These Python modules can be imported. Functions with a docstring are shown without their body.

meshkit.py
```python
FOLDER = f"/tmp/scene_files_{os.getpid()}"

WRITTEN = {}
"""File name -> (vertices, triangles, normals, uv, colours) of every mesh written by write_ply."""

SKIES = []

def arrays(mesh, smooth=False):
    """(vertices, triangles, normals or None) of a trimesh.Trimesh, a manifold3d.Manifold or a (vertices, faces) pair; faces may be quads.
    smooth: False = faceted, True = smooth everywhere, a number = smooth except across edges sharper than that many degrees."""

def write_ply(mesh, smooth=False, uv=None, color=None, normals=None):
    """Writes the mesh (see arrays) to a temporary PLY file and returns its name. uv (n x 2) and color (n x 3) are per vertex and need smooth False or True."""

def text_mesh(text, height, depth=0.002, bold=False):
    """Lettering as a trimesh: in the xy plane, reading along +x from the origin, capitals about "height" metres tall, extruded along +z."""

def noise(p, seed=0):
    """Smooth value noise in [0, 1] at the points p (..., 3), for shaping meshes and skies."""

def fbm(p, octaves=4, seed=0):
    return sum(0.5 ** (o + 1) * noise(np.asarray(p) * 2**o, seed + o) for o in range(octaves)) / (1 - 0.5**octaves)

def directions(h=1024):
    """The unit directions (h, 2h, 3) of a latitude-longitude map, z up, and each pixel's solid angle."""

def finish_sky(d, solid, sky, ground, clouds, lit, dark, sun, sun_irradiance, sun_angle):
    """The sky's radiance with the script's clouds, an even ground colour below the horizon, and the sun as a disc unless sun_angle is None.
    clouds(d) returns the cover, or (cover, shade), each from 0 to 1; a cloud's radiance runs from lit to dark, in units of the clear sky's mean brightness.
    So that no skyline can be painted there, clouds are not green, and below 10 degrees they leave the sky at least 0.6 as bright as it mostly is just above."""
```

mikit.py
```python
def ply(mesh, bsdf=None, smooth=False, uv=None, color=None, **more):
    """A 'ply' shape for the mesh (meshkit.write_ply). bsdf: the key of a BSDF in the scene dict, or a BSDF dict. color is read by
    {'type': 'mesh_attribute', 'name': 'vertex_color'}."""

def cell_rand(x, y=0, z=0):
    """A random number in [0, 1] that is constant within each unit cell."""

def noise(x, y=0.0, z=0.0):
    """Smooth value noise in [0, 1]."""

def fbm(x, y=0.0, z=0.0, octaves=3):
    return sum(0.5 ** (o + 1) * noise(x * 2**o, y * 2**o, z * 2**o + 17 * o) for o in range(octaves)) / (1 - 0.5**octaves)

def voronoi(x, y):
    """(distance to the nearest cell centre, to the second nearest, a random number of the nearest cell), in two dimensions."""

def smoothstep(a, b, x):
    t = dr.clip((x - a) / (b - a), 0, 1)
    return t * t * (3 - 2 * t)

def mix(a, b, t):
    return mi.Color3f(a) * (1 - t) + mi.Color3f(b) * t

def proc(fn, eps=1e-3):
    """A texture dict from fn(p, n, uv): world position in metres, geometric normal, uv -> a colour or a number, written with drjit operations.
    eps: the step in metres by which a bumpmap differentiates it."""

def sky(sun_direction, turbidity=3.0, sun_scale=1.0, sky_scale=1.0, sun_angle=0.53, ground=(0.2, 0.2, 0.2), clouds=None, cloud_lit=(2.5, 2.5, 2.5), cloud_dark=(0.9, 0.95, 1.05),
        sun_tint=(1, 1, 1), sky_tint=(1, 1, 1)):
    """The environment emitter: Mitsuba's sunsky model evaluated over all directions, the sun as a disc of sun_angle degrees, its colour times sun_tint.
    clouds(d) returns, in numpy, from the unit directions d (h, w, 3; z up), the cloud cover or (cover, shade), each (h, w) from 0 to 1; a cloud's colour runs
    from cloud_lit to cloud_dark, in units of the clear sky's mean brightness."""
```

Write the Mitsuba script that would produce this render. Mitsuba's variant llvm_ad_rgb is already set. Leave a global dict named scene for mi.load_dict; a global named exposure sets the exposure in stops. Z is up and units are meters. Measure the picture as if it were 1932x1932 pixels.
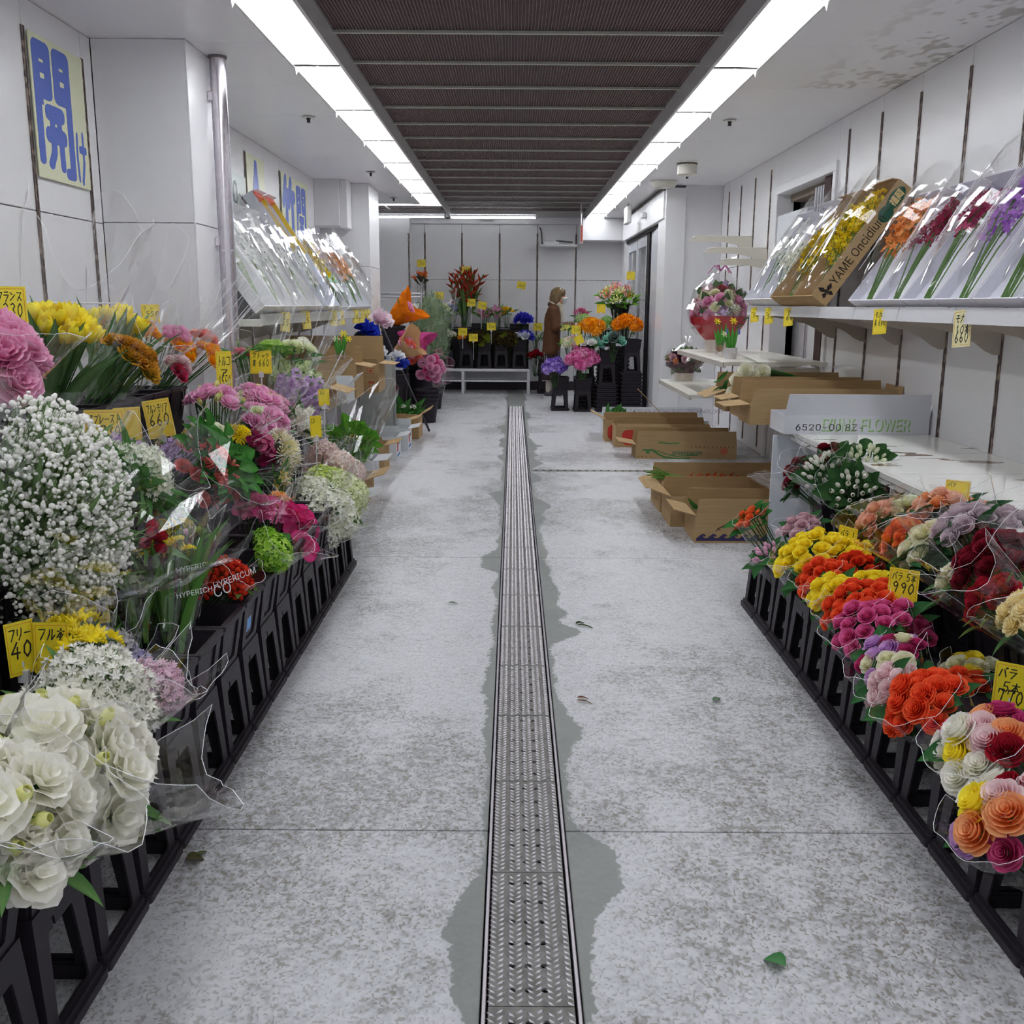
import math, random
import numpy as np, trimesh, mitsuba as mi, drjit as dr, mikit, meshkit
import manifold3d as m3
from shapely.geometry import Polygon, LineString, Point, box as sbox
from shapely.ops import unary_union
from mikit import proc, noise, fbm, voronoi, cell_rand, smoothstep, mix

T = mi.ScalarTransform4f
scene, labels = {}, {}
PI = math.pi

# ------------------------------------------------------------------ camera, exposure, lamp strength
PITCH, ROLL = math.atan(391 / 1869), math.radians(0.35)
_F = np.array([0, math.cos(PITCH), -math.sin(PITCH)])
_U = np.array([0, math.sin(PITCH), math.cos(PITCH)])
_UP = math.cos(ROLL) * _U - math.sin(ROLL) * np.array([1.0, 0, 0])
scene['camera'] = {'type': 'perspective', 'fov': 2 * math.degrees(math.atan(966 / 1869)), 'fov_axis': 'x', 'near_clip': 0.05, 'far_clip': 100.0,
                   'to_world': T().look_at(origin=[0, 0, 1.35], target=(np.array([0, 0, 1.35]) + _F).tolist(), up=_UP.tolist())}
exposure = 0.0
LAMP = [7.3, 7.5, 7.75]          # radiance of the fluorescent diffusers
TUBE = [7.0, 7.3, 7.6]           # the two bare-tube fittings at the back

# ------------------------------------------------------------------ helpers: colours, meshes (vertices, faces), scene entries
def H(s):
    """sRGB hex -> linear"""
    c = np.array([int(s[i:i + 2], 16) for i in (0, 2, 4)]) / 255.0
    return np.where(c <= 0.04045, c / 12.92, ((c + 0.055) / 1.055) ** 2.4)

def rgb(c): return {'type': 'rgb', 'value': [float(x) for x in (H(c) if isinstance(c, str) else c)]}

def cat(*ms):
    ms = [m for m in ms if m is not None and len(m[0])]
    V, F, n = [], [], 0
    for v, f in ms:
        V.append(np.asarray(v, float)); F.append(np.asarray(f, int) + n); n += len(v)
    return np.vstack(V), np.vstack(F)

def tri(quads):
    q = np.asarray(quads, int)
    return np.vstack([q[:, [0, 1, 2]], q[:, [0, 2, 3]]])

def mv(m, x=0, y=0, z=0): return np.asarray(m[0], float) + [x, y, z], m[1]
def sc(m, x, y=None, z=None): return np.asarray(m[0], float) * [x, x if y is None else y, x if z is None else z], m[1]
def tf(m, A):
    A = np.asarray(A, float)
    return np.asarray(m[0]) @ A[:3, :3].T + A[:3, 3], m[1]

def rot(axis, deg):
    return trimesh.transformations.rotation_matrix(math.radians(deg), axis)

def frame(o, z, x=None, s=1.0):
    """matrix with local z along z, local x near x"""
    z = np.asarray(z, float); z = z / np.linalg.norm(z)
    x = np.asarray(x if x is not None else ([1, 0, 0] if abs(z[0]) < 0.9 else [0, 1, 0]), float)
    y = np.cross(z, x); y /= np.linalg.norm(y); x = np.cross(y, z)
    A = np.eye(4); A[:3, 0], A[:3, 1], A[:3, 2], A[:3, 3] = x * s, y * s, z * s, o
    return A

_BOXF = tri([[0, 3, 2, 1], [4, 5, 6, 7], [0, 1, 5, 4], [1, 2, 6, 5], [2, 3, 7, 6], [3, 0, 4, 7]])
def bx(x0, x1, y0, y1, z0, z1, b=0):
    if b <= 0:
        return np.array([[x0, y0, z0], [x1, y0, z0], [x1, y1, z0], [x0, y1, z0], [x0, y0, z1], [x1, y0, z1], [x1, y1, z1], [x0, y1, z1]], float), _BOXF
    p = []
    for X, sx in ((x0, 1), (x1, -1)):
        for Y, sy in ((y0, 1), (y1, -1)):
            for Z, sz in ((z0, 1), (z1, -1)):
                p += [[X, Y + sy * b, Z + sz * b], [X + sx * b, Y, Z + sz * b], [X + sx * b, Y + sy * b, Z]]
    return hull(p)

def hull(p):
    h = trimesh.convex.convex_hull(np.asarray(p, float))
    return np.array(h.vertices), np.array(h.faces)

def frustum(a0, b0, a1, b1, z0, z1):
    """open four-sided taper between rectangles half sizes a (x) b (y)"""
    v = np.array([[-a0, -b0, z0], [a0, -b0, z0], [a0, b0, z0], [-a0, b0, z0], [-a1, -b1, z1], [a1, -b1, z1], [a1, b1, z1], [-a1, b1, z1]], float)
    return v, tri([[0, 1, 5, 4], [1, 2, 6, 5], [2, 3, 7, 6], [3, 0, 4, 7]])

def grid(P, loop=False):
    P = np.asarray(P, float); n, m = P.shape[:2]
    i, j = np.meshgrid(np.arange(n - 1), np.arange(m if loop else m - 1), indexing='ij')
    j1 = (j + 1) % m
    q = np.stack([i * m + j, i * m + j1, (i + 1) * m + j1, (i + 1) * m + j], -1).reshape(-1, 4)
    return P.reshape(-1, 3), tri(q)

def lathe(prof, n=20):
    a = np.arange(n) * 2 * PI / n
    r, z = np.array(prof, float).T
    return grid(np.stack([r[:, None] * np.cos(a), r[:, None] * np.sin(a), np.repeat(z[:, None], n, 1)], -1), loop=True)

def tube(pts, r, n=6, cap=True):
    p = np.asarray(pts, float); t = np.gradient(p, axis=0); t /= np.linalg.norm(t, axis=1, keepdims=True) + 1e-12
    a = np.cross(t, [0, 0, 1.0] if abs(t[0, 2]) < 0.85 else [1.0, 0, 0]); a /= np.linalg.norm(a, axis=1, keepdims=True) + 1e-12
    b = np.cross(t, a); an = np.arange(n) * 2 * PI / n
    r = np.broadcast_to(r, (len(p),))[:, None, None]
    v, f = grid(p[:, None] + r * (np.cos(an)[None, :, None] * a[:, None] + np.sin(an)[None, :, None] * b[:, None]), loop=True)
    if cap:
        k = np.arange(1, n - 1)
        f = np.vstack([f, np.stack([0 * k, k + 1, k], 1), np.stack([0 * k, k, k + 1], 1) + len(v) - n])
    return v, f

def extr(poly, d):
    """shapely polygon(s) -> slab in the xy plane, z from 0 to d"""
    out = []
    for g in getattr(poly, 'geoms', [poly]):
        if g.is_empty or g.area < 1e-9: continue
        m = trimesh.creation.extrude_polygon(g, d, engine='earcut'); out.append((np.array(m.vertices), np.array(m.faces)))
    return cat(*out)

def text(s, h, d=0.001, bold=False):
    m = meshkit.text_mesh(s, h, d, bold); return np.array(m.vertices), np.array(m.faces)

def numbered(name):
    if name not in _used: _used.add(name); return name
    k = 1
    while f'{name}_{k:03d}' in _used: k += 1
    _used.add(f'{name}_{k:03d}'); return f'{name}_{k:03d}'
_used = set()

def thing(name, label, cat_, group=None):
    k = numbered(name); labels[k] = {'label': label, 'category': cat_}
    if group: labels[k]['group'] = group
    return k

PALETTE = []                     # pairs of linear colours; a mesh stores its pair's row in u and the share of the second colour in v
def pal(a, b=None):
    a = H(a) if isinstance(a, str) else a; b = a if b is None else H(b) if isinstance(b, str) else b
    PALETTE.append([float(x) for x in (*a, *b)])
    return len(PALETTE) - 1
_pal_of = {}
def pal_of(c):
    key = c if isinstance(c, str) else tuple(round(float(x), 4) for x in c)
    if key not in _pal_of: _pal_of[key] = pal(c)
    return _pal_of[key]

def shape(mesh, mat='paint', color=None, smooth=False, uv=None):
    """a ply dict; color = one colour of the whole mesh; or uv = palette rows and shares per vertex"""
    if mat in PLAIN: return mikit.ply(mesh, mat, smooth)
    v, f, n = meshkit.arrays(mesh, smooth)
    if uv is None: uv = np.tile([pal_of(color) + 0.5, 0.0], (len(v), 1))
    return {'type': 'ply', 'filename': meshkit.write_ply((v, f), False, uv, None, normals=n), 'face_normals': n is None, 'bsdf': {'type': 'ref', 'id': mat}}

def put(parent, name, shp, A=None, label=None, kind=None):
    k = numbered(f'{parent}__{name}' if parent else name)
    scene[k] = dict(shp) if A is None else {**shp, 'to_world': T(np.asarray(A, float).tolist())}
    if label or kind:
        labels[k] = {}
        if label: labels[k]['label'] = label
        if kind: labels[k]['kind'] = kind
    return k

def part(parent, name, mesh, mat='paint', color=None, smooth=False, label=None, kind=None):
    return put(parent, name, shape(mesh, mat, color, smooth), None, label, kind)

def struct(name, mesh=None, mat='paint', color=None, label=None):
    k = numbered(name)
    if mesh is not None: scene[k] = shape(mesh, mat, color)
    labels[k] = {'kind': 'structure'}
    if label: labels[k]['label'] = label
    return k

ORD = ['nearest', 'second', 'third', 'fourth', 'fifth', 'sixth', 'seventh', 'eighth', 'ninth', 'tenth', 'eleventh', 'twelfth', 'thirteenth', 'fourteenth',
       'fifteenth', 'sixteenth', 'seventeenth', 'eighteenth', 'nineteenth', 'twentieth', 'twenty-first', 'twenty-second', 'twenty-third', 'twenty-fourth']

# ------------------------------------------------------------------ materials
PLAIN = {'cello', 'glass', 'steel', 'polished_steel', 'wall_paint', 'ceiling_paint', 'mouldy_ceiling', 'concrete', 'cardboard', 'old_metal', 'tread_steel', 'worn_laminate', 'stained_panel'}
TABLE = []                       # the palette as two drjit arrays, filled at the end of the script
def _palette(p, n, uv):
    i = mi.UInt32(dr.clip(uv.x, 0.0, float(len(PALETTE) - 1)))
    a, b = (mi.Color3f(*[dr.gather(mi.Float, t, i * 3 + k) for k in range(3)]) for t in TABLE)
    return a * (1 - uv.y) + b * uv.y
VC = proc(_palette)
def two(d): return {'type': 'twosided', 'bsdf': d}
def prin(color, rough, **k): return two({'type': 'principled', 'base_color': color, 'roughness': rough, **k})
scene['paint'] = prin(VC, 0.6, specular=0.3)
scene['gloss'] = prin(VC, 0.28, specular=0.5)
scene['plastic'] = prin(VC, 0.45, specular=0.25)
scene['petal'] = {'type': 'principledthin', 'base_color': VC, 'roughness': 0.6, 'diff_trans': 0.4, 'spec_trans': 0.0, 'eta': 1.3}
scene['leaf'] = {'type': 'principledthin', 'base_color': VC, 'roughness': 0.38, 'diff_trans': 0.35, 'spec_trans': 0.0, 'eta': 1.45}
scene['cello'] = {'type': 'thindielectric', 'int_ior': 1.46}
scene['glass'] = {'type': 'thindielectric', 'int_ior': 1.5}
scene['steel'] = two({'type': 'roughconductor', 'material': 'Cr', 'alpha': 0.22})
scene['polished_steel'] = two({'type': 'roughconductor', 'material': 'Cr', 'alpha': 0.08})

def n2(x, y):
    """value noise in two dimensions (cheaper than mikit.noise)"""
    i, j = dr.floor(x), dr.floor(y)
    u, v = x - i, y - j
    u, v = u * u * (3 - 2 * u), v * v * (3 - 2 * v)
    return dr.lerp(dr.lerp(cell_rand(i, j), cell_rand(i + 1, j), u), dr.lerp(cell_rand(i, j + 1), cell_rand(i + 1, j + 1), u), v)

scene['wall_paint'] = prin(rgb((0.76, 0.76, 0.775)), 0.3, specular=0.5)
scene['ceiling_paint'] = prin(rgb((0.77, 0.77, 0.79)), 0.33, specular=0.5)

def _mould(p, n, uv):
    # mould specks on the ceiling boards along the right-hand wall joint
    d = smoothstep(0.52, 0.70, 0.55 * n2(p.x * 9, p.y * 5) + 0.45 * n2(p.x * 30, p.y * 19)) * smoothstep(1.6, 2.15, p.x)
    return mix((0.77, 0.77, 0.78), (0.33, 0.31, 0.27), d * 0.75)
scene['mouldy_ceiling'] = prin(proc(_mould), 0.35, specular=0.45)

def _floor(p, n, uv):
    x, y = p.x, p.y
    big = n2(x * 1.3 + 5, y * 1.1)
    mid = 0.6 * n2(x * 4.5 + 3, y * 4.1 + 9) + 0.4 * n2(x * 12, y * 11 + 7)
    wx = x * 52 + mid * 5
    fine = 0.5 * n2(wx, y * 62 + big * 6) + 0.5 * n2(x * 130, y * 118)
    speck = n2(x * 210 + fine * 3, y * 150)
    a = big * 0.5 + mid * 0.5
    c = mix((0.36, 0.365, 0.385), (0.56, 0.565, 0.595), smoothstep(0.24, 0.66, a))
    c = mix(c, (0.66, 0.665, 0.69), smoothstep(0.46, 0.70, fine) * 0.45)
    stain = smoothstep(0.64, 0.34, a)
    c = mix(c, (0.21, 0.205, 0.18), smoothstep(0.40, 0.24, fine) * (0.12 + 0.55 * stain))
    c = mix(c, (0.20, 0.18, 0.15), smoothstep(0.62, 0.84, speck) * (0.35 + 0.5 * stain))
    # poured repair mortar along the drain: an outline of its own, ragged, with lobes
    side = dr.select(x > 0.044, 40.0, 0.0)
    lobe = smoothstep(0.42, 0.8, n2(y * 2.7 + side, 3.5 + side)) * (0.5 + 0.8 * n2(y * 8 + side, 1.0))
    edge = 0.026 + 0.10 * lobe + 0.05 * (mid - 0.5) + 0.035 * (fine - 0.5)
    m = smoothstep(0.006, -0.004, dr.abs(x - 0.044) - 0.096 - edge)
    mort = mix((0.19, 0.205, 0.20), (0.29, 0.30, 0.285), mid * 0.6 + fine * 0.4)
    return mix(c, mort, m)
scene['concrete'] = prin(proc(_floor), 0.42, specular=0.4)

def _card(p, n, uv):
    g = n2(p.x * 9 + p.y * 40, p.z * 230 + p.y * 13)
    return mix((0.37, 0.25, 0.125), (0.43, 0.295, 0.155), g)
scene['cardboard'] = prin(proc(_card), 0.75, specular=0.15)

def _rust(p, n, uv):
    s = smoothstep(0.55, 0.75, n2(p.y * 90 + p.x * 90, p.z * 40))
    return mix((0.085, 0.062, 0.058), (0.27, 0.21, 0.17), s)
scene['old_metal'] = prin(proc(_rust), 0.45, specular=0.4)

def _drain(p, n, uv):
    return mix((0.20, 0.20, 0.185), (0.33, 0.33, 0.315), n2(p.x * 70, p.y * 45))
scene['tread_steel'] = two({'type': 'principled', 'base_color': proc(_drain), 'roughness': 0.34, 'metallic': 0.55, 'specular': 0.5})

def _table(p, n, uv):
    a = 0.7 * n2(p.x * 4.2 + 3, p.y * 13) + 0.3 * n2(p.x * 13, p.y * 40)
    b = smoothstep(0.735, 0.75, a)
    return mix((0.73, 0.725, 0.70), (0.16, 0.11, 0.075), b * smoothstep(0.6, 0.62, p.z))
scene['worn_laminate'] = prin(proc(_table), 0.18, specular=0.6)

def _stained(p, n, uv):
    s = smoothstep(0.4, 0.8, 0.6 * n2(p.y * 14 + p.x * 14, p.z * 3) + 0.4 * n2(p.y * 60, p.z * 12))
    return mix((0.60, 0.60, 0.62), (0.25, 0.23, 0.20), s * 0.85)
scene['stained_panel'] = prin(proc(_stained), 0.4, specular=0.4)
BLACK = (0.020, 0.0155, 0.0215)
WHITE = (0.74, 0.74, 0.74)

# ------------------------------------------------------------------ the room shell
Y0, Y1, ZC, ZD = -3.2, 16.15, 2.65, 2.75       # near end, far wall, white ceiling, dark ceiling
XL, XR = -2.14, 2.31
LL = (-1.243, -0.967)                            # left and right lamp rows (x from, x to)
LR = (1.103, 1.368)
DX0, DX1 = -0.046, 0.134                         # drain between its rails

fl = struct('floor', bx(-3.4, 2.7, Y0, Y1, -0.10, -0.06), 'paint', '6a6866')
ys = [Y0, -0.5, 2.372, 5.24, 8.14, 11.0, 13.45, Y1]
for i in range(len(ys) - 1):
    for x0, x1 in ((-3.4, DX0 - 0.012), (DX1 + 0.012, 2.7)):
        part(fl, 'slab', bx(x0, x1, ys[i] + 0.003, ys[i + 1] - 0.003, -0.06, 0.0, 0.002), 'concrete')
part(fl, 'slab', bx(DX0 - 0.012, DX1 + 0.012, 13.45, Y1, -0.06, 0.0, 0.002), 'concrete')

# tread plates of the drain: six rows of three holes each, raised herringbone lugs
def tread_plate(L=0.4705, W=0.17):
    holes = [Point(-0.0385 + 0.0335 * i, 0.0465 + 0.0755 * j).buffer(0.0072, 3) for i in range(3) for j in range(6)]
    plate = mv(extr(Polygon([(-W / 2, 0.0012), (W / 2, 0.0012), (W / 2, L - 0.0012), (-W / 2, L - 0.0012)]).difference(unary_union(holes)), 0.005), 0, 0, -0.005)
    lug = hull([[-0.011, 0, 0], [0.011, 0, 0], [0, 0.0034, 0], [0, -0.0034, 0], [-0.006, 0.0, 0.0026], [0.006, 0, 0.0026], [0, 0, 0.003]])
    lugs = []
    for r in range(27):
        for c_ in range(9):
            x, y = -0.080 + 0.0195 * c_ + 0.0, 0.009 + 0.01755 * r + (0.0088 if c_ % 2 else 0)
            if y < L - 0.008 and abs(x) < W / 2 - 0.004:
                lugs.append(mv(tf(lug, rot([0, 0, 1], 38 if c_ % 2 else -38)), x, y, 0))
    return plate, cat(*lugs)
plate_m, lug_m = tread_plate()
plate_s, lug_s = shape(plate_m, 'tread_steel'), shape(lug_m, 'steel')
dr_ = struct('floor_drain', bx(DX0, DX1, Y0, 13.4, -0.30, -0.25), 'paint', '55534e')
for i in range(35):
    y = 2.176 - 0.4705 * 10 + 0.4705 * i
    if y < -2.6 or y > 13.0: continue
    k = put(dr_, 'tread_plate', plate_s, frame([0.044, y, 0.001], [0, 0, 1], [1, 0, 0]))
    if y > 0.5: put(k, 'raised_tread', lug_s, frame([0.044, y, 0.001], [0, 0, 1], [1, 0, 0]), kind='stuff')
for x in (DX0 - 0.004, DX1 + 0.004):
    part(dr_, 'edge_rail', bx(x - 0.0045, x + 0.0045, Y0, 13.42, -0.25, 0.0045, 0.0015), 'steel')
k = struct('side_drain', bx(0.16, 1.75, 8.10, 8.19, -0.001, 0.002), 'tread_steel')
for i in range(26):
    part(k, 'slot', bx(0.19 + 0.06 * i, 0.21 + 0.06 * i, 8.125, 8.165, 0.002, 0.0026), 'paint', '1c1a18')  # dark plates on the cover; the shade of open slots as colour

# walls: a backing with white panels standing proud of it and slotted shelf uprights in the joints
def panels(wall, const, along, a_edges, z_edges, t, normal, mat='wall_paint', low=None):
    for a0, a1 in zip(a_edges[:-1], a_edges[1:]):
        for z0, z1 in zip(z_edges[:-1], z_edges[1:]):
            g = 0.0025
            lo, hi = sorted((const, const - normal * t))
            b = (lo, hi, a0 + g, a1 - g) if along == 'y' else (a0 + g, a1 - g, lo, hi)
            part(wall, 'panel', bx(*b, z0 + g, z1 - g, 0.002), low if low and z0 == 0 and a0 > 5 else mat)
def upright(wall, x, y, z0, z1, nx, ny):
    """slotted channel, 26 mm wide, standing 6 mm out of the panels"""
    w, d = 0.013, 0.007
    if nx: m = cat(bx(x - (d if nx < 0 else 0.004), x + (d if nx > 0 else 0.004), y - w, y - 0.004, z0, z1), bx(x - (d if nx < 0 else 0.004), x + (d if nx > 0 else 0.004), y + 0.004, y + w, z0, z1))
    else: m = cat(bx(x - w, x - 0.004, y - d, y + 0.004, z0, z1), bx(x + 0.004, x + w, y - d, y + 0.004, z0, z1))
    part(wall, 'shelf_upright', m, 'old_metal')

UR = [2.93, 3.535, 4.14, 4.745, 5.355, 5.98, 6.585, 7.2]
w = struct('wall_right', bx(XR + 0.012, XR + 0.10, Y0, 7.42, 0, ZC + 0.1), 'paint', '6f6c6b')
panels(w, XR, 'y', [Y0, -1.5, 0.5, 2.0] + UR + [7.42], [0, 0.60, 1.75, ZC], 0.012, -1, low='stained_panel')
for y in UR: upright(w, XR, y, 0.05, 2.545, -1, 0)
part(w, 'backing', bx(XR + 0.012, XR + 0.10, 9.05, 11.42, 0, ZC + 0.1), 'paint', '6f6c6b')
UR2 = [9.307, 9.9, 10.5, 11.08]
panels(w, XR, 'y', [9.05] + UR2 + [11.42], [0, 0.86, 1.75, ZC], 0.012, -1)
part(d_low := w, 'low_panel', bx(XR + 0.002, XR + 0.012, 7.43, 9.04, 0, 0.60), 'stained_panel')
for y in UR2: upright(w, XR, y, 0.05, 2.545, -1, 0)
panels(w, XR, 'y', [7.42, 9.05], [2.36, ZC], 0.012, -1)
part(w, 'backing', bx(XR + 0.012, XR + 0.10, 7.42, 9.05, 2.36, ZC + 0.1), 'paint', '6f6c6b')

d = struct('door_1')                              # the doorway in the right wall behind the boxes
part(d, 'head_frame', bx(XR - 0.02, XR + 0.13, 7.40, 9.07, 2.30, 2.37, 0.004), 'wall_paint')
for y0, y1 in ((7.40, 7.47), (9.0, 9.07)): part(d, 'jamb', bx(XR - 0.02, XR + 0.13, y0, y1, 0, 2.30, 0.004), 'wall_paint')
part(d, 'dark_post', bx(XR + 0.02, XR + 0.11, 7.62, 7.78, 0, 2.30), 'paint', '3f2a26')
part(d, 'inner_panel', bx(XR + 0.24, XR + 0.27, 7.3, 9.2, 0, 2.5), 'wall_paint')
for y in (7.95, 8.35, 8.72): part(d, 'panel_joint', bx(XR + 0.22, XR + 0.24, y, y + 0.03, 0, 2.0), 'steel')
part(d, 'lintel_underside', bx(XR + 0.10, XR + 0.26, 7.47, 9.0, 2.24, 2.30), 'paint', '7d7062')
part(d, 'shutter_box', bx(XR - 0.01, XR + 0.18, 8.12, 8.98, 1.80, 2.12, 0.01), 'gloss', 'd9dde2')
part(d, 'shutter_slot', bx(XR - 0.005, XR + 0.16, 8.12, 8.98, 1.765, 1.80), 'paint', '2c3138')
for i in range(9): part(d, 'curtain_strip', bx(XR + 0.05, XR + 0.056, 7.82 + 0.034 * i, 7.84 + 0.034 * i, 1.7, 2.26), 'gloss', ('c9ccd4', '55525c')[i % 2])

w = struct('wall_right_far')
part(w, 'return_panel', bx(1.90, XR, 11.42, 11.47, 0, ZC, 0.002), 'wall_paint')
part(w, 'column_panel', bx(1.68, 1.90, 11.38, 11.47, 0, ZC - 0.03, 0.004), 'wall_paint')
part(w, 'column_side', bx(1.68, 1.72, 11.47, 11.95, 0, 2.3, 0.004), 'wall_paint')
part(w, 'end_panel', bx(1.70, 1.78, 15.5, Y1, 0, ZC), 'wall_paint')
part(w, 'header', bx(1.66, 1.80, 11.47, 15.6, 2.30, ZC - 0.05, 0.006), 'wall_paint')
part(w, 'header_cap', bx(1.655, 1.80, 11.47, 15.62, ZC - 0.052, ZC - 0.04), 'paint', '6d6a68')
part(w, 'outer_backing', bx(2.3, 2.36, 11.47, Y1, 0, ZC), 'paint', 'a9adb4')
d = struct('door_2')                              # automatic sliding door
part(d, 'dark_track', bx(1.71, 1.80, 11.9, 15.5, 2.26, 2.30), 'paint', '232126')
for y0, y1 in ((13.35, 14.35), (14.4, 15.5)):
    lf = part(d, 'leaf_frame', cat(bx(1.74, 1.78, y0, y0 + 0.1, 0, 2.26), bx(1.74, 1.78, y1 - 0.1, y1, 0, 2.26), bx(1.74, 1.78, y0 + 0.1, y1 - 0.1, 2.12, 2.26), bx(1.74, 1.78, y0 + 0.1, y1 - 0.1, 0, 0.3)), 'gloss', 'b9bbc2')
    part(lf, 'pane', (np.array([[1.76, y0 + 0.1, 0.3], [1.76, y1 - 0.1, 0.3], [1.76, y1 - 0.1, 2.12], [1.76, y0 + 0.1, 2.12]]), tri([[0, 1, 2, 3]])), 'glass')
part(d, 'dark_jamb', bx(1.73, 1.80, 13.05, 13.3, 0, 2.26), 'paint', '1d1b20')
for i in range(4): part(d, 'stacked_panel', bx(1.71 + 0.012 * i, 1.74 + 0.012 * i, 12.0 + 0.25 * i, 12.23 + 0.25 * i, 0, 2.26, 0.005), 'gloss', 'bcbec5')
part(d, 'sensor', bx(1.60, 1.66, 12.85, 13.0, 2.42, 2.49, 0.01), 'gloss', 'd8dadd')

UL = [2.83, 3.43, 4.03, 4.63, 5.235]
w = struct('wall_left', bx(XL - 0.10, XL - 0.012, Y0, 12.2, 0, ZC + 0.1), 'paint', '6f6c6b')
panels(w, XL, 'y', [Y0, -1.5, 0.5, 2.2] + UL + [5.36], [0, 0.86, 1.75, ZC], 0.012, 1)
for y in UL: upright(w, XL, y, 0.05, 2.525, 1, 0)
UL2 = [6.45, 7.05, 7.65, 8.25, 8.85, 9.45, 10.05, 10.66]
panels(w, XL, 'y', [6.1] + UL2 + [11.38], [0, 0.86, 1.75, ZC], 0.012, 1)
for y in UL2: upright(w, XL, y, 0.05, 2.53, 1, 0)

def pillar(name, x1, y0, y1, label):
    p_ = struct(name, bx(XL, x1 - 0.01, y0 + 0.01, y1 - 0.01, 0, ZC), 'paint', '6f6c6b')
    for z0, z1 in ((0, 1.757), (1.757, ZC)):
        part(p_, 'panel', bx(XL + 0.002, x1 - 0.002, y0, y0 + 0.011, z0 + 0.002, z1 - 0.002, 0.002), 'wall_paint')
        part(p_, 'panel', bx(x1 - 0.011, x1, y0 + 0.012, y1, z0 + 0.002, z1 - 0.002, 0.002), 'wall_paint')
    part(p_, 'panel', bx(XL + 0.002, x1 - 0.002, y1 - 0.011, y1, 0, ZC), 'wall_paint')
    part(p_, 'corner_bead', bx(x1 - 0.006, x1 + 0.003, y0 - 0.003, y0 + 0.006, 0, ZC, 0.002), 'wall_paint')
    return p_
pillar('pillar_1', -1.66, 5.36, 6.1, '')
pillar('pillar_2', -1.60, 11.38, 12.2, '')
k = struct('pillar_duct', bx(XL, -1.87, 11.05, 11.38, 2.17, ZC, 0.005), 'wall_paint')
part(k, 'duct_cover', bx(-1.87, -1.79, 11.08, 11.36, 2.15, ZC, 0.005), 'wall_paint')

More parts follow.
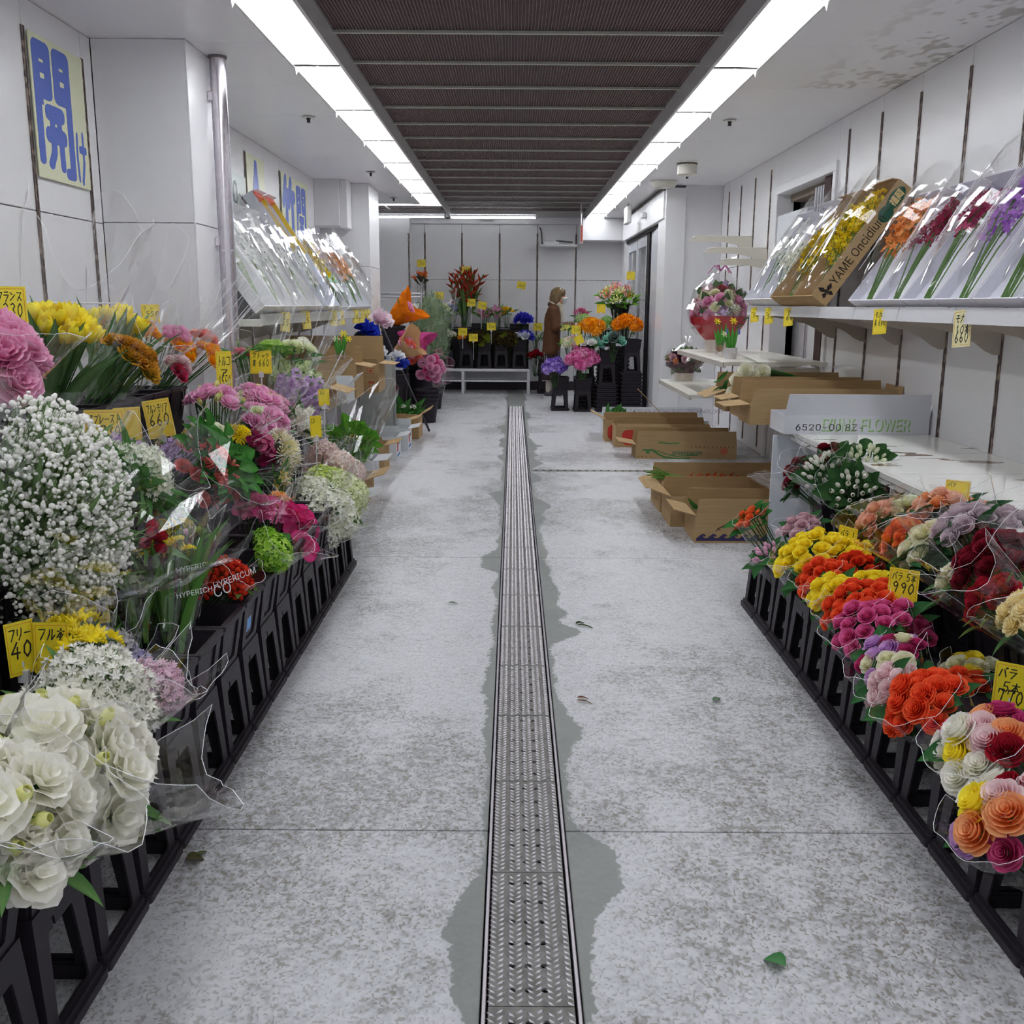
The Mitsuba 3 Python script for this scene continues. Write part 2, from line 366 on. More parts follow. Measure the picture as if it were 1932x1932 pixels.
w = struct('wall_far', bx(-3.4, 2.36, Y1 + 0.012, Y1 + 0.1, 0, ZC + 0.1), 'paint', '6f6c6b')
UF = [-1.40, -0.815, -0.22, 0.375, 0.985]
panels(w, Y1, 'x', [-1.62] + UF + [1.72], [0, 0.86, 1.735, ZC], 0.012, -1)
for x in UF: upright(w, x, Y1, 0.4, 2.45, 0, -1)
part(w, 'jog_panel', bx(-3.4, -1.60, Y1 - 0.35, Y1 + 0.02, 0, ZC, 0.003), 'wall_paint')
upright(w, -1.615, Y1 - 0.355, 0.4, 2.42, 0, -1)
part(w, 'cornice', bx(-3.4, 1.72, Y1 - 0.12, Y1, 2.585, ZC), 'wall_paint')
part(w, 'dark_skirting', bx(-1.62, 1.7, Y1 - 0.03, Y1, 0, 0.14), 'paint', '3a3236')
part(w, 'bulkhead', bx(1.05, 1.72, Y1 - 0.5, Y1, 2.32, ZC, 0.004), 'wall_paint')
w = struct('wall_left_far', bx(-3.45, -3.4, 12.2, Y1, 0, ZC + 0.1), 'wall_paint')
part(w, 'return_panel', bx(-3.4, XL, 12.2, 12.25, 0, ZC), 'wall_paint')
struct('wall_near', bx(-2.4, 2.5, Y0 - 0.06, Y0, 0, ZC + 0.2), 'wall_paint')

c = struct('ceiling', bx(-3.45, 2.75, Y0, Y1 + 0.1, ZD + 0.16, ZD + 0.2), 'paint', '6a6868')
ye = [Y0, -1.57, -0.57] + [0.43 + i for i in range(16)]
def ceil_panels(x0, x1, y_from, y_to):
    e = [y for y in ye if y_from < y < y_to]
    e = [y_from] + e + [y_to]
    for a, b in zip(e[:-1], e[1:]):
        if b - a > 0.02: part(c, 'white_panel', bx(x0, x1, a + 0.0012, b - 0.0012, ZC, ZC + 0.02), 'mouldy_ceiling' if x0 > 1 and b < 6.6 else 'ceiling_paint')
ceil_panels(XL - 0.1, LL[0] - 0.004, Y0, 13.70)
ceil_panels(-3.4, XL - 0.1, 12.2, 13.70)
ceil_panels(LR[1] + 0.004, XR + 0.1, Y0, Y1)
part(c, 'white_panel', bx(LL[1], LR[1] + 0.004, Y1 - 0.45, Y1, ZC, ZC + 0.02), 'ceiling_paint')
# dark ceiling: ribbed metal pans between light bars
def ribbed(x0, x1, y0, y1, pitch=0.0172):
    ms = [bx(x0, x1, y0, y1, ZD + 0.012, ZD + 0.016)]; D_, R_ = pal_of((0.12, 0.074, 0.082)), pal_of((0.21, 0.185, 0.17)); col = [np.tile((D_ + 0.5, 0), (8, 1))]
    n = int((x1 - x0) / pitch)
    for i in range(n):
        x = x0 + (i + 0.5) * pitch
        ms.append((np.array([[x - 0.0016, y0, ZD + 0.004], [x + 0.0016, y0, ZD + 0.004], [x + 0.0016, y1, ZD + 0.004], [x - 0.0016, y1, ZD + 0.004]]), tri([[0, 3, 2, 1]]))); col.append(np.tile((R_ + 0.5, 0), (4, 1)))
        ms.append((np.array([[x - 0.0016, y0, ZD + 0.004], [x - 0.0016, y1, ZD + 0.004], [x - 0.0055, y1, ZD + 0.012], [x - 0.0055, y0, ZD + 0.012]]), tri([[0, 1, 2, 3]]))); col.append(np.tile((D_ + 0.5, 0), (4, 1)))
        ms.append((np.array([[x + 0.0016, y0, ZD + 0.004], [x + 0.0016, y1, ZD + 0.004], [x + 0.0055, y1, ZD + 0.012], [x + 0.0055, y0, ZD + 0.012]]), tri([[3, 2, 1, 0]]))); col.append(np.tile((D_ + 0.5, 0), (4, 1)))
    return cat(*ms), np.vstack(col)
bars = [5.596 + 0.672 * i for i in range(-13, 16)]
m_, c_ = ribbed(LL[1] + 0.012, LR[0] - 0.012, 0, 0.672)
pan_s = shape(m_, 'plastic', uv=c_)
for y in bars[:-1]: put(c, 'dark_pan', pan_s, frame([0, y, 0], [0, 0, 1], [1, 0, 0]))
for y in bars: part(c, 'cross_bar', bx(LL[1] + 0.01, LR[0] - 0.01, y - 0.011, y + 0.011, ZD - 0.012, ZD + 0.004, 0.002), 'gloss', 'b4b6ae')
m_, c_ = ribbed(-3.4, LL[1] - 0.03, 13.99, Y1 - 0.45)
put(c, 'dark_pan', shape(m_, 'plastic', uv=c_))
part(c, 'cross_bar', bx(-1.88, -1.84, 13.99, Y1 - 0.45, ZD - 0.01, ZD + 0.004), 'gloss', 'b4b6ae')
for i, (x0, x1, y1) in enumerate(((LL[1], LL[1] + 0.012, Y1 - 0.45), (LR[0] - 0.012, LR[0], Y1 - 0.45))):
    part(c, 'fascia', bx(x0, x1, Y0, y1, ZC - 0.004, ZD + 0.012), 'gloss', 'c4c4c4')
part(c, 'fascia', bx(-3.4, LR[0], Y1 - 0.46, Y1 - 0.45, ZC, ZD + 0.012), 'gloss', 'c4c4c4')

# ------------------------------------------------------------------ ceiling lights (each lamp's light is its own diffuser)
def crest(w):
    p = Polygon([(0, 0), (0.5, 0), (0.46, 0.02), (0.40, 0.10), (0.33, 0.19), (0.28, 0.23), (0.26, 0.10), (0.2, 0.03), (0.12, 0.03), (0.03, 0.2)]).buffer(0)
    q = Polygon([(1 - x, y) for x, y in p.exterior.coords])
    m = extr(unary_union([p, q]), 0.004 / w)
    return tf((np.asarray(m[0]) * w, m[1]), rot([1, 0, 0], -90))
def ceiling_light(x0, x1, y0, y1, label):
    t = thing('ceiling_light', label, 'ceiling light', 'recessed fluorescent ceiling lights')
    part(t, 'housing', cat(bx(x0, x0 + 0.008, y0, y1, ZC - 0.002, ZC + 0.06), bx(x1 - 0.008, x1, y0, y1, ZC - 0.002, ZC + 0.06), bx(x0, x1, y0, y1, ZC + 0.06, ZC + 0.07)), 'gloss', 'd5d6d8')
    q = (np.array([[x0 + 0.008, y0 + 0.012, ZC + 0.004], [x1 - 0.008, y0 + 0.012, ZC + 0.004], [x1 - 0.008, y1 - 0.012, ZC + 0.004], [x0 + 0.008, y1 - 0.012, ZC + 0.004]]), tri([[0, 3, 2, 1]]))
    k = part(t, 'diffuser', q, 'paint', 'f0f0f0')
    scene[k]['emitter'] = {'type': 'area', 'radiance': rgb(LAMP)}
    if x1 - x0 < y1 - y0: part(t, 'end_crest', mv(crest(x1 - x0 - 0.02), x0 + 0.01, y0 + 0.01, ZC + 0.004), 'gloss', 'dcdcd6')
LP = [5.93 + 1.293 * i for i in range(-7, 9)]
ordl = ['first', 'second', 'third', 'fourth', 'fifth', 'sixth', 'seventh', 'eighth', 'ninth']
nl = 0
for side, (x0, x1) in (('left', LL), ('right', LR)):
    for i, y in enumerate(LP[:-1]):
        y2 = LP[i + 1]
        if side == 'left' and y > 13: continue
        if side == 'left' and y2 > 13: y2 = 13.70
        lab = f'white fluorescent ceiling light, {ordl[max(0, i - 7)]} visible along the {side} edge of the dark ceiling' if i >= 7 else f'white fluorescent ceiling light near the entrance, {ordl[i]} of the {side} row from the entrance wall'
        ceiling_light(x0, x1, y, min(y2, 15.7), lab)
ceiling_light(-2.3, LL[1], 13.71, 13.97, 'white fluorescent ceiling light running crosswise behind the second pillar')
def tube_light(x0, x1, label):
    t = thing('tube_light', label, 'ceiling light', 'bare tube lights above the far wall')
    y = Y1 - 0.62
    part(t, 'base', bx(x0, x1, y - 0.03, y + 0.03, ZC + 0.03, ZC + 0.09, 0.005), 'gloss', 'd8d8d8')
    for x in (x0, x1 - 0.03): part(t, 'socket', bx(x, x + 0.03, y - 0.02, y + 0.02, ZC - 0.035, ZC + 0.03, 0.004), 'gloss', 'e0e0e0')
    k = part(t, 'tube', tube([[x0 + 0.03, y, ZC - 0.015], [x1 - 0.03, y, ZC - 0.015]], 0.016, 10), 'paint', 'ffffff')
    scene[k]['emitter'] = {'type': 'area', 'radiance': rgb(TUBE)}
tube_light(-0.98, 0.36, 'bare fluorescent tube above the bird of paradise and red flowers, right of its twin')
tube_light(-2.36, -1.02, 'bare fluorescent tube at the far left corner behind the pillar, left of its twin')

# ------------------------------------------------------------------ flower crates: a stand (upside-down carrier) and a bucket that sits on it
SH, BH = 0.263, 0.165
def crate_side(b0, b1, h, w0, w1, z0, z1, notch=True):
    p = Polygon([(-b0, 0), (b0, 0), (b1, h), (-b1, h)])
    hole = Polygon([(-w0, z0), (w0, z0), (w1, z1), (-w1, z1)]).buffer(-0.008).buffer(0.008, 3)
    p = p.difference(hole)
    if notch: p = p.difference(sbox(-0.03, z1 - 0.01, -0.02, z1 + 0.02))
    return p
def side_mesh(poly, a0, a1, h, axis, sgn):
    m = extr(poly, 0.005); v = np.asarray(m[0]); d = a0 + (a1 - a0) * v[:, 1] / h - v[:, 2]
    w = np.stack([sgn * d, v[:, 0], v[:, 1]], 1) if axis == 'x' else np.stack([v[:, 0], sgn * d, v[:, 1]], 1)
    return w, m[1]
pl = crate_side(0.108, 0.095, SH, 0.068, 0.050, 0.034, 0.208)
pw = crate_side(0.170, 0.150, SH, 0.125, 0.100, 0.034, 0.208)
m_stand = cat(*[side_mesh(pl, 0.170, 0.150, SH, 'x', s) for s in (1, -1)], *[side_mesh(pw, 0.108, 0.095, SH, 'y', s) for s in (1, -1)])
ring = lambda ax, ay, bx_, by: sbox(-ax, -ay, ax, ay).buffer(-0.012).buffer(0.012, 3).difference(sbox(-bx_, -by, bx_, by))
m_flange = cat(extr(ring(0.186, 0.1165, 0.160, 0.098), 0.020), mv(extr(ring(0.178, 0.112, 0.160, 0.098), 0.012), 0, 0, 0.020))
m_top = bx(-0.148, 0.148, -0.093, 0.093, SH - 0.008, SH)
st_frame, st_flange, st_top = (shape(m, 'plastic', BLACK) for m in (m_stand, m_flange, m_top))
def inner(a): return (a[0], a[1][:, ::-1])
m_tub = cat(frustum(0.140, 0.086, 0.166, 0.107, 0, BH), inner(frustum(0.134, 0.080, 0.160, 0.101, 0.004, BH)), bx(-0.136, 0.136, -0.084, 0.084, 0, 0.004))
m_rim = mv(extr(ring(0.176, 0.1155, 0.158, 0.099), 0.014), 0, 0, BH - 0.014)
pb = crate_side(0.086, 0.107, BH, 0.050, 0.062, 0.022, 0.140, False)
pbw = crate_side(0.140, 0.166, BH, 0.100, 0.120, 0.022, 0.140, False)
m_ribs = cat(*[side_mesh(pb, 0.146, 0.172, BH, 'x', s) for s in (1, -1)], *[side_mesh(pbw, 0.092, 0.113, BH, 'y', s) for s in (1, -1)])
bk_tub, bk_rim, bk_ribs = (shape(m, 'plastic', BLACK) for m in (m_tub, m_rim, m_ribs))
def crate_stand(x, y, z, label, group, rz=0):
    t = thing('crate_stand', label, 'crate stand', group); A = frame([x, y, z], [0, 0, 1], [math.cos(rz), math.sin(rz), 0])
    put(t, 'side_frame', st_frame, A); put(t, 'base_flange', st_flange, A); put(t, 'top_plate', st_top, A)
def flower_bucket(x, y, z, label, group, rz=0):
    t = thing('flower_bucket', label, 'bucket', group); A = frame([x, y, z], [0, 0, 1], [math.cos(rz), math.sin(rz), 0])
    put(t, 'tub', bk_tub, A); put(t, 'rim', bk_rim, A); put(t, 'side_ribs', bk_ribs, A)

PITCH_Y = 0.235
for i in range(17):                               # left front row (aisle side)
    y = 1.1 + 0.1105 + PITCH_Y * i
    crate_stand(-1.006, y, 0, f'black crate stand on the floor, {ORD[i]} along the aisle in the left front row', 'stands of the left front row')
    flower_bucket(-1.006, y, SH, f'black flower bucket on a stand, {ORD[i]} along the aisle in the left front row', 'buckets of the left front row')
for r, (x, n, z) in enumerate(((-1.383, 2, 2), (-1.760, 3, 3))):
    name = ('middle', 'back')[r]
    for i in range((19, 15)[r]):
        y = 1.45 + PITCH_Y * i
        for k in range(n): crate_stand(x, y, SH * k, f'black crate stand, {("floor", "second", "third")[k]} level of the {ORD[i]} stack in the left {name} row', f'stands under the left {name} row')
        flower_bucket(x, y, SH * n, f'black flower bucket, {ORD[i]} of the left {name} row', f'buckets of the left {name} row')
for i in range(15):                               # right front row
    y = 2.413 + 0.2345 * (i - 6)
    crate_stand(1.245, y, 0, f'black crate stand on the floor, {ORD[i]} along the aisle in the right front row', 'stands of the right front row')
for i in range(11):
    y = 1.95 + 0.2345 * i
    crate_stand(1.62, y, 0, f'black crate stand on the floor, {ORD[i]} under the right back rose row', 'stands under the right back row')
    flower_bucket(1.62, y, SH, f'black flower bucket, {ORD[i]} of the right back rose row', 'buckets of the right back row')

# ------------------------------------------------------------------ shelves, counter, wall fittings
def wall_shelf_right():
    t = thing('wall_shelf', 'long white wall shelf on curved brackets carrying the leaning orchid boxes, right wall', 'shelf')
    e = [2.4, 2.93, 3.535, 4.14, 4.745, 5.355, 5.98, 6.585, 7.2, 7.8]
    for a, b in zip(e[:-1], e[1:]):
        part(t, 'board', bx(1.815, XR - 0.002, a + 0.002, b - 0.002, 1.30, 1.33, 0.003), 'gloss', 'cfccc4')
        part(t, 'price_rail', hull([[1.812, a + 0.003, 1.35], [1.812, b - 0.003, 1.35], [1.80, a + 0.003, 1.285], [1.80, b - 0.003, 1.285], [1.818, a + 0.003, 1.35], [1.818, b - 0.003, 1.35], [1.812, a + 0.003, 1.285], [1.812, b - 0.003, 1.285]]), 'gloss', 'c9c9cd')
    prof = Polygon([(0, 0), (-0.46, 0), (-0.46, -0.025), (-0.33, -0.045), (-0.22, -0.07), (-0.13, -0.11), (-0.075, -0.15), (-0.03, -0.17), (0, -0.17)])
    for y in e[1:-1]:
        m = extr(prof, 0.004)
        part(t, 'bracket', tf(m, frame([XR - 0.006, y + 0.002, 1.30], [0, -1, 0], [1, 0, 0])), 'paint', 'a89f94')
wall_shelf_right()

def counter():
    t = thing('display_counter', 'low white counter with peeling brown patches and a hooked front lip, right wall', 'counter')
    e = [2.3, 2.93, 3.535, 4.14, 4.745, 5.355, 5.60]
    for a, b in zip(e[:-1], e[1:]): part(t, 'top_board', bx(1.60, XR - 0.002, a + 0.0015, b - 0.0015, 0.635, 0.66, 0.002), 'worn_laminate')
    part(t, 'front_lip', bx(1.575, 1.60, 2.3, 5.60, 0.61, 0.662, 0.003), 'gloss', 'd3d2cf')
    part(t, 'lip_groove', bx(1.573, 1.576, 2.3, 5.60, 0.632, 0.638), 'paint', '8c8b88')
    for y in (5.2, 4.05):
        part(t, 'hook', tube([[1.575, y, 0.63], [1.555, y, 0.625], [1.548, y, 0.605], [1.56, y, 0.595]], 0.0035, 6), 'paint', '4a3a30')
    part(t, 'end_panel', bx(1.48, 1.76, 5.58, 5.60, 0, 0.635), 'gloss', 'cdd2da')
    part(t, 'back_rail', bx(2.20, 2.24, 2.3, 5.58, 0.59, 0.635), 'paint', '77706a')
    for y in (3.535, 4.745): part(t, 'leg', bx(1.95, 1.98, y - 0.015, y + 0.015, 0, 0.635), 'paint', '3a2f2d')
counter()
def counter_far():
    t = thing('far_counter', 'white counter bay holding the long brown boxes by the right wall', 'counter')
    part(t, 'top_board', bx(1.60, XR - 0.03, 5.605, 7.34, 0.635, 0.66, 0.003), 'worn_laminate')
    for y in (5.75, 7.2): part(t, 'leg', bx(2.1, 2.13, y - 0.015, y + 0.015, 0, 0.635), 'steel')
counter_far()
def plain_shelf(x0, y0, y1, z, label, th=0.03):
    t = thing('plain_shelf', label, 'shelf')
    part(t, 'board', bx(x0, XR - 0.002, y0, y1, z - th, z, 0.003), 'gloss', 'd9d7cd')
    part(t, 'front_channel', cat(bx(x0 - 0.012, x0, y0, y1, z - 0.045, z - 0.005, 0.002), bx(x0 - 0.013, x0 - 0.011, y0, y1, z - 0.03, z - 0.022)), 'gloss', 'c9c6bc')
    for y in (y0 + 0.004, y1 - 0.01): part(t, 'channel_end', bx(x0 - 0.014, x0 + 0.004, y, y + 0.006, z - 0.045, z - 0.005), 'paint', '4d463f')
    prof = Polygon([(0, 0), (-0.55, 0), (-0.3, -0.04), (-0.08, -0.12), (0, -0.14)])
    for y in (y0 + 0.12, y1 - 0.12): part(t, 'bracket', tf(extr(prof, 0.004), frame([XR - 0.006, y, z - th], [0, -1, 0], [1, 0, 0])), 'paint', 'c3beb2')
plain_shelf(1.50, 8.35, 10.15, 0.62, 'low cream shelf under the small wrapped flower basket, beside the sliding door column')
plain_shelf(1.56, 7.35, 9.45, 0.95, 'upper cream shelf carrying the big wrapped flower basket and spring bulb pots')
def arm_bracket(y, z, x0, label):
    t = thing('shelf_bracket', label, 'shelf bracket', 'empty shelf brackets on the right wall')
    prof = Polygon([(0, 0), (0, 0.16), (-0.06, 0.165), (x0 + 0.10, 0.165), (x0, 0.13), (x0 + 0.02, 0.12), (-0.28, 0.115), (-0.16, 0.09), (-0.08, 0.05), (-0.04, 0)])
    part(t, 'plate', tf(extr(prof, 0.006), frame([XR - 0.006, y, z - 0.16], [0, -1, 0], [1, 0, 0])), 'gloss', 'd8d4c6')
    part(t, 'top_strip', bx(XR - 0.006 + x0 + 0.08, XR - 0.01, y, y + 0.26, z + 0.004, z + 0.014, 0.003), 'gloss', 'd8d4c6')
for (y, z, x0, l) in ((9.9, 2.0, -0.62, 'highest of three empty cream shelf brackets beside the sliding door column'), (9.3, 1.86, -0.58, 'middle of three empty cream shelf brackets beside the sliding door column'), (8.75, 1.735, -0.56, 'lowest of three empty cream shelf brackets, just above the big wrapped basket')):
    arm_bracket(y, z, x0, l)

def wall_shelf_left():
    t = thing('left_wall_shelf', 'white wall shelf carrying leaning white flower boxes between the two pillars', 'shelf')
    e = [6.15] + UL2[1:-1] + [10.8]
    for a, b in zip(e[:-1], e[1:]):
        part(t, 'board', bx(XL + 0.002, -1.545, a + 0.002, b - 0.002, 1.215, 1.245, 0.003), 'gloss', 'd6d4cc')
        part(t, 'price_rail', bx(-1.545, -1.53, a + 0.003, b - 0.003, 1.215, 1.285, 0.003), 'gloss', 'bfc2be')
    part(t, 'end_lip', bx(XL + 0.01, -1.53, 6.10, 6.15, 1.21, 1.255, 0.003), 'gloss', 'd8d6ce')
    prof = Polygon([(0, 0), (-0.52, 0), (-0.3, -0.05), (-0.08, -0.13), (0, -0.15)])
    for y in e[1:-1]: part(t, 'bracket', tf(extr(prof, 0.004), frame([XL + 0.008, y - 0.004, 1.215], [0, 1, 0], [-1, 0, 0])), 'paint', '9c968c')
wall_shelf_left()

t = thing('steel_pipe', 'tall stainless steel pipe standing against the near left pillar', 'pipe')
part(t, 'tube', tube([[-1.602, 5.72, 0.0], [-1.602, 5.72, ZC]], 0.043, 20), 'polished_steel', smooth=50)
for z in (1.63, 0.95): part(t, 'joint_collar', tube([[-1.602, 5.72, z], [-1.602, 5.72, z + 0.012]], 0.0455, 20), 'steel', smooth=50)
part(t, 'ceiling_ring', tube([[-1.602, 5.72, ZC - 0.012], [-1.602, 5.72, ZC]], 0.05, 20), 'paint', '6d6468')
for z in (2.42, 1.66): part(t, 'wall_clip', bx(-1.66, -1.635, 5.69, 5.75, z, z + 0.05, 0.004), 'steel')

def sprinkler(x, y, label):
    t = thing('sprinkler', label, 'sprinkler', 'ceiling sprinklers')
    part(t, 'rose', mv(lathe([(0.001, 0), (0.045, 0), (0.05, 0.006), (0.03, 0.012), (0.001, 0.012)], 14), x, y, ZC - 0.012), 'gloss', 'cfcfcb')
    part(t, 'head', mv(lathe([(0.001, 0), (0.014, 0), (0.011, 0.012), (0.016, 0.03), (0.001, 0.03)], 10), x, y, ZC - 0.040), 'paint', '2b2826')
for x, y, l in ((-1.463, 7.46, 'ceiling sprinkler nearest the left pipe, above the leaning white boxes'), (-1.44, 10.44, 'ceiling sprinkler in front of the second left pillar'), (-1.5, 12.9, 'ceiling sprinkler behind the second left pillar'), (1.536, 7.49, 'ceiling sprinkler above the right doorway'), (1.75, 10.5, 'ceiling sprinkler between the two round ceiling devices')):
    sprinkler(x, y, l)
t = thing('smoke_detector', 'white cylindrical detector on the ceiling by the right lights', 'smoke detector')
part(t, 'base', mv(lathe([(0.001, 0), (0.095, 0), (0.095, 0.012), (0.001, 0.012)], 24), 1.617, 9.72, ZC - 0.012), 'paint', '5c5148', smooth=40)
part(t, 'drum', mv(lathe([(0.001, 0), (0.06, 0), (0.07, 0.006), (0.09, 0.012), (0.092, 0.10), (0.001, 0.10)], 24), 1.617, 9.72, ZC - 0.11), 'gloss', 'dcd9cc', smooth=40)
t = thing('ceiling_speaker', 'round cream ceiling speaker above the sliding door column', 'speaker')
part(t, 'dome', mv(lathe([(0.001, 0), (0.09, 0.0), (0.12, 0.02), (0.135, 0.05), (0.14, 0.075), (0.001, 0.075)], 28), 1.60, 11.05, ZC - 0.078), 'gloss', 'd4d1c6', smooth=40)
part(t, 'ring', mv(lathe([(0.001, 0), (0.15, 0), (0.15, 0.01), (0.001, 0.01)], 28), 1.60, 11.05, ZC - 0.01), 'gloss', 'cbc8be', smooth=40)
t = thing('exit_lamp', 'white box lamp hanging end-on beside the sliding door header', 'lamp')
part(t, 'box', bx(1.47, 1.53, 13.4, 13.75, 2.40, 2.62, 0.01), 'gloss', 'e0e1df'); part(t, 'stem', bx(1.49, 1.51, 13.55, 13.6, 2.62, ZC), 'gloss', 'b9b9b9')
t = thing('hanging_sign', 'narrow sign with a red line hanging end-on from a rod under the dark ceiling', 'sign')
part(t, 'rod', tube([[0.955, 14.6, 2.45], [0.955, 14.6, ZD]], 0.012, 8), 'steel')
part(t, 'plate', bx(0.935, 0.975, 14.4, 14.8, 2.20, 2.47, 0.004), 'gloss', 'd7d6d2'); part(t, 'red_line', bx(0.945, 0.965, 14.395, 14.4, 2.22, 2.44), 'paint', 'b9453c')
t = thing('ceiling_vent', 'small round vent on the ceiling over the far wall', 'vent')
part(t, 'disc', mv(lathe([(0.001, 0), (0.10, 0), (0.12, 0.03), (0.001, 0.03)], 20), -0.42, Y1 - 0.25, ZC - 0.03), 'gloss', 'cfd0d0')
t = thing('wall_rack', 'white high shelf with a black tablet and papers on the far wall', 'shelf')
part(t, 'board', bx(0.40, 0.985, Y1 - 0.32, Y1 - 0.01, 2.235, 2.27, 0.004), 'gloss', 'd6d6d6')
part(t, 'cable', tube([[0.45, Y1 - 0.03, 2.27], [0.44, Y1 - 0.03, 2.45], [0.42, Y1 - 0.03, 2.52], [0.40, Y1 - 0.02, 2.54]], 0.009, 6), 'paint', '2a262b')
t = thing('paper_stack', 'white papers lying on the high far shelf', 'papers'); part(t, 'sheets', bx(0.46, 0.70, Y1 - 0.28, Y1 - 0.06, 2.27, 2.315, 0.003), 'paint', 'd6d7da')
t = thing('tablet', 'dark flat device lying on the high far shelf', 'tablet'); part(t, 'slab', tf(bx(0, 0.26, 0, 0.18, 0, 0.015, 0.003), rot([0, 1, 0], 4)), 'gloss', '2b2d33')
k_ = list(scene)[-1]; scene[k_]['to_world'] = T().translate([0.66, Y1 - 0.29, 2.318])

# ------------------------------------------------------------------ lettering by strokes (katakana, numerals) and price cards
GL = {'ス': [[(1, 9), (8, 9), (2, 1)], [(5, 5), (9, 1)]], 'ト': [[(4, 10), (4, 0)], [(4, 6), (8, 4)]], 'ッ': [[(2, 6), (3, 4)], [(4.5, 6.5), (5.5, 4.5)], [(8.5, 6.5), (5, 1)]],
      'ク': [[(4, 10), (1, 6)], [(3.5, 8.5), (8.5, 8.5), (3, 0)]], 'バ': [[(3, 8), (1, 1)], [(6, 8), (9, 1)], [(7.4, 10), (8, 9)], [(8.8, 10.2), (9.4, 9.2)]],
      'ラ': [[(2, 9.5), (8, 9.5)], [(1, 6.5), (9, 6.5), (4, 0)]], 'モ': [[(2, 9), (8, 9)], [(1, 5.5), (9, 5.5)], [(5, 9), (5, 1), (8.5, 1)]], 'カ': [[(1, 7), (9, 7), (8, 1), (6.5, 2)], [(5, 10), (4.5, 5), (1, 0)]],
      'ア': [[(1, 9), (9, 9), (6.5, 5.5)], [(5, 6.5), (3, 0)]], 'ル': [[(3, 9), (3, 5), (1, 0)], [(6, 9), (6, 0), (9.5, 4)]], 'ロ': [[(1, 9), (9, 9), (9, 1), (1, 1), (1, 9)]], 'メ': [[(8, 10), (1, 0)], [(2, 7), (8, 2)]],
      'リ': [[(2, 9), (2, 4)], [(7.5, 9.5), (7.5, 5), (4, 0)]], 'フ': [[(1, 9), (9, 9), (4, 0)]], 'ー': [[(1, 5), (9, 5)]], 'コ': [[(1, 9), (9, 9), (9, 1), (1, 1)]], 'ン': [[(1, 9), (4, 7)], [(1, 1), (9, 7)]], 'ガ': [[(1, 7), (8, 7), (7, 1), (5.5, 2)], [(4.5, 10), (4, 5), (1, 0)], [(8.5, 10), (9, 9)]],
      'レ': [[(2, 9), (2, 0), (9, 6)], ], 'プ': [[(1, 8), (8, 8), (3, 0)], [(9, 10), (9.7, 9.4), (9, 9)]],
      '本': [[(1, 7.5), (9, 7.5)], [(5, 10), (5, 0)], [(5, 7), (1, 2)], [(5, 7), (9, 2)], [(3.3, 2.5), (6.7, 2.5)]], '束': [[(1, 8.5), (9, 8.5)], [(5, 10), (5, 0)], [(2, 7), (8, 7), (8, 4.5), (2, 4.5), (2, 7)], [(5, 4.5), (1, 0.5)], [(5, 4.5), (9, 0.5)]],
      '0': [[(5, 10), (2, 7), (2, 3), (5, 0), (8, 3), (8, 7), (5, 10)]], '1': [[(4, 8), (5.5, 10), (5.5, 0)]], '5': [[(8, 10), (3, 10), (2.5, 5.5), (6, 6), (8, 3.5), (6, 0.5), (2, 1)]], '6': [[(7, 10), (3, 6), (2, 2.5), (5, 0), (8, 2.5), (5.5, 5), (2.5, 3.5)]],
      '7': [[(2, 7), (2, 9.5), (8, 9.5), (6, 0)]], '9': [[(8, 7), (5, 5), (2, 7.5), (5, 10), (8, 8), (8, 5), (6.5, 0)]], '3': [[(2, 9), (5, 10), (8, 8), (5, 5.5), (8, 3), (5, 0), (2, 1)]], '8': [[(5, 5.3), (2, 7.5), (5, 10), (8, 7.5), (5, 5.3), (2, 2.5), (5, 0), (8, 2.5), (5, 5.3)]],
      '4': [[(6, 10), (1, 3.5), (9, 3.5)], [(6.5, 7), (6.5, 0)]], '2': [[(2, 8), (5, 10), (8, 8), (2, 0), (9, 0)]], 'チ': [[(7, 10), (2, 8.5)], [(1, 6), (9, 6)], [(5, 9), (5, 4), (2, 0)]], 'テ': [[(2, 9.5), (8, 9.5)], [(1, 6.5), (9, 6.5)], [(5, 6.5), (3, 0)]],
      '福': [[(2, 10), (2.6, 8.8)], [(0.5, 8), (4, 8), (1, 4)], [(2.3, 6), (2.3, 0)], [(5, 9.6), (9.6, 9.6)], [(5.6, 8), (9, 8), (9, 6.2), (5.6, 6.2), (5.6, 8)], [(5, 4.8), (9.6, 4.8), (9.6, 0), (5, 0), (5, 4.8)], [(7.3, 4.8), (7.3, 0)], [(5, 2.4), (9.6, 2.4)]],
      '岡': [[(1, 0), (1, 9.6), (9, 9.6), (9, 0.4), (8, 0.4)], [(3, 8.2), (3.8, 6.8)], [(7, 8.2), (6.2, 6.8)], [(2.4, 6.4), (7.6, 6.4)], [(2.8, 4.6), (2.8, 1.4), (7.2, 1.4), (7.2, 4.6)], [(5, 6.4), (5, 1.4)]],
      '竹': [[(2.5, 10), (0.5, 6.5)], [(1.5, 7.8), (4.6, 7.8)], [(3, 7.8), (3, 0.5)], [(6.8, 10), (5, 6.5)], [(6, 7.8), (9.5, 7.8)], [(8, 7.8), (8, 0.5)]], 'け': [[(1.5, 9.5), (0.8, 5), (1.6, 0.5)], [(4, 6.8), (9.5, 6.8)], [(7.2, 10), (7.2, 4), (5, 0)]]}
def strokes(s, h, w=0.75, thick=0.11, slant=0.12):
    """flat polygons for a handwritten line, h metres tall, from the origin along +x"""
    out, x = [], 0
    for ch in s:
        for st in GL.get(ch, []):
            q = [((x + px / 10 * h * w) + slant * py / 10 * h, py / 10 * h) for px, py in st]
            out.append(LineString(q).buffer(thick * h / 2, 2))
        x += h * w * (1.12 if ch not in ' ' else 0.6)
    return unary_union(out), x
